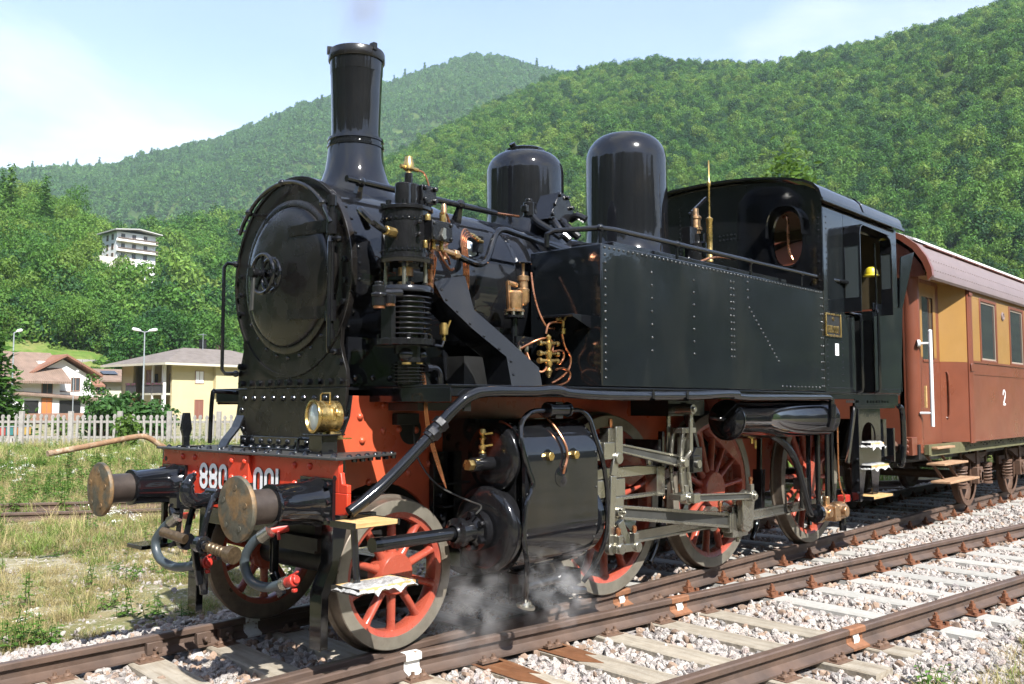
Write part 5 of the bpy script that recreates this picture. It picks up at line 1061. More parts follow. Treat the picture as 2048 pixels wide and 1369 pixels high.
# radius rod, valve spindle guide, combination lever, union link
RXa = 2.46
fluted((RXa+0.02, 1.275), (LXc-0.02, 1.115), YV, 0.065, 0.10, 0.05, 'radius_rod')
b = MB(); boss(b, LXc-0.04, YV-0.045, 1.105, 0.05, 0.04); boss(b, LXc-0.04, YV-0.075, 1.105, 0.035, 0.03); b.build('rod_end', M_STEEL, LO)
b = MB(); b.box(RXa-0.14, RXa+0.05, YV-0.05, YV+0.09, 1.18, 1.31); b.box(RXa+0.0, RXa+0.09, YV-0.06, YV-0.01, 1.20, 1.43); b.box(RXa-0.06, RXa+0.04, YV-0.03, YV+0.06, 1.31, 1.42); b.cyl((2.1, -1.13, 1.24), (RXa-0.1, -1.16, 1.24), 0.028, 12); b.box(2.16, RXa-0.1, YV, YV+0.06, 1.17, 1.25)
for i in (0, 1): b.cyl((RXa-0.20+i*0.05, YV, 1.25), (RXa-0.20+i*0.05, YV, 1.33), 0.016, 8)
boss(b, RXa+0.03, YV-0.06, 1.185, 0.045, 0.03); b.build('valve_crosshead', M_STEEL, LO, bevel=0.005)
b = MB(); b.lathe((RXa-0.005, YV-0.01, 1.42), (0, 0, 1), [(0.012, 0), (0.018, 0.03), (0.016, 0.07), (0, 0.075)], 10); b.build('oil_cup', M_COPPER, LO)
b = MB(); b.bar((RXa+0.03, YV-0.04, 1.22), (RXa-0.02, YV-0.04, 1.05), 0.025, 0.065, up=(1, 0, 0), t1=0.075); b.bar((RXa-0.02, YV-0.04, 1.05), (RXa-0.06, YV-0.04, 0.50), 0.025, 0.075, up=(1, 0, 0), t1=0.06); boss(b, RXa-0.06, YV-0.04, 0.50, 0.045, 0.045); b.build('combination_lever', M_STEEL, LO, bevel=0.004)
b = MB(); b.bar((RXa-0.06, YV-0.08, 0.50), (RXa+0.22, YV-0.08, 0.49), 0.035, 0.06); boss(b, RXa+0.0, YV-0.09, 0.50, 0.042, 0.05); boss(b, RXa+0.22, YV-0.09, 0.49, 0.042, 0.05)
for x in (RXa-0.0, RXa+0.21): b.box(x-0.03, x+0.03, YV-0.10, YV-0.05, 0.52, 0.60)
b.build('union_link', M_STEEL, LO, bevel=0.004)
b = MB()
for x in (RXa-0.0, RXa+0.21): b.lathe((x, YV-0.075, 0.60), (0, 0, 1), [(0.014, 0), (0.02, 0.02), (0.018, 0.05), (0, 0.06)], 10)
b.build('oil_cup', M_COPPER, LO)
# crosshead, slide bars and their bracket
b = MB(); b.box(XH-0.24, XH+0.16, YR-0.06, YR+0.06, 0.87, 1.01); b.prism([(XH-0.10, 0.87), (XH+0.10, 0.87), (XH+0.09, 0.70), (XH+0.03, 0.64), (XH-0.03, 0.64), (XH-0.09, 0.70)], 'xz', YR-0.09, YR-0.045); b.prism([(XH-0.10, 0.87), (XH+0.10, 0.87), (XH+0.09, 0.70), (XH-0.09, 0.70)], 'xz', YR+0.045, YR+0.09); b.bar((XH+0.02, YR-0.10, 0.68), (XH+0.10, YR-0.12, 0.49), 0.03, 0.09, up=(1, 0, 0), t1=0.06); b.cyl((2.18, CY, CZ), (XH-0.05, CY, CZ), 0.038, 18); b.cyl((XH, YR-0.14, CZ), (XH, YR+0.10, CZ), 0.05, 18)
for i in range(3): b.hexn((XH-0.02+0.03*math.cos(2.1*i), YR-0.14, CZ+0.03*math.sin(2.1*i)), (0, -1, 0), 0.014, 0.03)
b.build('crosshead', M_STEEL, LO, bevel=0.005)
b = MB(); b.bar((2.20, YR, 1.045), (3.30, YR, 1.045), 0.085, 0.06, up=(0, 0, 1)); b.prism([(2.20, 1.015), (3.30, 1.015), (3.30, 1.075), (2.95, 1.10), (2.45, 1.10), (2.20, 1.06)], 'xz', YR-0.045, YR+0.045); b.prism([(2.20, 0.835), (3.30, 0.835), (3.30, 0.86), (2.20, 0.86)], 'xz', YR-0.045, YR-0.02); b.prism([(2.20, 0.835), (3.30, 0.835), (3.30, 0.86), (2.20, 0.86)], 'xz', YR+0.02, YR+0.045); b.box(3.22, 3.34, YR-0.06, YR+0.06, 0.83, 1.08); b.hexn((3.18, YR, 1.09), (0, 0, 1), 0.026, 0.05); b.build('slide_bar', M_STEEL, LO, bevel=0.005)
b = MB(); b.box(3.29, 3.33, YR-0.03, YR+0.03, 1.08, 1.20); b.box(3.29, 3.33, YR-0.03, -0.60, 1.20, 1.30); b.bar((3.34, YR, 0.98), (3.85, -0.95, 1.02), 0.03, 0.08); b.build('motion_bracket', M_CAST, LO)
# ------------------------------------------------------------------ air reservoir, injector, sanding gear
RX0, RX1, RZ, RY, RR = 4.27, 6.40, 1.455, -1.24, 0.185
b = MB(); b.lathe((RX0, RY, RZ), (1, 0, 0), [(0, -0.034), (0.08, -0.031), (0.13, -0.020), (0.162, -0.004), (RR-0.010, 0.004), (RR+0.004, 0.004), (RR+0.004, 0.03), (RR, 0.034), (RR, RX1-RX0-0.034), (RR+0.004, RX1-RX0-0.03), (RR+0.004, RX1-RX0-0.004), (0.16, RX1-RX0+0.01), (0, RX1-RX0+0.05)], 48); res_ = b.build('air_reservoir', M_BLACK, LO, ang=45)
b = MB(); b.tube([(4.26, RY, RZ+0.01), (4.20, RY+0.01, RZ+0.01), (4.15, RY+0.10, RZ+0.03)], 0.018, 8, smooth=4); b.hexn((4.265, RY, RZ+0.01), (-1, 0, 0), 0.028, 0.03)
b.build('reservoir_strap', M_BLACK, res_)
b = MB(); b.lathe((6.18, -1.25, 0.43), (1, -0.05, 0), [(0, 0), (0.09, 0.0), (0.10, 0.03), (0.085, 0.06), (0.07, 0.08), (0.07, 0.20), (0.09, 0.22), (0.09, 0.28), (0.05, 0.30), (0.05, 0.36), (0.085, 0.37), (0.10, 0.42), (0.10, 0.52), (0.085, 0.56), (0, 0.57)], 20); b.box(6.36, 6.50, -1.37, -1.20, 0.34, 0.50); b.cyl((6.40, -1.25, 0.45), (6.40, -1.25, 0.60), 0.035, 12); b.cyl((6.60, -1.30, 0.43), (6.60, -1.40, 0.43), 0.06, 14); b.cyl((6.28, -1.3, 0.44), (6.28, -1.36, 0.44), 0.05, 12); b.build('injector', M_BRASSD, LO, bevel=0.006)
b = MB(); b.cyl((6.12, -1.24, 0.44), (6.18, -1.24, 0.44), 0.10, 18); b.tube([(6.14, -1.24, 0.44), (6.02, -1.24, 0.45), (5.94, -1.24, 0.56), (5.80, -1.24, 0.85), (5.70, -1.22, 1.05), (5.55, -1.18, 1.2), (5.35, -1.12, 1.30)], 0.036, 12, smooth=5); b.build('injector_pipe', M_BLACK, LO)
b = MB()
for x, r_ in ((6.32, 0.022), (6.55, 0.028), (6.68, 0.022)): b.cyl((x, -1.20, 0.55), (x+0.02, -1.20, 1.62), r_, 10)
for x in (6.2, 6.42, 6.78): b.box(x, x+0.05, -1.15, -1.12, 0.30, 1.62)
b.cyl((6.75, -1.28, 0.2), (6.75, -1.28, 0.5), 0.04, 8); b.build('hanger_rod', M_BLACK, LO)
b = MB(); b.tube([(6.62, -1.30, 1.45), (6.62, -1.30, 0.85), (6.66, -1.31, 0.66), (6.72, -1.32, 0.58), (6.70, -1.32, 0.50)], 0.011, 8, smooth=4); b.build('oil_pipe', M_COPPER, LO)
b = MB(); b.box(6.80, 6.98, -1.28, -1.20, 0.50, 0.58); b.build('tail_marker', M_HOSER, LO, bevel=0.008)
b = MB(); b.cyl((5.98, -1.1, 0.78), (5.98, -1.2, 0.78), 0.03, 10); b.box(5.92, 6.04, -1.2, -1.1, 0.7, 0.82); b.cyl((6.0, -1.15, 0.5), (6.0, -1.15, 0.95), 0.02, 8); b.build('cock_valve', M_CAST, LO)
b = MB(); b.cyl((4.83, -1.2, 1.22), (4.83, -1.2, 1.30), 0.015, 8); b.cyl((4.9, -1.2, 1.17), (4.9, -1.2, 1.25), 0.012, 8); b.build('drain_valve', M_BRASS, LO)
# ------------------------------------------------------------------ air pump
PX, PY = 0.60, -0.96
def L2(mb, prof, n=32, x=PX, y=PY): mb.lathe((x, y, 0), (0, 0, 1), prof, n)
pump = MB(); L2(pump, [(0, 2.86), (0.17, 2.86), (0.178, 2.865), (0.178, 2.885), (0.165, 2.892), (0, 2.892)][::-1]); L2(pump, [(0.160, 2.86), (0.160, 2.55)][::-1]); L2(pump, [(0, 2.515), (0.178, 2.515), (0.182, 2.522), (0.182, 2.55), (0.16, 2.556)]); PU = pump.build('air_pump', M_CAST, LO, ang=40)
b = MB(); L2(b, [(0.1605, 2.79), (0.164, 2.79), (0.164, 2.815), (0.1605, 2.815)]); L2(b, [(0.1605, 2.585), (0.164, 2.585), (0.164, 2.61), (0.1605, 2.61)])
for i in range(26): t = 2*PI*i/26; b.rivet((PX+0.164*math.cos(t), PY+0.164*math.sin(t), 2.802), (math.cos(t), math.sin(t), 0), 0.008, 6); b.rivet((PX+0.164*math.cos(t), PY+0.164*math.sin(t), 2.597), (math.cos(t), math.sin(t), 0), 0.008, 6)
for i in range(8): t = 2*PI*i/8; b.hexn((PX+0.15*math.cos(t), PY+0.15*math.sin(t), 2.89), (0, 0, 1), 0.018, 0.03); b.hexn((PX+0.15*math.cos(t), PY+0.15*math.sin(t), 2.515), (0, 0, -1), 0.016, 0.03)
b.build('clamp_band', M_BLACK, PU)
b = MB(); b.cyl((PX+0.02, PY, 2.89), (PX+0.02, PY, 3.05), 0.075, 20); b.box(PX+0.06, PX+0.19, PY-0.09, PY+0.06, 2.93, 3.05); b.cyl((PX+0.02, PY, 3.05), (PX+0.02, PY, 3.13), 0.028, 12); b.cyl((PX-0.06, PY-0.04, 2.89), (PX-0.06, PY-0.04, 3.04), 0.055, 16)
for dx, dz in ((0.08, 2.95), (0.17, 2.95), (0.08, 3.03), (0.17, 3.03)): b.hexn((PX+dx, PY-0.09, dz), (0, -1, 0), 0.018, 0.025)
b.build('valve_head', M_CAST, PU, bevel=0.006)
b = MB(); b.lathe((PX+0.02, PY, 3.11), (0, 0, 1), [(0.012, 0), (0.02, 0.01), (0.018, 0.03), (0.036, 0.045), (0.036, 0.085), (0.03, 0.10), (0.026, 0.13), (0, 0.135)], 16); b.cyl((PX-0.05, PY, 3.165), (PX+0.10, PY, 3.165), 0.014, 10); b.build('lubricator_cap', M_BRASS, PU)
b = MB(); b.tube([(PX+0.10, PY, 3.165), (PX+0.15, PY-0.01, 3.15), (PX+0.185, PY-0.02, 3.06), (PX+0.185, PY-0.02, 2.90), (PX+0.18, PY-0.04, 2.76)], 0.006, 6, smooth=4); b.build('oil_pipe', M_COPPER, PU)
b = MB(); b.box(PX+0.02, PX+0.20, PY-0.235, PY-0.12, 2.66, 2.79)
for dx, dz in ((0.035, 2.68), (0.185, 2.68), (0.035, 2.77), (0.185, 2.77)): b.hexn((PX+dx, PY-0.235, dz), (0, -1, 0), 0.014, 0.012)
b.hexn((PX-0.04, PY-0.17, 2.77), (-0.3, -1, 0), 0.016, 0.03); b.hexn((PX-0.04, PY-0.17, 2.69), (-0.3, -1, 0), 0.016, 0.03)
fd = b.build('lubricator_box', M_CAST, PU, bevel=0.006)
b = MB(); b.bar((PX+0.12, PY-0.242, 2.745), (PX+0.11, PY-0.242, 2.69), 0.02, 0.012, up=(0, 1, 0), w1=0.04); b.cyl((PX+0.11, PY-0.235, 2.685), (PX+0.11, PY-0.255, 2.685), 0.018, 10); b.build('crank_handle', M_STEEL, fd)
for (p_, q_, r_, n_) in [((PX-0.15, PY-0.06, 2.70), (PX-0.25, PY-0.09, 2.70), 0.032, 6), ((PX+0.18, PY-0.16, 2.80), (PX+0.18, PY-0.16, 2.87), 0.022, 8), ((PX+0.03, PY-0.18, 2.79), (PX+0.03, PY-0.18, 2.83), 0.02, 8)] + [((PX+dx, PY-0.17, 2.66), (PX+dx, PY-0.17, 2.61), 0.016, 8) for dx in (0.02, 0.09, 0.16)]:
    b = MB(); b.cyl(p_, q_, r_, n_); b.build('pipe_nut', M_BRASS, PU, bevel=0.003)
b = MB(); b.tube([(PX-0.24, PY-0.08, 2.70), (PX-0.34, PY-0.08, 2.74), (PX-0.36, PY+0.02, 2.83), (PX-0.26, PY+0.14, 2.84), (PX-0.12, PY+0.25, 2.78)], 0.024, 10, smooth=5); b.build('steam_pipe', M_BLACK, PU)
b = MB()
for i in range(4): t = math.radians(45+90*i); b.cyl((PX+0.13*math.cos(t), PY+0.13*math.sin(t), 2.36), (PX+0.13*math.cos(t), PY+0.13*math.sin(t), 2.52), 0.014, 8)
b.cyl((PX, PY, 2.34), (PX, PY, 2.52), 0.02, 12); b.build('pump_column', M_STEEL, PU)
b = MB(); b.cyl((PX, PY, 2.44), (PX, PY, 2.495), 0.05, 16); b.cyl((PX, PY, 2.36), (PX, PY, 2.40), 0.055, 16); b.build('gland_nut', M_BRASSD, PU)
b = MB(); L2(b, [(0, 2.365), (0.178, 2.365), (0.186, 2.355), (0.186, 2.325), (0.165, 2.318), (0.13, 2.31)][::-1])
z = 2.30
while z > 2.04: L2(b, [(0.135, z), (0.172, z-0.004), (0.174, z-0.008), (0.172, z-0.012), (0.135, z-0.016)][::-1]); L2(b, [(0.135, z-0.016), (0.135, z-0.034)][::-1]); z -= 0.034
L2(b, [(0.13, 2.03), (0.19, 2.025), (0.198, 2.02), (0.198, 1.985), (0.19, 1.98), (0, 1.98)][::-1]); b.box(PX-0.185, PX-0.15, PY-0.08, PY+0.02, 1.98, 2.32)
for i in range(8): t = 2*PI*i/8+0.2; b.hexn((PX+0.165*math.cos(t), PY+0.165*math.sin(t), 2.02), (0, 0, 1), 0.018, 0.035); b.hexn((PX+0.155*math.cos(t), PY+0.155*math.sin(t), 2.36), (0, 0, 1), 0.016, 0.025)
b.build('air_cylinder', M_CAST, PU, ang=40)
b = MB(); b.cyl((PX-0.26, PY-0.05, 2.22), (PX-0.26, PY-0.05, 2.35), 0.046, 16); b.lathe((PX-0.26, PY-0.05, 2.275), (0, 0, 1), [(0.046, 0), (0.054, 0.008), (0.054, 0.022), (0.046, 0.03)], 16); b.cyl((PX-0.26, PY-0.05, 2.35), (PX-0.26, PY-0.05, 2.375), 0.032, 6); b.cyl((PX-0.26, PY-0.05, 2.30), (PX-0.12, PY-0.10, 2.31), 0.036, 12); b.cyl((PX-0.21, PY-0.10, 2.235), (PX-0.21, PY-0.10, 2.29), 0.036, 12); b.build('inlet_valve', M_CAST, PU, bevel=0.004)
b = MB(); b.cyl((PX-0.26, PY-0.05, 2.205), (PX-0.26, PY-0.05, 2.22), 0.038, 12); b.cyl((PX-0.21, PY-0.10, 2.22), (PX-0.21, PY-0.10, 2.235), 0.032, 12); b.build('valve_ring', M_COPPER, PU)
b = MB(); b.cyl((PX+0.0, PY-0.03, 1.98), (PX, PY-0.03, 1.93), 0.09, 20); b.ball((PX-0.05, PY-0.07, 1.92), 0.05, 12); b.ball((PX+0.07, PY-0.07, 1.92), 0.05, 12); b.cyl((PX, PY-0.05, 1.93), (PX, PY-0.05, 1.875), 0.075, 20)
z = 1.865; XS, YS = PX+0.03, PY-0.0
b.cyl((XS, YS, 1.73), (XS, YS, 1.88), 0.085, 20)
while z > 1.735: L2(b, [(0.085, z), (0.112, z-0.003), (0.112, z-0.008), (0.085, z-0.011)][::-1], 28, XS, YS); z -= 0.022
b.build('lower_cylinder', M_CAST, PU, ang=40)
b = MB()
for dx in (-0.045, 0.055): b.cyl((PX+dx, PY-0.07, 1.858), (PX+dx, PY-0.07, 1.872), 0.032, 12)
b.build('valve_ring', M_BRASS, PU)
b = MB(); b.tube([(PX+0.16, PY-0.06, 1.84), (PX+0.22, PY-0.06, 1.84), (PX+0.255, PY-0.06, 1.80), (PX+0.26, PY-0.06, 1.73)], 0.022, 10, smooth=4); b.cyl((PX+0.13, PY-0.06, 1.84), (PX+0.17, PY-0.06, 1.84), 0.03, 8); b.build('drain_elbow', M_CAST, PU)
b = MB(); b.cyl((PX+0.30, PY-0.05, 2.07), (PX+0.30, PY-0.05, 2.14), 0.030, 14); b.cyl((PX+0.30, PY-0.05, 2.14), (PX+0.30, PY-0.05, 2.15), 0.022, 12); b.cyl((PX+0.30, PY-0.05, 2.03), (PX+0.30, PY-0.05, 2.07), 0.014, 8); b.bar((PX+0.33, PY-0.05, 2.11), (PX+0.35, PY-0.06, 2.17), 0.008, 0.012); b.build('oil_cup', M_BRASS, PU)
b = MB(); b.tube([(PX+0.18, PY-0.02, 2.0), (PX+0.28, PY-0.05, 1.99), (PX+0.30, PY-0.05, 2.03)], 0.012, 8); b.build('cup_arm', M_BLACK, PU)
# copper bundle beside the pump and up to the boiler
b = MB()
for k in range(3): b.tube([(0.83+0.016*k, -0.97, 2.62-0.01*k), (0.835+0.012*k, -0.96, 2.50), (0.83+0.011*k, -0.92, 2.36)], 0.006, 7, smooth=3)
b.tube([(0.80, -0.98, 2.36), (0.80, -0.98, 2.62), (0.82, -0.98, 2.70)], 0.026, 10)
b.tube([(0.78, -1.14, 2.60), (0.83, -1.12, 2.57), (0.90, -1.05, 2.59), (0.98, -0.98, 2.56)], 0.008, 7, smooth=4); b.tube([(0.72, -1.15, 2.60), (0.80, -1.12, 2.54), (0.92, -1.05, 2.51), (1.0, -1.0, 2.53)], 0.008, 7, smooth=4); b.tube([(0.76, -1.14, 2.86), (0.84, -1.10, 2.86), (0.92, -1.05, 2.78), (0.93, -1.02, 2.70), (0.86, -1.04, 2.66)], 0.008, 7, smooth=4)
b.tube([(0.78, -1.12, 2.62), (0.86, -1.06, 2.68), (0.96, -0.98, 2.70), (1.02, -0.95, 2.76)], 0.008, 7, smooth=4)
b.build('oil_pipe', M_COPPER, LO)
b = MB(); b.lathe((0.98, -0.92, 2.60), (0, 0, 1), [(0.03, 0), (0.03, 0.10), (0.02, 0.11), (0.028, 0.16), (0.03, 0.20), (0.018, 0.22), (0.022, 0.26), (0.022, 0.36), (0.014, 0.39), (0, 0.39)], 14); b.cyl((0.88, -0.96, 2.66), (1.12, -0.93, 2.64), 0.022, 10); b.cyl((1.06, -0.93, 2.645), (1.10, -0.93, 2.645), 0.036, 8); b.build('check_valve', M_BRASSD, LO, bevel=0.003)
b = MB(); b.tube([(1.10, -0.93, 2.64), (1.25, -0.90, 2.62), (1.40, -0.86, 2.62), (1.50, -0.84, 2.68), (1.60, -0.82, 2.86), (1.68, -0.82, 2.92), (1.85, -0.82, 2.91), (2.4, -0.80, 2.86)], 0.024, 10, smooth=4); b.build('feed_pipe', M_BLACK, LO)
# pencil of copper pipes on the boiler side
b = MB()
for k in range(4): b.tube([(1.42+0.03*k, -0.74, 2.86-0.016*k), (1.34+0.022*k, -0.76, 2.885-0.016*k), (1.285+0.018*k, -0.78, 2.80), (1.30+0.017*k, -0.79, 2.62), (1.305+0.017*k, -0.78, 2.42), (1.27+0.017*k, -0.76, 2.24)], 0.0065, 7, smooth=4)
b.build('oil_pipe', M_COPPER, LO)
b = MB()
for k in range(4): b.cyl((1.40+0.03*k, -0.745, 2.86-0.012*k), (1.46+0.03*k, -0.74, 2.855-0.012*k), 0.013, 8)
b.build('pipe_nut', M_BRASS, LO)
b = MB(); b.box(1.50, 1.56, -0.74, -0.68, 2.74, 2.86); b.build('pipe_block', M_CAST, LO)
# brass lubricator on its stand
LX_, LY_ = 1.63, -0.99
b = MB(); b.lathe((LX_, LY_, 2.28), (0, 0, 1), [(0.075, 0), (0.075, 0.015), (0.055, 0.02), (0.062, 0.04), (0.064, 0.14), (0.05, 0.155), (0, 0.16)], 20); b.lathe((LX_+0.075, LY_-0.02, 2.36), (0, 0, 1), [(0.02, -0.03), (0.045, 0.0), (0.048, 0.09), (0.036, 0.10), (0.036, 0.15), (0.044, 0.155), (0.044, 0.19), (0.012, 0.20), (0.012, 0.28)], 16); b.bar((LX_-0.05, LY_, 2.30), (LX_-0.07, LY_, 2.50), 0.02, 0.03); b.cyl((LX_-0.07, LY_, 2.49), (LX_+0.02, LY_, 2.48), 0.02, 8); b.build('lubricator', M_BRASSD, LO, ang=40)
b = MB(); b.lathe((LX_+0.075, LY_-0.02, 2.64), (0, 0, 1), [(0.0, 0), (0.065, 0.0), (0.07, 0.006), (0.065, 0.012), (0, 0.012)], 20); b.cyl((LX_, LY_, 1.95), (LX_, LY_, 2.28), 0.026, 10); b.lathe((LX_, LY_, 2.235), (0, 0, 1), [(0.08, 0), (0.08, 0.018), (0, 0.018)], 18); b.box(LX_-0.02, LX_+0.16, LY_-0.04, LY_+0.2, 2.02, 2.10); b.box(LX_-0.20, LX_+0.16, LY_+0.10, LY_+0.3, 2.13, 2.17); b.build('lubricator_stand', M_BLACK, LO)
b = MB()
for i in range(5): t = 2*PI*i/5; b.hexn((LX_+0.062*math.cos(t), LY_+0.062*math.sin(t), 2.25), (0, 0, 1), 0.013, 0.05)
for x in (LX_+0.10, LX_+0.02): b.cyl((x, LY_-0.03, 1.98), (x, LY_-0.03, 2.03), 0.018, 8)
b.build('stand_bolt', M_STEEL, LO)
# brass valve cluster and copper loops before the tank
VX, VY = 1.83, -1.15
b = MB(); b.lathe((VX, VY, 1.80), (0, 0, 1), [(0.012, 0), (0.02, 0.02), (0.03, 0.05), (0.018, 0.07), (0.03, 0.10), (0.03, 0.12), (0.016, 0.13), (0.028, 0.16), (0.03, 0.19), (0.014, 0.20), (0.024, 0.23), (0.024, 0.26), (0.014, 0.27), (0.022, 0.30), (0, 0.32)], 14)
for z in (1.92, 1.975, 2.05): b.cyl((VX-0.08, VY, z), (VX+0.09, VY, z+0.005), 0.013, 8); b.lathe((VX-0.085, VY, z), (-1, 0, 0), [(0.02, 0), (0.022, 0.012), (0.02, 0.03), (0, 0.03)], 10); b.lathe((VX+0.08, VY, z), (1, 0, 0), [(0.02, 0), (0.022, 0.012), (0.02, 0.03), (0, 0.03)], 10)
b.lathe((VX+0.17, VY, 2.13), (0, 0, 1), [(0.018, 0), (0.02, 0.04), (0.012, 0.05), (0.012, 0.10), (0, 0.1)], 10); b.cyl((VX+0.10, VY, 2.235), (VX+0.22, VY, 2.24), 0.012, 8); b.build('valve_cluster', M_BRASS, LO)
b = MB()
for pts in ([(1.98, -0.85, 2.62), (1.93, -0.92, 2.45), (1.92, -0.98, 2.30), (1.95, -1.03, 2.19), (2.02, -1.05, 2.18)],
            [(1.80, -1.15, 2.12), (1.83, -1.15, 2.19), (1.93, -1.14, 2.215), (2.06, -1.13, 2.215), (2.10, -1.12, 2.22)],
            [(1.64, -1.02, 2.0), (1.72, -1.10, 2.06), (1.82, -1.13, 2.09), (1.90, -1.13, 2.06), (1.88, -1.14, 1.98)],
            [(1.70, -1.05, 1.98), (1.72, -1.09, 1.88), (1.78, -1.13, 1.84), (1.83, -1.15, 1.90)],
            [(2.0, -1.14, 2.13), (2.03, -1.14, 2.04), (2.10, -1.14, 1.96), (2.08, -1.14, 1.87), (1.98, -1.14, 1.80), (1.88, -1.14, 1.76)],
            [(1.86, -1.16, 1.99), (1.98, -1.16, 2.0), (2.0, -1.15, 1.94), (1.94, -1.15, 1.90)],
            [(1.90, -1.16, 1.86), (2.0, -1.15, 1.87), (2.08, -1.15, 1.84), (2.06, -1.15, 1.78), (1.96, -1.15, 1.745), (1.86, -1.15, 1.735)],
            [(1.64, -1.02, 1.98), (1.65, -1.03, 1.9), (1.66, -1.04, 1.80)], [(1.72, -1.02, 1.98), (1.73, -1.03, 1.9), (1.70, -1.06, 1.80)]):
    b.tube(pts, 0.0085, 8, smooth=5)
b.build('oil_pipe', M_COPPER, LO)
# ------------------------------------------------------------------ headlamp
LC = Vector((0.175, -0.635, 1.525)); la = Vector((-0.985, 0.17, 0)).normalized()
def scale_mb(b, k=0.84): b.v = [tuple(LC + (Vector(p)-LC)*k) for p in b.v]
b = MB(); b.lathe(LC-la*0.13, la, [(0, -0.02), (0.10, -0.02), (0.118, -0.005), (0.120, 0.04), (0.116, 0.045), (0.116, 0.10), (0.121, 0.105), (0.121, 0.13), (0.116, 0.135), (0.116, 0.165), (0.126, 0.172), (0.130, 0.185), (0.126, 0.198), (0.112, 0.20), (0.106, 0.185), (0.103, 0.10)], 48)
b.bar(LC-la*0.10+Vector((0, 0, -0.17)), LC-la*0.10+Vector((0, 0, -0.09)), 0.13, 0.12, w1=0.07, t1=0.08); b.box(LC.x-0.0, LC.x+0.24, LC.y-0.08, LC.y+0.08, LC.z-0.175, LC.z-0.165)
scale_mb(b); lamp = b.build('headlamp', M_BRASS, LO, ang=40)
b = MB(); pr = LC-la*0.04
b.tube([pr+Vector((0, 0.06, 0.10)), pr+Vector((0, 0.06, 0.165)), pr+Vector((0.01, 0.05, 0.178)), pr+Vector((0.01, -0.05, 0.178)), pr+Vector((0, -0.06, 0.165)), pr+Vector((0, -0.06, 0.10))], 0.007, 8); scale_mb(b); b.build('lamp_handle', M_BRASS, lamp)
b = MB(); b.lathe(LC-la*0.13, la, [(0.104, 0.178), (0.08, 0.186), (0.04, 0.192), (0, 0.194)], 40); scale_mb(b); b.build('lens', M_LENS, lamp, ang=60)
b = MB(); q = LC-la*0.06+Vector((0.02, -0.115, 0.02)); b.cyl(q, q+Vector((-0.02, -0.03, 0)), 0.02, 12); b.box(q.x-0.05, q.x-0.02, q.y-0.004, q.y+0.02, q.z-0.05, q.z+0.05); scale_mb(b); b.build('lamp_latch', M_BRASS, lamp, bevel=0.003)
# ------------------------------------------------------------------ buffers, coupling, hoses
for s in (-1, 1):
    y, z = s*0.875, 1.019
    b = MB(); b.box(-0.022, 0.0, y-0.165, y+0.165, z-0.13, z+0.145); b.lathe((-0.02, y, z), (-1, 0, 0), [(0.150, 0), (0.142, 0.02), (0.128, 0.06), (0.122, 0.12), (0.122, 0.30), (0.125, 0.305), (0.125, 0.325), (0.108, 0.33), (0.095, 0.33)], 48); bu = b.build('buffer', M_BLACK, LO, ang=40)
    b = MB()
    for dy in (-0.135, 0.135):
        for dz in (-0.10, 0.005, 0.11): b.hexn((-0.022, y+dy, z+dz), (-1, 0, 0), 0.020, 0.03)
    b.build('bolts', M_BLACK, bu)
    b = MB(); b.lathe((-0.34, y, z), (-1, 0, 0), [(0.100, 0), (0.100, 0.15), (0.106, 0.18), (0.125, 0.20)], 40); b.build('plunger', M_RUSTP, bu)
    b = MB(); b.lathe((-0.535, y, z), (-1, 0, 0), [(0, 0.0), (0.178, 0.0), (0.185, 0.008), (0.185, 0.022), (0.180, 0.030), (0.13, 0.037), (0, 0.042)], 56); bd = b.build('buffer_head', M_RUSTD, bu)
    b = MB()
    for i in range(5): t = 2*PI*i/5+0.4; b.lathe((-0.535, y+0.12*math.cos(t), z+0.12*math.sin(t)), (-1, 0, 0), [(0.016, 0.034), (0.016, 0.041), (0, 0.041)], 14)
    b.build('head_rivets', M_RUSTD, bu)
b = MB(); b.box(-0.035, 0.0, -0.16, 0.16, 0.90, 1.09); b.cyl((0, 0, 1.0), (-0.17, 0, 1.0), 0.05, 16)
b.tube([(-0.12, 0, 1.0), (-0.26, 0, 0.985), (-0.35, 0, 0.99), (-0.385, 0, 1.04), (-0.37, 0, 1.11), (-0.33, 0, 1.16)], 0.045, 12, smooth=4, radii=[0.042, 0.045, 0.05, 0.052, 0.048, 0.042, 0.03, 0.015]); b.build('drawhook', M_BLACK, LO)
b = MB()
for s in (-1, 1): b.tube([(-0.20, s*0.05, 1.03), (-0.26, s*0.09, 0.98), (-0.30, s*0.10, 0.88), (-0.33, s*0.10, 0.74)], 0.020, 10, smooth=4); b.cyl((-0.33, s*0.075, 0.72), (-0.33, s*0.13, 0.72), 0.055, 18); b.cyl((-0.33, s*0.13, 0.72), (-0.33, s*0.15, 0.72), 0.03, 12)
b.cyl((-0.20, -0.07, 1.03), (-0.20, 0.07, 1.03), 0.028, 12); b.bar((-0.33, 0, 0.72), (-0.28, 0, 0.45), 0.03, 0.04); b.cyl((-0.27, 0.02, 0.56), (-0.24, 0.02, 0.40), 0.025, 10); b.box(-0.2, -0.13, -0.06, 0.06, 0.60, 0.66)
cp = b.build('screw_coupling', M_BLACK, LO, bevel=0.004)
b = MB(); b.cyl((-0.43, 0.22, 0.78), (-0.36, 0.05, 0.74), 0.032, 14); b.cyl((-0.33, -0.06, 0.72), (-0.25, -0.30, 0.67), 0.032, 14); b.cyl((-0.25, -0.28, 0.67), (-0.24, -0.34, 0.665), 0.055, 16)
for i in range(8): t = i/8; p = Vector((-0.33, -0.06, 0.72)).lerp(Vector((-0.25, -0.30, 0.67)), t); b.lathe(p, (0.08, -0.24, -0.05), [(0.032, 0), (0.038, 0.008), (0.032, 0.016)], 12)
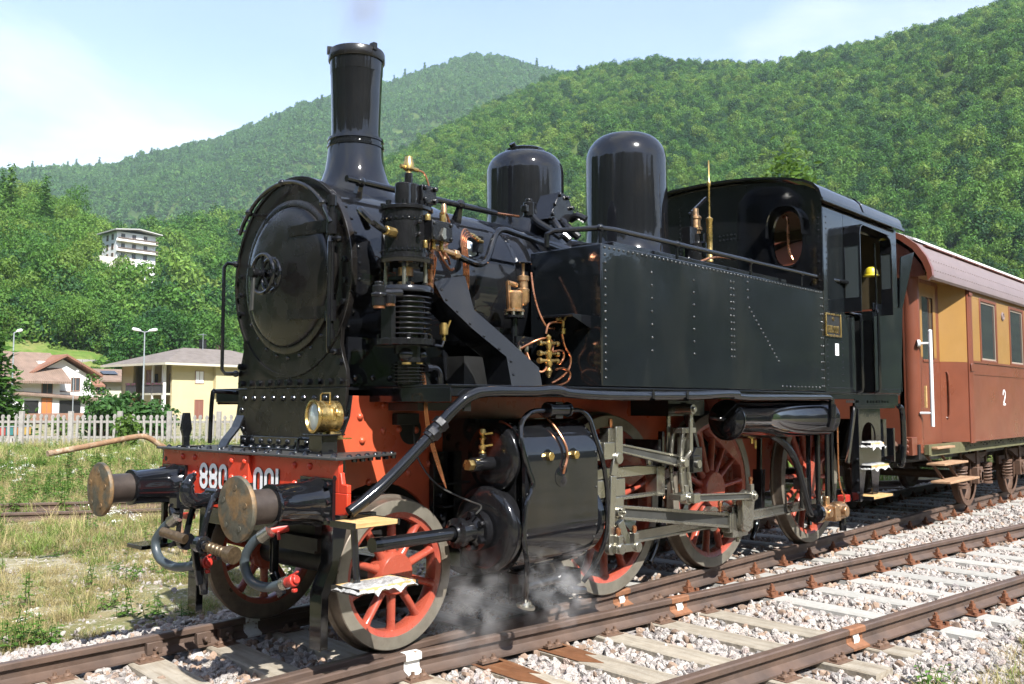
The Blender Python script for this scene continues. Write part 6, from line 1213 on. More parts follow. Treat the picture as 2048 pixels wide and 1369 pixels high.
b.build('coupling_screw', mat('greased_screw', (0.12, 0.085, 0.05), 0.35, metal=0.6, var=0.5, vscale=40), cp)
def hose(pts, end, name='brake_hose'):
    b = MB(); b.tube(pts, 0.030, 14, smooth=6); h = b.build(name, M_HOSE, LO)
    p = Vector(end); d = (p-Vector(pts[-2])).normalized(); b = MB(); b.cyl(p-d*0.01, p+d*0.03, 0.033, 14); b.cyl(p+d*0.03, p+d*0.065, 0.040, 14); b.cyl(p+d*0.065, p+d*0.085, 0.026, 12); b.bar(p+d*0.03+Vector((0, 0, 0.03)), p+d*0.09+Vector((0, 0, 0.045)), 0.02, 0.014)
    for k in (-1, 1): b.box(p.x+d.x*0.06-0.015, p.x+d.x*0.06+0.015, p.y+d.y*0.06-0.015, p.y+d.y*0.06+0.015, p.z+k*0.042-0.012, p.z+k*0.042+0.012)
    b.build('hose_head', M_HOSER, h, bevel=0.006)
    q = Vector(pts[0]); d0 = (Vector(pts[1])-q).normalized(); b = MB(); b.cyl(q-d0*0.02, q+d0*0.06, 0.042, 14); b.cyl(p-d*0.05, p-d*0.01, 0.040, 14); b.build('hose_clamp', M_STEEL, h); return h
H1 = [at(352, 1036, 'x', -0.22), at(328, 1056, 'x', -0.25), at(311, 1085, 'x', -0.27), at(320, 1118, 'x', -0.27), at(350, 1134, 'x', -0.26), at(385, 1132, 'x', -0.25), at(404, 1128, 'x', -0.24)]
hose(H1, H1[-1])
H2 = [at(536, 1066, 'x', -0.10), at(508, 1084, 'x', -0.14), at(489, 1120, 'x', -0.16), at(500, 1160, 'x', -0.15), at(530, 1175, 'x', -0.13), at(560, 1170, 'x', -0.11), at(576, 1165, 'x', -0.10)]
hose(H2, H2[-1])
b = MB(); b.tube([at(352, 1034, 'x', -0.22), at(349, 1018, 'x', -0.20), at(362, 1008, 'x', -0.18), at(385, 1008, 'x', -0.10), at(398, 1006, 'x', 0.0)], 0.042, 14, smooth=5); b.box(*sum([[at(360, 1000, 'x', -0.18)[i]-0.05, at(360, 1000, 'x', -0.18)[i]+0.05] for i in range(3)], [])); b.build('brake_cock', M_BLACK, LO, bevel=0.006)
b = MB(); p = at(363, 1010, 'x', -0.19); b.bar(p, p+Vector((-0.02, 0.01, -0.24)), 0.025, 0.025); b.bar(p+Vector((-0.02, 0.01, -0.24)), p+Vector((-0.05, 0.05, -0.28)), 0.025, 0.025); b.build('cock_lever', M_BLACK, LO)
p = at(345, 986, 'x', -0.05); b = MB(); b.box(p.x-0.01, p.x+0.01, p.y-0.02, p.y+0.02, p.z-0.05, p.z+0.05); p = at(376, 1032, 'x', -0.05); b.box(p.x-0.03, p.x+0.03, p.y-0.05, p.y+0.05, p.z-0.02, p.z+0.02); b.build('cock_handle', M_HOSER, LO, bevel=0.004)
p = at(545, 1062, 'x', -0.06); b = MB(); b.cyl(p+Vector((-0.01, 0.01, 0)), p+Vector((0.09, -0.04, 0.02)), 0.030, 14); b.bar(p+Vector((0.02, -0.03, 0.0)), p+Vector((0.01, -0.06, -0.05)), 0.02, 0.02); b.build('brake_cock', M_HOSER, LO, bevel=0.005)
b = MB(); b.bar((-0.02, -0.44, 0.92), (-0.04, -0.47, 0.55), 0.03, 0.05); b.bar((-0.04, -0.47, 0.55), (-0.03, -0.55, 0.42), 0.03, 0.06); b.box(0.0, 0.06, -0.46, 0.46, 0.78, 0.90); b.box(-0.06, 0.0, 0.0, 0.14, 0.84, 0.92); b.cyl((-0.24, 0.02, 0.62), (-0.24, 0.02, 0.38), 0.026, 10); b.build('hose_hanger', M_BLACK, LO, bevel=0.004)
# far-side step board and plough
b = MB(); b.box(-0.10, 0.45, 1.18, 1.42, 0.52, 0.55); b.box(0.10, 0.14, 1.25, 1.29, 0.55, 1.26); b.build('step_board', M_BLACK, LO, bevel=0.003)
# near front steps
slat_step(-0.10, 0.21, -1.36, -1.14, 0.935, LO, 4)
s3 = slat_step(-0.10, 0.32, -1.40, -1.16, 0.575, LO, 4); crumple(-0.125, 0.325, -1.412, -1.18, 0.548, 0.584, 'wrapping', s3, 9, 0.035)
b = MB(); b.cyl((0.0, -1.25, 0.575), (-0.02, -1.24, 0.91), 0.021, 10); b.box(-0.05, 0.22, -1.15, -1.10, 0.90, 0.96); b.build('step_hanger', M_BLACK, LO, bevel=0.003)
# ------------------------------------------------------------------ carriage
M_CBR = mat('carriage_brown', (0.152, 0.046, 0.025), 0.33, var=0.12, vscale=3, rvar=0.08, bump=0.05, bscale=4, bdist=0.01, col2=(0.127, 0.039, 0.022), c2pos=(0.4, 0.7), c2scale=1.2)
M_CYE = mat('carriage_ochre', (0.255, 0.140, 0.042), 0.36, var=0.08, vscale=3, rvar=0.08, bump=0.05, bscale=4, bdist=0.01)
M_CRF = mat('carriage_roof', (0.165, 0.122, 0.115), 0.45, var=0.12, vscale=5, bump=0.05, bscale=8)
M_CUN = mat('carriage_underframe', (0.10, 0.055, 0.035), 0.65, var=0.35, vscale=10)
M_COL = mat('underframe_olive', (0.10, 0.095, 0.045), 0.6, var=0.3, vscale=8)
M_CWOOD = mat('carriage_step_wood', (0.344, 0.213, 0.123), 0.7, var=0.25, vscale=9, col2=(0.230, 0.115, 0.057), c2pos=(0.45, 0.7), c2scale=4, c2stretch=(1, 6, 6))
CO = empty('railway_carriage', (9.4, 0, 0), 'brown and ochre passenger carriage coupled behind the black locomotive', 'carriage')
CO.location = (0, 0, 0)
XE, XC, X1 = 9.45, 11.30, 27.0
YD, YS_ = -1.13, -1.40
for s in (-1, 1):
    ys = s*1.40; yi = s*1.37
    b = MB(); b.box(XC, X1, ys, yi, 1.08, 2.235); b.prism([(XC, 1.05), (X1, 1.05), (X1, 1.08), (XC, 1.08)], 'xz', ys, yi); lw = b.build('side_panel', M_CBR, CO)
    b = MB(); b.box(XC, X1, ys-(-s)*0.004*0+0.0, yi, 3.19, 3.40)
    wx = [(11.78+i*1.66, 12.60+i*1.66) for i in range(9)]
    x = XC
    for (a, c) in wx + [(X1, X1)]:
        b.box(x, a, ys, yi, 2.237, 3.188); x = c
    uw = b.build('upper_panel', M_CYE, CO)
    for (a, c) in wx:
        b = MB()
        for (x0, x1, z0, z1) in ((a-0.05, a+0.01, 2.24, 3.22), (c-0.01, c+0.05, 2.24, 3.22), (a+0.01, c-0.01, 3.17, 3.22), (a+0.01, c-0.01, 2.24, 2.275)): b.box(x0, x1, ys+s*0.012, yi, z0, z1)
        wfr = b.build('window', M_CBR, CO, bevel=0.008)
        b = MB(); b.box(a+0.01, c-0.01, s*1.385, s*1.380, 2.27, 3.18); b.build('pane', M_GLASS, wfr)
        b = MB()
        for (x0, x1, z0, z1) in ((a+0.01, a+0.035, 2.275, 3.17), (c-0.035, c-0.01, 2.275, 3.17), (a+0.035, c-0.035, 3.145, 3.17), (a+0.035, c-0.035, 2.275, 2.30)): b.box(x0, x1, s*1.395, s*1.386, z0, z1)
        b.build('sash', mat('sash_grey', (0.30, 0.25, 0.20), 0.4), wfr)
    b = MB(); b.box(XC, X1, ys, ys+s*0.014, 2.215, 2.245); b.box(XC, X1, ys, ys+s*0.008, 2.04, 2.05); b.box(XC, X1, ys, ys+s*0.010, 1.05, 1.075); b.build('belt_moulding', M_CBR, CO)
    # corner column
    b = MB(); b.prism([(XC-0.16, ys-(-s)*0.02-s*0.02), (XC-0.16, ys), (XC-0.10, ys+s*0.02), (XC+0.0, ys+s*0.02), (XC+0.03, ys), (XC+0.03, yi), (XC-0.16, yi)], 'xy', 1.03, 3.40); b.box(XC-0.14, XC+0.02, ys+s*0.02, ys+s*0.03, 2.08, 2.20); b.box(XC-0.14, XC+0.02, ys+s*0.02, ys+s*0.03, 3.20, 3.32); b.build('corner_pillar', M_CBR, CO, bevel=0.006)
    # slanting wall, door and end post
    yd = s*1.13
    def wallseg(p, q, z0, z1, m, nm, th=0.02):
        bb = MB(); d = Vector((q[0]-p[0], q[1]-p[1], 0)).normalized(); n_ = Vector((-d.y, d.x, 0))*th
        bb.add([(p[0], p[1], z0), (q[0], q[1], z0), (q[0]+n_.x, q[1]+n_.y, z0), (p[0]+n_.x, p[1]+n_.y, z0), (p[0], p[1], z1), (q[0], q[1], z1), (q[0]+n_.x, q[1]+n_.y, z1), (p[0]+n_.x, p[1]+n_.y, z1)], [(0, 3, 2, 1), (4, 5, 6, 7), (0, 1, 5, 4), (1, 2, 6, 5), (2, 3, 7, 6), (3, 0, 4, 7)])
        return bb.build(nm, m, CO)
    A_, B_ = (10.70, yd), (XC-0.16, ys+(-s)*0.02)
    wallseg(A_, B_, 1.05, 2.215, M_CBR, 'vestibule_panel'); wallseg(A_, B_, 2.217, 3.36, M_CYE, 'vestibule_panel')
    b = MB(); b.box(9.75, 10.70, yd, yd+(-s)*0.03, 1.02, 2.20)
    for (x0, x1, z0, z1) in ((9.75, 9.98, 2.20, 3.36), (10.45, 10.70, 2.20, 3.36), (9.98, 10.45, 3.12, 3.36)): b.box(x0, x1, yd, yd+(-s)*0.03, z0, z1)
    b.box(9.72, 9.75, yd+s*0.01, yd+(-s)*0.03, 1.02, 3.38); b.box(9.98, 10.45, yd+s*0.012, yd, 2.19, 2.23); dr = b.build('side_door', M_CBR, CO, bevel=0.004)
    b = MB(); b.box(9.98, 10.45, yd+(-s)*0.01, yd+(-s)*0.016, 2.20, 3.12); b.build('pane', M_GLASS, dr)
    b = MB()
    for (x0, x1, z0, z1) in ((9.86, 9.98, 2.26, 3.30), (10.45, 10.56, 2.26, 3.30), (9.98, 10.45, 3.12, 3.30)): b.box(x0, x1, yd+s*0.004, yd, z0, z1)
    b.build('door_panel', M_CYE, dr)
    b = MB(); b.tube([(10.78, yd+s*0.02, 2.05), (10.80, yd+s*0.08, 2.02), (10.80, yd+s*0.08, 1.45), (10.78, yd+s*0.02, 1.42)], 0.015, 8, smooth=3); b.build('door_handle', M_CBR, dr)
    b = MB(); b.cyl((9.57, yd-s*0.02, 0.94), (9.57, yd-s*0.02, 3.36), 0.125, 24); b.box(9.45, 9.72, yd-s*0.14, yd-s*0.02, 0.94, 3.36); b.build('end_post', M_CBR, CO)
    b = MB(); b.tube([(9.50, yd+s*0.10, 2.42), (9.56, yd+s*0.24, 2.42)], 0.016, 8); b.tube([(9.50, yd+s*0.10, 1.48), (9.56, yd+s*0.24, 1.48)], 0.016, 8); b.cyl((9.56, yd+s*0.24, 1.30), (9.56, yd+s*0.24, 2.58), 0.026, 12); b.ball((9.56, yd+s*0.24, 2.58), 0.028, 10); b.cyl((9.49, yd+s*0.09, 2.42), (9.51, yd+s*0.12, 2.42), 0.05, 10); b.build('grab_rail', mat('white_rail_%d' % (s+1), (0.66, 0.68, 0.70), 0.4), CO)
    b = MB(); b.box(9.66, 9.70, yd+s*0.11, yd+s*0.135, 1.55, 1.85); b.build('lamp_socket', M_WOOD, CO)
# ends and roof
b = MB(); b.box(XE, XE+0.03, -1.05, 1.05, 1.0, 3.36); b.prism([(-1.36, 3.36), (1.36, 3.36), (1.30, 3.50), (1.15, 3.70), (0.95, 3.85), (0.6, 3.98), (0, 4.06), (-0.6, 3.98), (-0.95, 3.85), (-1.15, 3.70), (-1.30, 3.50)], 'yz', XE+0.02, XE+0.05); b.box(XE-0.01, XE+0.06, -1.36, 1.36, 3.33, 3.37); b.build('end_wall', M_CBR, CO)
b = MB()
for i in range(18): b.rivet((XE+0.02, -1.2+i*0.141, 3.42), (-1, 0, 0), 0.014, 6)
b.build('end_rivets', M_CBR, CO, kind='stuff')
rp_ = [(1.47, 3.30), (1.46, 3.40), (1.40, 3.56), (1.28, 3.74), (1.10, 3.89), (0.85, 4.01), (0.5, 4.10), (0, 4.14)]
rf = [(-y, z) for y, z in rp_] + rp_[::-1][1:]; ri_ = [(y*0.985, z-0.03) for y, z in rf]
b = MB(); b.prism(rf + ri_[::-1], 'yz', 9.42, X1); rfo = b.build('carriage_roof', M_CRF, CO, ang=40)
b = MB(); rr_ = [(y*1.012, z+0.012) for y, z in rf]; b.prism(rr_ + [(y*0.97, z-0.05) for y, z in rf][::-1], 'yz', 9.36, 9.44); b.build('roof_rim', M_CBR, rfo)
b = MB()
for s in (-1, 1):
    x = 9.55
    while x < 24:
        for (y, z, ny_, nz_) in ((1.463, 3.40, 1, 0.1), (1.41, 3.545, 1, 0.45)): b.rivet((x, s*y, z), (0, s*ny_, nz_), 0.009, 5)
        x += 0.11
    x = 10.4
    while x < 24:
        for k in range(8): b.rivet((x, s*(1.455-0.035*k**1.1), 3.41+0.05*k), (0, s, 0.35), 0.009, 5)
        x += 0.83
b.build('roof_rivets', M_CRF, rfo)
for s in (-1, 1):
    b = MB()
    for i in range(12): b.box(9.9+i*1.32, 9.9+i*1.32+1.27, s*1.20, s*1.26, 3.80, 3.815)
    b.build('gutter', M_CBR, rfo)
    b = MB(); b.prism([(s*1.18, 3.86), (s*1.16, 3.90), (s*0.80, 4.06), (s*0.80, 4.02)], 'yz', 9.7, X1); b.build('roof_gravel', mat('roof_white_%d' % (s+1), (0.62, 0.62, 0.62), 0.8, bump=1.0, bscale=40, bdist=0.03, var=0.2, vscale=30), rfo)
for i in range(12):
    x = 13.0+i*1.66; b = MB()
    if i < 6: b.lathe((x, -1.40, 3.02), (0, -1, 0), [(0.07, 0.0), (0.07, 0.012), (0.05, 0.025), (0.035, 0.012), (0, 0.012)], 18); b.build('air_vent', M_CRF, CO)
# painted class figure 2
b = MB(); cxn, czn, R_, st = 12.95, 1.58, 0.062, 0.034
pts = [(R_*math.cos(t), 0.175+R_*math.sin(t)) for t in np.linspace(math.radians(190), math.radians(-35), 13)] + [(0.0, 0.075), (-0.05, 0.03), (-0.055, 0.017)]
for (a, c) in zip(pts, pts[1:]): b.bar((cxn+a[0], -1.4025, czn+a[1]), (cxn+c[0], -1.4025, czn+c[1]), 0.003, st, up=(0, 1, 0)) if False else b.bar((cxn+a[0], -1.4025, czn+a[1]), (cxn+c[0], -1.4025, czn+c[1]), st, 0.003, up=(0, 1, 0))
b.box(cxn-0.068, cxn+0.068, -1.404, -1.401, czn, czn+st); b.build('class_number', M_WHITE, CO)
# underframe
b = MB(); b.box(9.6, X1, -1.30, -1.24, 0.90, 1.05); b.box(9.6, X1, 1.24, 1.30, 0.90, 1.05); b.box(9.6, X1, -1.32, -1.24, 0.90, 0.915); sb_ = b.build('solebar', M_COL, CO)
b = MB()
for i in range(40): b.rivet((11.2+i*0.11+(0.4 if i % 7 > 4 else 0), -1.30, 0.98+0.03*(i % 2)), (0, -1, 0), 0.012, 6)
b.build('solebar_rivets', M_MATT, sb_)
b = MB(); b.box(9.5, X1, -1.0, 1.0, 0.80, 0.98); b.box(9.38, 9.46, -1.24, 1.24, 0.86, 1.06); b.build('underframe', M_MATT, CO)
for s in (-1, 1):
    b = MB(); b.cyl((9.38, s*0.875, 1.02), (9.10, s*0.875, 1.02), 0.10, 20); b.cyl((9.03, s*0.875, 1.02), (9.0, s*0.875, 1.02), 0.183, 28); b.cyl((9.10, s*0.875, 1.02), (9.03, s*0.875, 1.02), 0.07, 16); b.build('buffer', M_CUN, CO)
    b = MB(); b.box(9.20, 9.40, s*1.08, s*1.22, 0.92, 1.16)
    for z in (0.96, 1.04, 1.11): b.hexn((9.2, s*1.15, z), (-1, 0, 0), 0.03, 0.03)
    b.build('beam_bracket', M_CBR, CO, bevel=0.006)
for s in (-1, 1):
    for (x0, x1, y0, y1, z) in ((9.70, 10.45, 1.16, 1.38, 1.02), (9.72, 10.75, 1.22, 1.46, 0.80), (9.74, 11.05, 1.26, 1.52, 0.56)):
        b = MB(); b.box(x0, x1, s*y0, s*y1, z-0.03, z); b.build('footboard', M_CWOOD, CO, bevel=0.005)
    b = MB()
    for x in (9.75, 10.35): b.bar((x, s*1.16, 0.98), (x+0.45, s*1.30, 0.53), 0.04, 0.02)
    b.build('footboard_hanger', M_CUN, CO)
def coach_wheel(x, s):
    b = MB(); b.lathe((x, s*0.80, 0.46), (0, -s, 0), [(0.10, -0.02), (0.10, 0.02), (0.16, 0.0), (0.36, -0.03), (0.40, 0.0), (0.455, 0.0), (0.46, -0.01), (0.462, -0.09), (0.487, -0.105), (0.48, -0.13), (0.40, -0.13)], 48); b.build('wheel', M_CUN, CO)
    b = MB(); b.box(x-0.14, x+0.14, s*0.95, s*1.12, 0.34, 0.60); b.box(x-0.06, x+0.06, s*1.12, s*1.15, 0.38, 0.56); b.cyl((x, s*1.12, 0.46), (x, s*1.15, 0.46), 0.08, 14); b.build('axle_box', M_CUN, CO, bevel=0.008)
    b = MB()
    for i in range(7): b.box(x-0.62+i*0.075, x+0.62-i*0.075, s*0.98, s*1.07, 0.80-i*0.022, 0.82-i*0.022)
    b.box(x-0.06, x+0.06, s*0.96, s*1.09, 0.60, 0.86); b.build('leaf_spring', M_CUN, CO)
    for dx in (-0.66, 0.66):
        b = MB(); n = 5
        pts = [(x+dx+0.08*math.cos(t), s*1.02+0.08*math.sin(t), 0.34+0.26*t/(2*PI*n)) for t in np.linspace(0, 2*PI*n, 12*n)]; b.tube(pts, 0.017, 6); b.cyl((x+dx, s*1.02, 0.30), (x+dx, s*1.02, 0.34), 0.10, 14); b.cyl((x+dx, s*1.02, 0.60), (x+dx, s*1.02, 0.64), 0.10, 14); b.cyl((x+dx, s*1.02, 0.60), (x+dx, s*1.02, 0.86), 0.02, 8); b.build('coil_spring', M_CUN, CO)
    b = MB(); b.prism([(x-0.20, 0.90), (x-0.17, 0.30), (x-0.14, 0.30), (x-0.14, 0.90)], 'xz', s*1.0, s*1.02); b.prism([(x+0.20, 0.90), (x+0.17, 0.30), (x+0.14, 0.30), (x+0.14, 0.90)], 'xz', s*1.0, s*1.02); b.box(x-0.9, x+0.9, s*0.93, s*0.97, 0.56, 0.70); b.build('axle_guard', M_CUN, CO)
for x in (12.55, 15.1, 21.5, 24.0):
    for s in (-1, 1): coach_wheel(x, s)
    b = MB(); b.cyl((x, -0.8, 0.46), (x, 0.8, 0.46), 0.07, 14); b.build('axle', M_CUN, CO)
# closed interior so that the panes show a dim room
b = MB(); b.box(XC+0.05, X1-0.05, -1.2, 1.2, 1.1, 1.3); b.box(9.6, X1, -0.02, 0.02, 1.3, 3.3); b.build('partition', M_CWOOD, CO)
b = MB(); b.box(9.5, X1, -1.36, 1.36, 3.36, 3.39); b.build('ceiling_board', M_CYE, CO)
# ------------------------------------------------------------------ village behind the yard
def walls_mat(name, c): return mat(name, c, 0.85, var=0.10, vscale=0.6, bump=0.1, bscale=12, spec=0.25)
def tiles_mat(name, c, c2):
    m = mat(name, c, 0.85, var=0.25, vscale=3, col2=c2, c2pos=(0.42, 0.65), c2scale=1.5, spec=0.2); t = m.node_tree; b = t.nodes['Principled BSDF']
    w = N(t, 'ShaderNodeTexWave', wave_type='BANDS', bands_direction='X'); w.inputs['Scale'].default_value = 1.6; tcn = N(t, 'ShaderNodeTexCoord'); t.links.new(tcn.outputs['Object'], w.inputs['Vector'])
    bm_ = N(t, 'ShaderNodeBump'); bm_.inputs['Strength'].default_value = 0.6; bm_.inputs['Distance'].default_value = 0.08; t.links.new(w.outputs[0], bm_.inputs['Height']); t.links.new(bm_.outputs[0], b.inputs['Normal']); return m
M_WALLY = walls_mat('cream_yellow_plaster', (0.464, 0.400, 0.240)); M_WALLW = walls_mat('white_plaster', (0.592, 0.584, 0.560)); M_WALLP = walls_mat('pale_plaster', (0.480, 0.448, 0.352))
M_TGREY = tiles_mat('grey_roof_tiles', (0.185, 0.16, 0.145), (0.14, 0.12, 0.105)); M_TRED = tiles_mat('red_roof_tiles', (0.25, 0.125, 0.085), (0.19, 0.10, 0.07)); M_TBRN = tiles_mat('brown_roof_tiles', (0.22, 0.155, 0.12), (0.16, 0.115, 0.09))
M_WPANE = mat('house_pane', (0.05, 0.055, 0.06), 0.08); M_WFRM = mat('house_frame', (0.22, 0.12, 0.08), 0.6); M_SHUT = mat('shutter_brown', (0.18, 0.07, 0.05), 0.6); M_ORAN = mat('shutter_orange', (0.468, 0.153, 0.043), 0.6)
M_CONC = mat('fence_concrete', (0.289, 0.272, 0.251), 0.9, var=0.3, vscale=5, bump=0.3, bscale=30, rand=0.12)
M_LPOLE = mat('galvanised_pole', (0.42, 0.46, 0.49), 0.4, metal=0.6, var=0.1)
class Loc:
    """local frame of a house: x along the right-hand face, y away from the viewer, set on a surveyed corner"""
    def __init__(s, px, dist, z0, phi, name, label, cat='house', group=None):
        v = far(px, 807.7, dist); d = ray(px, 807.7); v0 = Vector((d.x, d.y, 0)).normalized(); r = Vector((v0.y, -v0.x, 0)); a = math.radians(phi)
        ax = r*math.cos(a) + v0*math.sin(a); s.e = empty(name, (v.x, v.y, z0), label, cat, group); s.e.rotation_euler = (0, 0, math.atan2(ax.y, ax.x))
def hip_roof(b, x0, x1, y0, y1, z, h, ridge=None):
    w, d = x1-x0, y1-y0; m = min(w, d)/2
    if w >= d: r0, r1 = (x0+m, (y0+y1)/2), (x1-m, (y0+y1)/2)
    else: r0, r1 = ((x0+x1)/2, y0+m), ((x0+x1)/2, y1-m)
    vs = [(x0, y0, z), (x1, y0, z), (x1, y1, z), (x0, y1, z), (*r0, z+h), (*r1, z+h)]
    fs = [(0, 1, 5, 4), (1, 2, 5), (2, 3, 4, 5), (3, 0, 4)] if w >= d else [(0, 1, 4), (1, 2, 5, 4), (2, 3, 5), (3, 0, 4, 5)]
    b.add(vs, fs + [(3, 2, 1, 0)])
def gable_roof(b, x0, x1, y0, y1, z, h, axis='y', th=0.22):
    if axis == 'y':
        xm = (x0+x1)/2; pr = [(x0, z), (xm, z+h), (x1, z), (x1, z-th), (xm, z+h-th), (x0, z-th)]
        n = 6; vs = [(p[0], y0, p[1]) for p in pr] + [(p[0], y1, p[1]) for p in pr]
    else:
        ym = (y0+y1)/2; pr = [(y0, z), (ym, z+h), (y1, z), (y1, z-th), (ym, z+h-th), (y0, z-th)]
        n = 6; vs = [(x0, p[0], p[1]) for p in pr] + [(x1, p[0], p[1]) for p in pr]
    b.add(vs, [(0, 1, 4, 5), (1, 2, 3, 4), (6+5, 6+4, 6+1, 6+0), (6+4, 6+3, 6+2, 6+1)] + [(i, 6+i, 6+(i+1) % 6, (i+1) % 6) for i in range(6)])
def window(e, face, u, z, w, h, y, m=None, frame=True):
    """face 'f' = local y plane (front), 'l' = local x plane (left)"""
    b = MB(); d = 0.06
    f = (lambda a, c, z0, z1, o0, o1: b.box(a, c, y+o0, y+o1, z0, z1)) if face == 'f' else (lambda a, c, z0, z1, o0, o1: b.box(y+o0, y+o1, a, c, z0, z1))
    f(u-w/2-d, u-w/2, z-d, z+h+d, -0.05, 0.02); f(u+w/2, u+w/2+d, z-d, z+h+d, -0.05, 0.02); f(u-w/2, u+w/2, z+h, z+h+d, -0.05, 0.02); f(u-w/2, u+w/2, z-d, z, -0.05, 0.02); f(u-0.03, u+0.03, z, z+h, -0.03, 0.02)
    o = b.build('window', M_WFRM, e); b = MB(); f(u-w/2, u+w/2, z, z+h, -0.02, 0.0) ; b.build('pane', m or M_WPANE, o); return o
# yellow two-storey house
Y = Loc(343, 106, -0.3, 33, 'apartment_house', 'cream yellow two-storey house with grey hipped roof and corner balconies behind the fence').e
b = MB(); b.box(0, 16, 0, 0.3, 0, 6.3); b.box(0, 0.3, 7.6, 10, 0, 6.3); b.box(0, 0.3, 3.8, 5.6, 0, 6.3); b.box(1.9, 2.1, 0.3, 10, 0, 6.3); b.box(0, 16, 9.7, 10, 0, 6.3); b.box(15.7, 16, 0.3, 9.7, 0, 6.3); b.box(5.2, 10, -0.5, 0, 3.0, 6.3)
b.build('wall', M_WALLY, Y)
b = MB(); hip_roof(b, -1.7, 17.5, -1.3, 11.5, 6.3, 2.1); yr = b.build('roof', M_TGREY, Y, ang=0)
b = MB(); b.box(-1.72, 17.5, -1.36, -1.30, 6.05, 6.30); b.box(-1.76, -1.70, -1.36, 11.5, 6.05, 6.30); b.box(-1.6, 17.3, -1.2, 11.3, 6.22, 6.27); b.build('fascia', M_WALLP, Y)
b = MB(); b.box(7.3, 7.9, 5.3, 5.9, 8.2, 9.4); b.box(7.25, 7.95, 5.25, 5.95, 9.4, 9.5); b.build('chimney', M_MATT, yr)
b = MB(); b.tube([(6.8, 4.4, 8.2), (6.8, 4.4, 10.2)], 0.03, 6)
for i in range(4): b.tube([(6.4+0.2*i, 4.0, 10.0), (6.4+0.2*i, 4.8, 10.0)], 0.015, 5)
b.tube([(6.2, 4.4, 10.0), (7.3, 4.4, 10.0)], 0.015, 5); b.build('aerial', M_LPOLE, yr)
for u, z, h, mm in ((3.4, 4.2, 1.3, M_WHITE), (3.4, 0.3, 2.0, M_SHUT)): window(Y, 'f', u, z, 1.0, h, -0.02, mm)
for (y0, y1) in ((0.3, 3.8), (5.6, 7.6)):
    b = MB(); b.box(-0.9, 1.9, y0, y1, 2.85, 3.05); b.build('balcony', M_WALLP, Y)
    b = MB(); b.box(-0.9, -0.85, y0, y1, 3.05, 4.0); b.build('balcony_panel', mat('balcony_dark', (0.05, 0.05, 0.055), 0.5), Y)
    b = MB(); b.box(-0.95, -0.80, y0, y1, 3.95, 4.2); b.build('flower_box', mat('flowers', (0.45, 0.10, 0.25), 0.8, col2=(0.12, 0.2, 0.06), c2pos=(0.4, 0.6), c2scale=6), Y)
    for y in (y0+0.6, y1-0.9):
        b = MB(); b.box(1.86, 1.90, y-0.5, y+0.5, 3.1, 5.3); b.build('glazed_door', M_WPANE, Y)
b = MB(); b.box(-0.9, -0.55, 0.25, 0.55, 0, 6.1); b.build('pillar', M_WALLW, Y); b = MB(); b.box(-0.9, -0.7, 2.3, 2.5, 0, 6.1); b.build('pillar', M_WALLW, Y)
window(Y, 'l', 4.5, 4.2, 0.9, 1.4, -0.0)
# white house with red gable and wooden balcony
Wh = Loc(128, 98, -0.3, 28, 'gabled_house', 'white house with red tiled gable and timber balcony behind the fence').e
b = MB(); b.box(-4.6, 3.2, 0, 9, 0, 3.0); b.box(-2.6, 3.2, 1.0, 9, 3.0, 4.6); b.prism([(-2.6, 4.6), (3.2, 4.6), (0.3, 6.2)], 'xz', 1.0, 9); b.box(-6.5, -4.6, 1.5, 8, 0, 4.6); b.build('wall', M_WALLW, Wh)
b = MB(); gable_roof(b, -3.4, 4.0, 0.2, 10, 4.75, 1.95, 'y'); wr = b.build('roof', M_TRED, Wh, ang=0)
b = MB(); b.add([(-4.9, -0.6, 2.9), (3.6, -0.6, 2.3), (3.6, 1.2, 3.0), (-4.9, 1.2, 3.6), (-4.9, -0.6, 2.75), (3.6, -0.6, 2.15), (3.6, 1.2, 2.85), (-4.9, 1.2, 3.45)], [(0, 1, 2, 3), (7, 6, 5, 4), (0, 4, 5, 1), (1, 5, 6, 2), (2, 6, 7, 3), (3, 7, 4, 0)]); b.build('porch_roof', M_TBRN, Wh, ang=0)
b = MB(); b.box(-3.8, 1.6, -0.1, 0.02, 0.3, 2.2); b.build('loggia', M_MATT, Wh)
b = MB(); b.box(-3.9, 1.7, -0.5, -0.4, 0.2, 1.0); b.box(-3.9, 1.7, -0.5, 0, 0.1, 0.2); b.build('balcony', M_WFRM, Wh)
for u in (-5.5,): window(Wh, 'f', u, 1.3, 0.9, 1.3, 1.48, M_ORAN); window(Wh, 'f', u, 3.2, 0.9, 1.0, 1.48)
b = MB(); b.box(-1.8, -1.1, 1.6, 2.3, 4.6, 6.0); b.build('chimney', M_WALLW, wr)
b = MB(); b.box(2.0, 2.9, 0.5, 0.9, 5.5, 5.52); b.add([(1.6, 2.0, 5.78), (2.8, 2.0, 5.15), (2.8, 3.2, 5.15), (1.6, 3.2, 5.78)], [(0, 1, 2, 3)]); b.build('skylight', M_WPANE, wr)
window(Wh, 'f', 1.6, 3.2, 0.8, 1.2, 0.98)
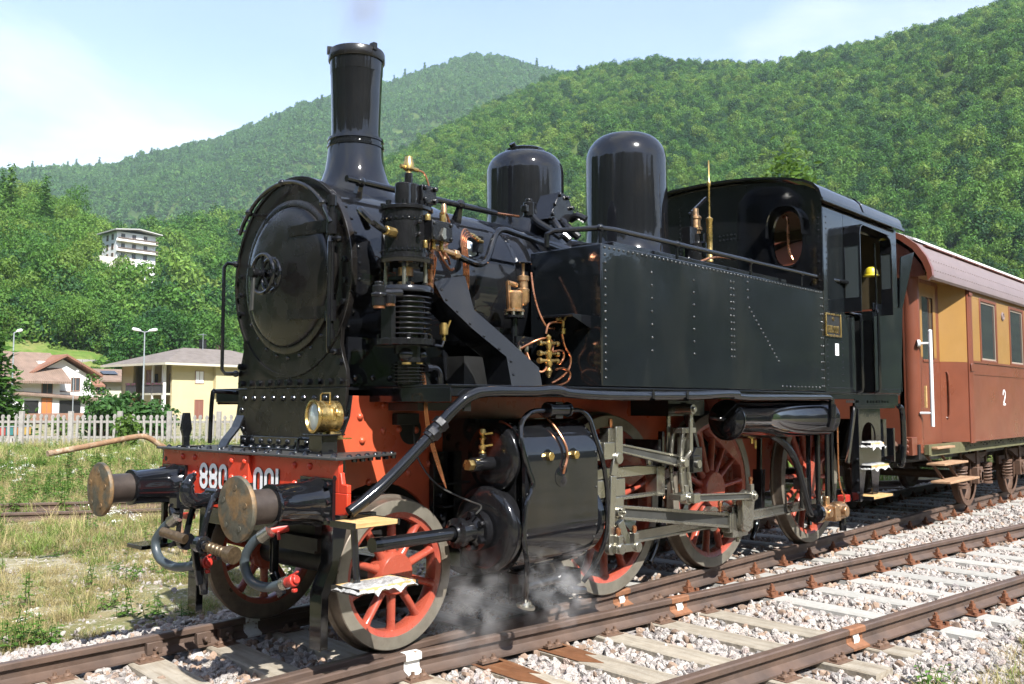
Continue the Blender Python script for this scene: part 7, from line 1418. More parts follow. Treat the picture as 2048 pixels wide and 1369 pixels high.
# long brown-roofed house behind it
Br = Loc(60, 112, -0.3, 25, 'farm_house', 'long house with red-brown roof and dark skylights behind the white gabled house').e
b = MB(); b.box(-4.0, 7.0, 0, 9, 0, 4.0); b.build('wall', M_WALLP, Br)
b = MB(); gable_roof(b, -4.8, 7.8, -1.2, 10, 4.0, 2.4, 'x'); br = b.build('roof', M_TRED, Br, ang=0)
for x in (0.5, 4.5):
    b = MB(); b.box(x, x+1.8, 1.0, 2.6, 5.0, 5.6); b.build('skylight', M_MATT, br)
b = MB(); b.box(-3.4, -2.6, 2.0, 2.8, 4.9, 6.9); b.build('chimney', M_WALLW, br)
Bq = Loc(36, 96, -0.3, 24, 'small_house', 'white house with steep dark brown roof beside the spruce').e
b = MB(); b.box(-1.5, 3.8, 0, 7, 0, 4.0); b.build('wall', M_WALLW, Bq); b = MB(); gable_roof(b, -2.2, 4.5, -0.9, 8, 4.0, 2.9, 'x'); b.build('roof', M_TBRN, Bq, ang=0); window(Bq, 'f', 2.6, 1.0, 0.9, 1.4, -0.02, M_ORAN); window(Bq, 'f', 2.6, 2.9, 0.9, 0.9, -0.02)
# pale house between, grey roof
Gr = Loc(178, 128, 0.4, 22, 'small_house', 'pale house with low grey roof between white gable and yellow house').e
b = MB(); b.box(-1, 8, 0, 7, 0, 4.2); b.build('wall', M_WALLP, Gr); b = MB(); gable_roof(b, -2, 9, -1, 8, 4.2, 1.6, 'x'); gr_ = b.build('roof', M_TBRN, Gr, ang=0); window(Gr, 'f', 1.5, 2.4, 1.1, 1.2, -0.02); window(Gr, 'f', 5.5, 2.4, 1.1, 1.2, -0.02)
b = MB(); b.add([(2, 0.8, 5.06), (4, 0.8, 5.06), (4, 2.0, 5.5), (2, 2.0, 5.5)], [(0, 1, 2, 3)]); b.build('skylight', M_WPANE, gr_)
Bk = Loc(450, 150, 0.5, 20, 'small_house', 'brown-roofed house rising behind the yellow house').e
b = MB(); b.box(-2, 12, 0, 9, 0, 6.0); b.build('wall', M_WALLP, Bk); b = MB(); gable_roof(b, -3, 13, -1.2, 10, 6.0, 2.0, 'x'); b.build('roof', M_TBRN, Bk, ang=0)
Rr = Loc(322, 160, 0.5, 15, 'small_house', 'tiny orange-red roof peeping over the yellow house').e
b = MB(); b.box(-2, 5, 0, 6, 0, 6.3); b.build('wall', M_WALLP, Rr); b = MB(); gable_roof(b, -2.6, 5.6, -0.8, 6.8, 6.3, 1.7, 'y'); b.build('roof', M_TRED, Rr, ang=0)
# white three-storey house on the hillside
HW = Loc(224, 235, 35.6, 24, 'hillside_house', 'white three-storey house with timber balconies on the wooded hillside').e
b = MB(); b.box(-0.0, 9.6, 0, 8, -9, 7.0); b.build('wall', M_WHITE, HW)
b = MB(); gable_roof(b, -1.0, 10.6, -1.6, 9.0, 7.3, 0.7, 'y'); b.build('roof', mat('pale_grey_roof', (0.42, 0.41, 0.40), 0.7), HW, ang=0)
for z in (2.3, 4.7):
    b = MB(); b.box(-0.2, 9.7, -1.2, 0, z-0.15, z); b.build('balcony', M_WALLP, HW); b = MB(); b.box(-0.2, 9.7, -1.22, -1.15, z+0.35, z+0.8); b.build('balustrade', mat('dark_timber', (0.10, 0.075, 0.06), 0.7), HW)
for z in (0.6, 2.9, 5.2):
    for u in (1.5, 4.2, 7.0): window(HW, 'f', u, z+0.2, 0.8, 1.1, -0.02)
    window(HW, 'l', 2.2, z, 1.0, 1.3, -0.02); window(HW, 'l', 5.0, z, 1.0, 1.3, -0.02)
b = MB(); b.box(-7, 3, -3.0, -2.4, -9, 0.2); tw = b.build('retaining_wall', mat('garden_wall', (0.50, 0.46, 0.40), 0.9, var=0.2, vscale=2), HW)
# little white chapel high in the wood
pch = far(895, 306, 560); Ch = empty('chapel', (pch.x, pch.y, pch.z-0.5), 'tiny white chapel high on the wooded slope behind the chimney', 'chapel'); Ch.rotation_euler = (0, 0, 0.5)
b = MB(); b.box(-2.0, 2.0, -2.5, 2.5, -4, 3.2); b.build('wall', M_WALLW, Ch); b = MB(); gable_roof(b, -2.3, 2.3, -2.8, 2.8, 3.2, 1.8, 'y'); b.build('roof', M_WALLW, Ch, ang=0); b = MB(); b.box(-0.12, 0.12, -2.6, -2.4, 4.8, 7.2); b.box(-0.6, 0.6, -2.6, -2.4, 6.2, 6.45); b.build('cross', M_WALLW, Ch)
# lamp posts
def lamp_post(px, dist, h, heads, label, r=0.09):
    p = far(px, 830, dist); e = empty('street_lamp', (p.x, p.y, -0.3), label, 'street lamp', 'lamp posts behind the fence'); d = ray(px, 830); rgt = Vector((d.y, -d.x, 0)).normalized(); e.rotation_euler = (0, 0, math.atan2(rgt.y, rgt.x))
    b = MB(); b.cyl((0, 0, 0), (0, 0, h), r, 12, r1=r*0.55); b.build('pole', M_LPOLE, e)
    for s in heads:
        b = MB(); b.bar((0, 0, h), (s*0.35, 0, h+0.10), 0.07, 0.06); b.build('arm', M_LPOLE, e)
        b = MB(); b.tube([(s*0.30, 0, h+0.10), (s*0.5, 0, h+0.17), (s*0.8, 0, h+0.22), (s*1.0, 0, h+0.27)], 0.10, 10, smooth=3, radii=[0.06, 0.11, 0.13, 0.14, 0.12, 0.07]); b.build('lamp_head', mat('lamp_white', (0.66, 0.68, 0.70), 0.4), e)
    return e
lamp_post(22, 88, 7.9, (0.62,), 'pale lamp post with one head beside the spruce')
lamp_post(285, 84, 8.0, (-1, 1), 'pale lamp post with two heads before the yellow house')
lamp_post(145, 92, 4.6, (0.4,), 'short thin lamp post before the white gabled house', 0.05)
# concrete picket fence
fa, fb = far(-150, 860, 47.5), far(640, 860, 40.5); fa.z = fb.z = -0.3; fdv = (fb-fa); FL = fdv.length; fd_ = fdv.normalized()
FE = empty('picket_fence', fa, 'weathered concrete picket fence between yard and village', 'fence'); FE.rotation_euler = (0, 0, math.atan2(fd_.y, fd_.x))
b = MB(); b.prism([(-0.045, 0.05), (0.045, 0.05), (0.045, 1.25), (0.068, 1.28), (0.068, 1.35), (0.03, 1.43), (-0.03, 1.43), (-0.068, 1.35), (-0.068, 1.28), (-0.045, 1.25)], 'xz', -0.03, 0.03); pk = b.mesh('picket', M_CONC, 0)
x = 0.2; i = 0; pxs = []
while x < FL:
    if i % 8 == 7:
        b = MB(); b.box(x-0.09, x+0.09, -0.09, 0.09, 0, 1.58); b.build('post', M_CONC, FE, bevel=0.01)
    else:
        o = bpy.data.objects.new('picket', pk); COL.objects.link(o); o.parent = FE; o.location = (x, random.uniform(-.01, .01), random.uniform(-.03, .03)); o.rotation_euler = (0, random.uniform(-.03, .03), 0)
    x += 0.27; i += 1
for z in (0.45, 1.12):
    b = MB(); b.box(0, FL, 0.035, 0.085, z-0.05, z+0.05); b.build('fence_rail', M_CONC, FE)
# coloured hive boxes glimpsed through the fence
for px, dpx, c, nm in ((5, 52, (0.30, 0.04, 0.03), 'red'), (17, 52, (0.02, 0.12, 0.12), 'teal'), (30, 52.5, (0.30, 0.11, 0.03), 'orange'), (42, 52.5, (0.32, 0.21, 0.04), 'yellow'), (52, 53, (0.30, 0.17, 0.04), 'amber')):
    p = far(px, 850, dpx); e = empty('bee_hive', (p.x, p.y, -0.3), '%s wooden box standing behind the picket fence near the spruce' % nm, 'box', 'coloured boxes behind the fence')
    b = MB(); b.box(-0.17, 0.17, -0.2, 0.2, 0.35, 0.75); b.build('hive_body', mat('hive_'+nm, c, 0.7), e); b = MB(); b.box(-0.2, 0.2, -0.23, 0.23, 0.75, 0.79); b.build('hive_lid', M_LPOLE, e); b = MB(); b.box(-0.13, 0.13, -0.15, 0.15, 0.0, 0.35); b.build('hive_stand', M_CONC, e)
# bent rusty pipe standing by the siding
D_ = 12.2; pp = [far(95, 908, D_-0.6), far(190, 890, D_-0.3), far(272, 874, D_), far(296, 876, D_+0.05), far(318, 890, D_+0.1), far(332, 902, D_+0.15)]
p_end = pp[-1].copy(); pp += [p_end + (ray(345, 900)-ray(332, 900))*D_*0.9 + Vector((0, 0, -0.35)), Vector((p_end.x+0.25, p_end.y-0.1, -0.35))]
b = MB(); b.tube(pp, 0.034, 12, smooth=5); bp = b.build('bent_pipe', mat('flaking_pipe', (0.20, 0.115, 0.06), 0.75, var=0.4, vscale=12, col2=(0.34, 0.28, 0.20), c2pos=(0.5, 0.65), c2scale=9, bump=0.4, bscale=50)); tag(bp, 'rusty bent pipe sticking out over the grass behind the buffer beam', 'pipe')
# terraced garden walls on the slope behind the houses
for i, (x0, x1, py, dd) in enumerate(((40, 200, 702, 168), (60, 260, 722, 160), (150, 262, 744, 150))):
    a_, c_ = far(x0, py, dd), far(x1, py-2, dd+8); e = empty('garden_wall', (a_.x, a_.y, a_.z), ['dry-stone terrace wall highest on the vineyard slope', 'dry-stone terrace wall in the middle of the vineyard slope', 'dry-stone terrace wall just above the white house'][i], 'wall', 'terrace walls on the slope')
    d = c_-a_; L_ = d.length; e.rotation_euler = (0, 0, math.atan2(d.y, d.x)); rr = random.Random(i); x = 0
    while x < L_:
        w = rr.uniform(0.7, 1.4)
        for k in range(2):
            b = MB(); b.box(x+0.02, x+w-0.02, rr.uniform(-.1, .05), 0.6, -0.7+k*0.65, -0.7+k*0.65+0.6); b.build('stone', M_CONC, e, bevel=0.05)
        x += w
# ------------------------------------------------------------------ vegetation
def leaf_mat(name, cols, patch=0.02, trans=0.3, rough=0.6, island=False):
    m = bpy.data.materials.new(name); m.use_nodes = True; t = m.node_tree; t.nodes.clear()
    oi = N(t, 'ShaderNodeObjectInfo'); geo = N(t, 'ShaderNodeNewGeometry')
    nz = N(t, 'ShaderNodeTexNoise'); nz.inputs['Scale'].default_value = patch; nz.inputs['Detail'].default_value = 3; t.links.new(oi.outputs['Location'], nz.inputs['Vector'])
    a = N(t, 'ShaderNodeMath', operation='MULTIPLY'); a.inputs[1].default_value = 0.55; t.links.new(oi.outputs['Random'], a.inputs[0])
    nm = N(t, 'ShaderNodeMapRange'); nm.inputs[1].default_value = 0.3; nm.inputs[2].default_value = 0.7; nm.inputs[3].default_value = 0.0; nm.inputs[4].default_value = 0.45; t.links.new(nz.outputs[0], nm.inputs[0])
    s = N(t, 'ShaderNodeMath', operation='ADD'); t.links.new(a.outputs[0], s.inputs[0]); t.links.new(nm.outputs[0], s.inputs[1])
    r = N(t, 'ShaderNodeValToRGB'); cr = r.color_ramp
    while len(cr.elements) < len(cols): cr.elements.new(0.5)
    for i, (e, c) in enumerate(zip(cr.elements, cols)): e.position = i/(len(cols)-1); e.color = (*c, 1)
    t.links.new(s.outputs[0], r.inputs[0])
    mr = N(t, 'ShaderNodeMapRange'); mr.inputs[3].default_value = 0.65; mr.inputs[4].default_value = 1.35; t.links.new(geo.outputs['Random Per Island'], mr.inputs[0])
    hs = N(t, 'ShaderNodeHueSaturation'); t.links.new(r.outputs[0], hs.inputs['Color']); t.links.new(mr.outputs[0], hs.inputs['Value'])
    d = N(t, 'ShaderNodeBsdfPrincipled'); d.inputs['Roughness'].default_value = rough; d.inputs['Specular IOR Level'].default_value = 0.2; t.links.new(hs.outputs[0], d.inputs['Base Color'])
    tr = N(t, 'ShaderNodeBsdfTranslucent'); t.links.new(hs.outputs[0], tr.inputs[0])
    mx_ = N(t, 'ShaderNodeMixShader'); mx_.inputs[0].default_value = trans; t.links.new(d.outputs[0], mx_.inputs[1]); t.links.new(tr.outputs[0], mx_.inputs[2])
    o = N(t, 'ShaderNodeOutputMaterial'); t.links.new(mx_.outputs[0], o.inputs[0]); return m
M_LEAF = leaf_mat('broad_leaf', [(0.018, 0.068, 0.016), (0.042, 0.122, 0.022), (0.078, 0.180, 0.030), (0.120, 0.228, 0.038), (0.185, 0.285, 0.055)], 0.012, 0.42)
M_LEAFD = leaf_mat('dark_leaf', [(0.012, 0.050, 0.016), (0.026, 0.082, 0.024), (0.045, 0.115, 0.032)], 0.012, 0.35)
M_LEAFY = leaf_mat('lime_leaf', [(0.085, 0.165, 0.026), (0.130, 0.215, 0.036), (0.185, 0.265, 0.055)], 0.012, 0.45)
M_LEAFF = leaf_mat('far_leaf', [(0.030, 0.098, 0.022), (0.048, 0.135, 0.028), (0.072, 0.172, 0.034), (0.098, 0.205, 0.040)], 0.004, 0.42)
M_CONI = leaf_mat('conifer_leaf', [(0.035, 0.090, 0.016), (0.060, 0.135, 0.022), (0.095, 0.170, 0.030)], 0.5, 0.4)
M_SHRUB = leaf_mat('shrub_leaf', [(0.025, 0.070, 0.018), (0.040, 0.100, 0.022), (0.060, 0.125, 0.028)], 0.5)
M_GRASS = leaf_mat('grass_blade', [(0.090, 0.180, 0.028), (0.140, 0.225, 0.040), (0.210, 0.255, 0.068), (0.240, 0.262, 0.090)], 0.35, 0.35)
M_DRY = leaf_mat('dry_grass', [(0.26, 0.215, 0.095), (0.33, 0.27, 0.13), (0.28, 0.24, 0.10)], 0.4, 0.3)
M_WEED = leaf_mat('weed_leaf', [(0.050, 0.120, 0.018), (0.085, 0.165, 0.028), (0.12, 0.19, 0.04)], 0.5, 0.35)
M_FLOW = leaf_mat('white_flower', [(0.62, 0.62, 0.55), (0.75, 0.75, 0.70)], 0.5, 0.2)
M_BARK = mat('bark', (0.09, 0.065, 0.045), 0.9, var=0.3, vscale=8, bump=0.6, bscale=18)
M_LEAFR = leaf_mat('copper_beech_leaf', [(0.06, 0.016, 0.020), (0.09, 0.025, 0.028)], 0.5)
def leafquad(b, p, n, s, rr, asp=1.0):
    n = Vector(n).normalized(); u = n.cross(Vector((rr.gauss(0, 1), rr.gauss(0, 1), rr.gauss(0, 1)))); 
    if u.length < 1e-4: u = Vector((1, 0, 0))
    u.normalize(); v = n.cross(u); p = Vector(p); a = s*rr.uniform(0.7, 1.3)
    b.add([p-u*a*asp, p-v*a*0.55+n*a*0.12, p+u*a*asp, p+v*a*0.55+n*a*0.12], [(0, 1, 2, 3)])
def crown(b, seed, R, H, z0, lobes, leaves, ls, flat=1.0, shell=0.55):
    rr = random.Random(seed); L_ = []
    for i in range(lobes):
        h = (i+0.5)/lobes; a = i*2.4+rr.uniform(-.4, .4); prof = math.sin(PI*min(0.95, 0.12+0.80*h))**0.8
        rad = R*prof*rr.uniform(0.35, 0.75); L_.append((Vector((rad*math.cos(a), rad*math.sin(a), z0+H*h*0.92)), R*rr.uniform(0.34, 0.52)))
    L_.append((Vector((0, 0, z0+H*0.62)), R*0.62))
    for c, r in L_:
        for _ in range(leaves):
            d = Vector((rr.gauss(0, 1), rr.gauss(0, 1), rr.gauss(0.35, 0.9))).normalized(); q = c + Vector((d.x, d.y, d.z*flat))*r*rr.uniform(shell, 1.08)
            leafquad(b, q, d + Vector((rr.gauss(0, .5), rr.gauss(0, .5), rr.gauss(0.2, .5))), ls, rr)
def conifer(b, seed, R, H, tiers, per, ls, ex=0.85):
    rr = random.Random(seed)
    for k in range(tiers):
        t = k/(tiers-1); z = H*(0.06+0.94*t); r = R*(1-t)**ex*rr.uniform(0.85, 1.1)+0.05
        n = max(3, int(per*(1-t)**0.6))
        for i in range(n):
            a = 2*PI*i/n + rr.uniform(-.3, .3) + k; m = max(2, int(7*r/R)+2)
            for j in range(m):
                u = (j+0.4)/m; p = Vector((r*u*math.cos(a), r*u*math.sin(a), z - 0.30*r*u + rr.uniform(-.08, .08)*R))
                for _ in range(2): leafquad(b, p+Vector((rr.gauss(0, .10), rr.gauss(0, .10), rr.gauss(0, .06)))*R*0.9, (rr.gauss(0, .5), rr.gauss(0, .5), 1), ls, rr, 1.3)
# forest prototypes: unit crown about 1 m radius, stood on the slope
FOREST = []
for i in range(5):
    b = MB(); crown(b, 40+i, (1.0, 1.25, 1.0, 0.92, 1.1)[i], (2.0, 1.7, 2.4, 2.2, 2.0)[i], -0.45, 8, 120, 0.082, 0.9); FOREST.append(proto(b, 'forest_tree', (M_LEAF, M_LEAF, M_LEAF, M_LEAFD, M_LEAFY)[i]))
b = MB(); conifer(b, 77, 0.75, 3.4, 13, 9, 0.16); FOREST.append(proto(b, 'forest_tree', M_LEAF))
FARF = []
for i in range(4):
    b = MB(); crown(b, 60+i, 1.0, 1.6+0.4*(i % 2), -0.4, 6, 24, 0.20, 0.9); FARF.append(proto(b, 'far_forest_tree', M_LEAFF))
b = MB(); conifer(b, 78, 0.6, 2.6, 9, 6, 0.2); FARF.append(proto(b, 'far_forest_tree', M_LEAFF))
def woods(name, P, s0, s1, protos, p_con, label):
    n = len(P); P = np.array(P); s = (s0+(s1-s0)*RNG.beta(1.6, 2.2, n))*np.where(RNG.random(n) < 0.15, 1.35, np.where(RNG.random(n) < 0.2, 0.7, 1.0)); sz = s*RNG.uniform(0.85, 1.25, n); rot = np.zeros((n, 3)); rot[:, 2] = RNG.uniform(0, 6.28, n); rot[:, :2] = RNG.normal(0, 0.06, (n, 2))
    k = len(protos); idx = np.where(RNG.random(n) < p_con, k-1, RNG.integers(0, k-1, n)); P[:, 2] -= s*0.2
    scatter(name, P, np.stack([s, s, sz], 1), rot, protos, idx, kind='stuff', label=label)
def clear_slope(px, t):
    x, y, z = H_SLOPE.pt(px, t); d = math.hypot(x-CAMP.x, y-CAMP.y)
    if px < 275 and d < 172 and px > -60: return False              # terraced gardens
    if 175 < px < 315:                                              # clearing round the hillside house
        if 226 < d < 262: return False
    q = fbm(x, y, 55, 3, 9.0)
    return q > -0.62
def clear_knoll(px, t):
    x, y, z = H_KNOLL.pt(px, t); d = math.hypot(x-CAMP.x, y-CAMP.y)
    if px > -40 and px < 275 and d < 172: return False
    if 175 < px < 330 and 226 < d < 262: return False
    return True
woods('forest', H_SLOPE.trees(25000, -80, 2280, 0.0, 1.02, clear_slope), 2.0, 5.2, FOREST, 0.0, 'dense green broadleaf wood covering the long slope')
NEARF = []
for i in range(5):
    b = MB(); crown(b, 140+i, 1.0, 1.9+0.35*(i % 3), -0.45, 9, 190, 0.062, 0.9); NEARF.append(proto(b, 'near_forest_tree', (M_LEAF, M_LEAF, M_LEAF, M_LEAFD, M_LEAFY)[i]))
b = MB(); conifer(b, 79, 0.75, 3.2, 18, 12, 0.09); NEARF.append(proto(b, 'near_forest_tree', M_LEAF))
woods('forest', H_KNOLL.trees(4200, -260, 330, 0.0, 1.03, clear_knoll), 1.9, 4.3, NEARF, 0.006, 'dense dark wood on the near knoll at the left')
woods('forest', H_FAR.trees(20000, -150, 1350, 0.12, 1.02), 4.2, 7.6, FARF, 0.03, 'hazy wood on the far mountain ridge')
# spruces near the line
def spruce(px, dist, H, R, label, seed, z0=-0.3, tiers=26, per=15, ls=0.22, ex=0.85, m=None):
    p = far(px, 820, dist); e = empty('spruce_tree', (p.x, p.y, z0), label, 'tree')
    b = MB(); b.cyl((0, 0, 0), (0, 0, H*0.95), R*0.07, 10, r1=0.02); b.build('trunk', M_BARK, e)
    b = MB(); conifer(b, seed, R, H, tiers, per, ls, ex); b.build('crown', m or M_CONI, e, ang=0, kind='stuff'); return e
spruce(1585, 78, 22.9, 7.6, 'pointed green conifer rising behind the locomotive cab', 5, tiers=60, per=44, ls=0.30, ex=0.62, m=leaf_mat('sunlit_conifer_leaf', [(0.085, 0.165, 0.028), (0.120, 0.205, 0.036)], 0.5, 0.45))
spruce(-22, 64, 7.2, 2.6, 'dense dark spruce at the picture edge beside a lamp post', 9, tiers=26, per=17, ls=0.24)
def bush(name, px, dist, R, H, label, seed, m, lobes=9, leaves=110, ls=0.11, z0=-0.3, group=None, trunk=True):
    p = far(px, 840, dist); e = empty(name, (p.x, p.y, z0), label, 'shrub' if 'shrub' in name else 'tree', group)
    b = MB(); crown(b, seed, R, H, 0.1*H, lobes, leaves, ls*R, 0.9); b.build('crown', m, e, ang=0, kind='stuff')
    b = MB()
    for k in range(4): a = k*1.6; b.tube([(0.05*math.cos(a), 0.05*math.sin(a), 0), (0.3*R*math.cos(a), 0.3*R*math.sin(a), H*0.6)], 0.04*R, 6)
    b.build('trunk' if 'tree' in name else 'stem', M_BARK, e); return e
bush('shrub', 205, 55, 1.5, 1.9, 'rounded blue-green shrub behind the fence before the pale house', 1, M_SHRUB)
bush('shrub', 240, 57, 1.7, 2.0, 'broad dark green shrub behind the fence left of the two-headed lamp post', 2, M_SHRUB)
bush('shrub', 305, 57, 1.5, 1.6, 'broad dark green shrub behind the fence under the yellow house wall', 3, M_SHRUB)
bush('shrub', 182, 60, 1.0, 3.4, 'slender feathery shrub behind the fence beside the white house', 4, M_CONI, 8, 70)
bush('shrub', 255, 40, 0.75, 1.3, 'leafy bright shrub growing before the fence pickets', 6, M_WEED, 8, 60, 0.13)
bush('shrub', 120, 62, 0.7, 0.9, 'small rounded yellow-green shrub behind the fence below the balcony', 8, M_WEED, 7, 60, 0.13)
bush('purple_tree', 236, 172, 2.2, 4.4, 'dark purple-leaved tree on the slope above the village', 7, M_LEAFR, 9, 160, 0.09, 8.2)
for i, (px, d, R, H, z, lb) in enumerate(((275, 150, 5, 9, 4, 'pale green round tree on the slope above the two-headed lamp'), (330, 158, 5.5, 10, 5, 'light green spreading tree behind the yellow roof ridge'), (420, 165, 5, 11, 5, 'tall light green tree behind the yellow house chimney'), (150, 170, 4, 6.5, 12, 'mid green tree at the edge of the terraced gardens'))):
    bush('garden_tree', px, d, R, H, lb, 20+i, M_LEAF, 12, 420, 0.05, z, 'trees above the village')
# vine rows in the terraced gardens
P = []
for r in range(6):
    for k in range(70):
        q = far(35+k*3.3, 770-r*14, 138+r*9); P.append((q.x, q.y, q.z-0.2))
b = MB(); crown(b, 90, 1.0, 1.2, -0.3, 5, 26, 0.18, 0.8); V1 = proto(b, 'vine', M_WEED)
n = len(P); scatter('vine_rows', P, RNG.uniform(0.5, 0.95, n), np.stack([np.zeros(n), np.zeros(n), RNG.uniform(0, 6.28, n)], 1), [V1], kind='stuff', label='green vine rows on the terraces above the village')
# grasses, weeds and white umbels of the yard
def tuft(seed, n, h, spread, w, m, lean=0.35):
    rr = random.Random(seed); b = MB()
    for _ in range(n):
        a = rr.uniform(0, 2*PI); r = spread*math.sqrt(rr.random()); p = Vector((r*math.cos(a), r*math.sin(a), 0)); d = Vector((rr.gauss(0, lean), rr.gauss(0, lean), 1)); hh = h*rr.uniform(0.45, 1.15); sd = Vector((-d.y, d.x, 0)); sd = (sd.normalized() if sd.length > 1e-3 else Vector((1, 0, 0)))*w*rr.uniform(0.6, 1.2)
        m1 = p + d*hh*0.55; m2 = p + Vector((d.x*1.9, d.y*1.9, 0.92))*hh
        b.add([p-sd, p+sd, m1+sd*0.8, m1-sd*0.8, m2], [(0, 1, 2, 3), (3, 2, 4)])
    return proto(b, 'grass_tuft', m)
def weed(seed, h, m):
    rr = random.Random(seed); b = MB()
    for _ in range(3):
        x0, y0 = rr.gauss(0, .05), rr.gauss(0, .05); lx, ly = rr.gauss(0, .15), rr.gauss(0, .15)
        b.tube([(x0, y0, 0), (x0+lx*h*.5, y0+ly*h*.5, h*.6), (x0+lx*h, y0+ly*h, h)], 0.004, 4, caps=False)
        for k in range(11):
            t = 0.12+0.88*k/11; p = Vector((x0+lx*h*t, y0+ly*h*t, h*t)); a = k*2.4+rr.random(); d = Vector((math.cos(a), math.sin(a), rr.uniform(-.1, .5))); L_ = 0.10*(1.1-t*0.6)*rr.uniform(.7, 1.2); s = d.cross(Vector((0, 0, 1))).normalized()*L_*0.32
            b.add([p, p+d*L_*0.5+s, p+d*L_-Vector((0, 0, L_*0.3)), p+d*L_*0.5-s], [(0, 1, 2, 3)])
    return proto(b, 'weed', m)
def umbel(seed, h):
    rr = random.Random(seed); b = MB()
    for _ in range(4):
        x0, y0 = rr.gauss(0, .10), rr.gauss(0, .10); hh = h*rr.uniform(.75, 1.1)
        for k in range(14):
            q = Vector((x0+rr.gauss(0, .035), y0+rr.gauss(0, .035), hh+rr.gauss(0, .012))); leafquad(b, q, (rr.gauss(0, .3), rr.gauss(0, .3), 1), 0.014, rr)
    return proto(b, 'white_flower', M_FLOW)
GR = [tuft(1, 34, 0.16, 0.10, 0.0035, M_GRASS), tuft(2, 30, 0.22, 0.10, 0.0035, M_GRASS), tuft(3, 26, 0.13, 0.12, 0.003, M_DRY, 0.6), tuft(4, 22, 0.30, 0.08, 0.003, M_DRY, 0.3), weed(5, 0.22, M_WEED), weed(6, 0.38, M_WEED)]
def zat(x, y):
    return zbal(x, y) if (y < 2.3 and y > -9 and x > -9 and x < 44) else zground(x, y)
P, S, I = [], [], []
def sow(n, r0, r1, px0, px1, kinds, s0, s1, keep=None, zfun=zat):
    a0, a1 = [math.atan2(ray(p, 807).y, ray(p, 807).x) for p in (px0, px1)]
    for _ in range(n):
        r = math.exp(random.uniform(math.log(r0), math.log(r1))); a = random.uniform(min(a0, a1), max(a0, a1)); x, y = CAMP.x+r*math.cos(a), CAMP.y+r*math.sin(a)
        if keep and not keep(x, y): continue
        P.append((x, y, zfun(x, y)-0.01)); S.append(random.uniform(s0, s1)*(1+0.018*r)); I.append(random.choice(kinds))
dist3 = lambda x, y: (Vector((x, y, 0))-Vector((pa.x, pa.y, 0))).dot(n3)
off_tracks = lambda x, y: y > 1.9 + 0.5*fbm(x, y, 0.9, 2, 1.0) and not (-0.5 < dist3(x, y) < 2.0 and random.random() < 0.75)
sow(6500, 6.5, 16, -160, 700, (0, 2, 2, 2, 2, 3), 0.30, 0.65, lambda x, y: off_tracks(x, y) and fbm(x, y, 0.8, 3, 6.0) > 0.0)
sow(7000, 13, 46, -120, 640, (0, 1, 2, 2, 2, 2, 3), 0.45, 0.9, off_tracks)
sow(1500, 30, 44, -120, 640, (0, 1, 1, 3), 0.9, 1.3, off_tracks)
sow(260, 6.5, 18, -160, 640, (4, 4, 4, 5), 0.35, 0.75, lambda x, y: off_tracks(x, y) and fbm(x, y, 1.2, 2, 3.0) > 0.0)
sow(550, 18, 45, -120, 640, (4, 4, 5), 0.6, 1.1, off_tracks)
sow(900, 12, 60, 1560, 2100, (0, 1, 1, 2), 1.2, 2.4, lambda x, y: y > 2.6)
# near corner of the ballast on this side
near = lambda x, y: y < y3(x)-0.75-0.25*fbm(x, y, 0.6, 2, 4.0) and y > -9 and fbm(x, y, 0.7, 2, 2.0) > 0.0
sow(1300, 5.5, 12, 1500, 2400, (2, 2, 2, 3, 0), 0.35, 0.75, near); sow(60, 5.5, 12, 1500, 2400, (4, 4), 0.4, 0.8, near)
n = len(P); rot = np.zeros((n, 3)); rot[:, 2] = RNG.uniform(0, 6.28, n)
scatter('grass', P, np.array(S), rot, GR, I, kind='stuff', label='sun-bleached grass and weeds growing over the yard')
P, S, I = [], [], []
sow(200, 14, 45, -120, 640, (0, 1), 0.6, 0.9, lambda x, y: off_tracks(x, y) and fbm(x, y, 3.0, 2, 7.0) > 0.0)
sow(70, 8, 14, -160, 600, (0, 1), 0.5, 0.8, lambda x, y: off_tracks(x, y) and fbm(x, y, 2.0, 2, 7.0) > 0.1)
n = len(P); rot = np.zeros((n, 3)); rot[:, 2] = RNG.uniform(0, 6.28, n)
scatter('white_flowers', P, np.array(S), rot, [umbel(1, 0.38), umbel(2, 0.30)], I, kind='stuff', label='white wild flowers scattered through the tall grass')
# trees on the near side of the yard, behind the photographer (they show only in the paintwork)
for i, (x, y, R, H) in enumerate(((4, -34, 4.2, 8), (13, -38, 4.8, 10), (22, -36, 4.5, 9), (-6, -40, 5, 10), (31, -42, 5, 11), (-16, -36, 4.4, 9))):
    e = empty('yard_tree', (x, y, -0.3), ['first','second','third','fourth','fifth','sixth'][i]+' round green tree across the yard, mirrored in the black tank paint', 'tree', 'trees mirrored in the paint')
    b = MB(); crown(b, 300+i, R, H, 0.5, 10, 70, 0.5, 0.9); b.build('crown', M_LEAF, e, ang=0, kind='stuff'); b = MB(); b.cyl((0, 0, 0), (0, 0, H*0.6), 0.25, 8, r1=0.1); b.build('trunk', M_BARK, e)
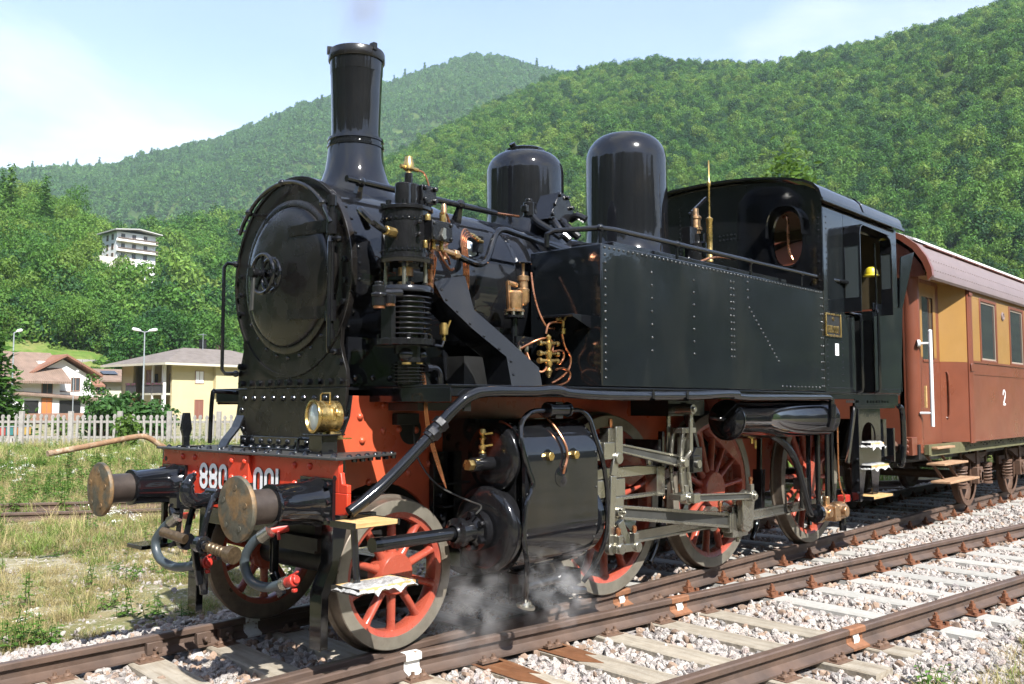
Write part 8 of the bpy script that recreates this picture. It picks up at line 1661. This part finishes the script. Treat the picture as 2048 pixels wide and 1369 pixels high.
# ------------------------------------------------------------------ air, smoke and steam
def volume_obj(name, mb, dens, col, noise_scale=None, thr=(0.4, 0.7), label=None, fall=None, aniso=0.0):
    m = bpy.data.materials.new(name); m.use_nodes = True; t = m.node_tree; t.nodes.clear(); o = N(t, 'ShaderNodeOutputMaterial'); pv = N(t, 'ShaderNodeVolumePrincipled')
    pv.inputs['Color'].default_value = (*col, 1); pv.inputs['Density'].default_value = dens; pv.inputs['Anisotropy'].default_value = aniso
    if noise_scale:
        tcn = N(t, 'ShaderNodeTexCoord'); nz = N(t, 'ShaderNodeTexNoise'); nz.inputs['Scale'].default_value = noise_scale; nz.inputs['Detail'].default_value = 4; nz.inputs['Distortion'].default_value = 0.6; t.links.new(tcn.outputs['Object'], nz.inputs['Vector'])
        mr = N(t, 'ShaderNodeMapRange'); mr.inputs[1].default_value, mr.inputs[2].default_value = thr; mr.inputs[4].default_value = dens; t.links.new(nz.outputs[0], mr.inputs[0])
        # soft towards the edge of the cloud: distance from the middle of the bounding box
        mp_ = N(t, 'ShaderNodeMapping'); mp_.inputs['Location'].default_value = (-1, -1, -1); mp_.inputs['Scale'].default_value = (2, 2, 2); t.links.new(tcn.outputs['Generated'], mp_.inputs[0])
        ln = N(t, 'ShaderNodeVectorMath', operation='LENGTH'); t.links.new(mp_.outputs[0], ln.inputs[0])
        m2 = N(t, 'ShaderNodeMapRange'); m2.inputs[1].default_value, m2.inputs[2].default_value = fall; m2.inputs[3].default_value = 1; m2.inputs[4].default_value = 0; t.links.new(ln.outputs[1], m2.inputs[0])
        mm = N(t, 'ShaderNodeMath', operation='MULTIPLY'); t.links.new(mr.outputs[0], mm.inputs[0]); t.links.new(m2.outputs[0], mm.inputs[1]); t.links.new(mm.outputs[0], pv.inputs['Density'])
    t.links.new(pv.outputs[0], o.inputs['Volume']); ob = mb.build(name, m, ang=0, kind='stuff')
    if label: ob['label'] = label
    return ob
def puff(c, r, sq=(1, 1, 1)):
    b = MB(); b.ball((0, 0, 0), 1.0, 16); b.v = [(c[0]+x*r*sq[0], c[1]+y*r*sq[1], c[2]+z*r*sq[2]) for x, y, z in b.v]; return b
volume_obj('steam', puff((1.00, -1.20, 0.26), 0.52, (0.75, 0.55, 0.85)), 3.2, (0.97, 0.975, 0.98), 6.5, (0.44, 0.80), 'thin white steam drifting behind the leading wheel', (0.0, 0.95))
volume_obj('steam', puff((1.66, -1.42, 0.34), 0.48, (1.15, 0.36, 0.72)), 5.0, (0.97, 0.975, 0.98), 8.0, (0.46, 0.80), 'wisp of steam from the cylinder drain cocks', (0.0, 0.95))
volume_obj('smoke', puff((0.96, 0, 4.78), 0.60, (0.42, 0.42, 1.0)), 3.4, (0.42, 0.38, 0.33), 3.0, (0.30, 0.75), 'faint grey smoke rising from the chimney', (0.35, 1.0))
mb = MB(); mb.box(-2900, 3600, -3200, 3400, -1.6, 1150)
hz = volume_obj('haze', mb, 0.00010, (0.74, 0.89, 1.0), aniso=0.0, label='thin blue summer haze over the valley')
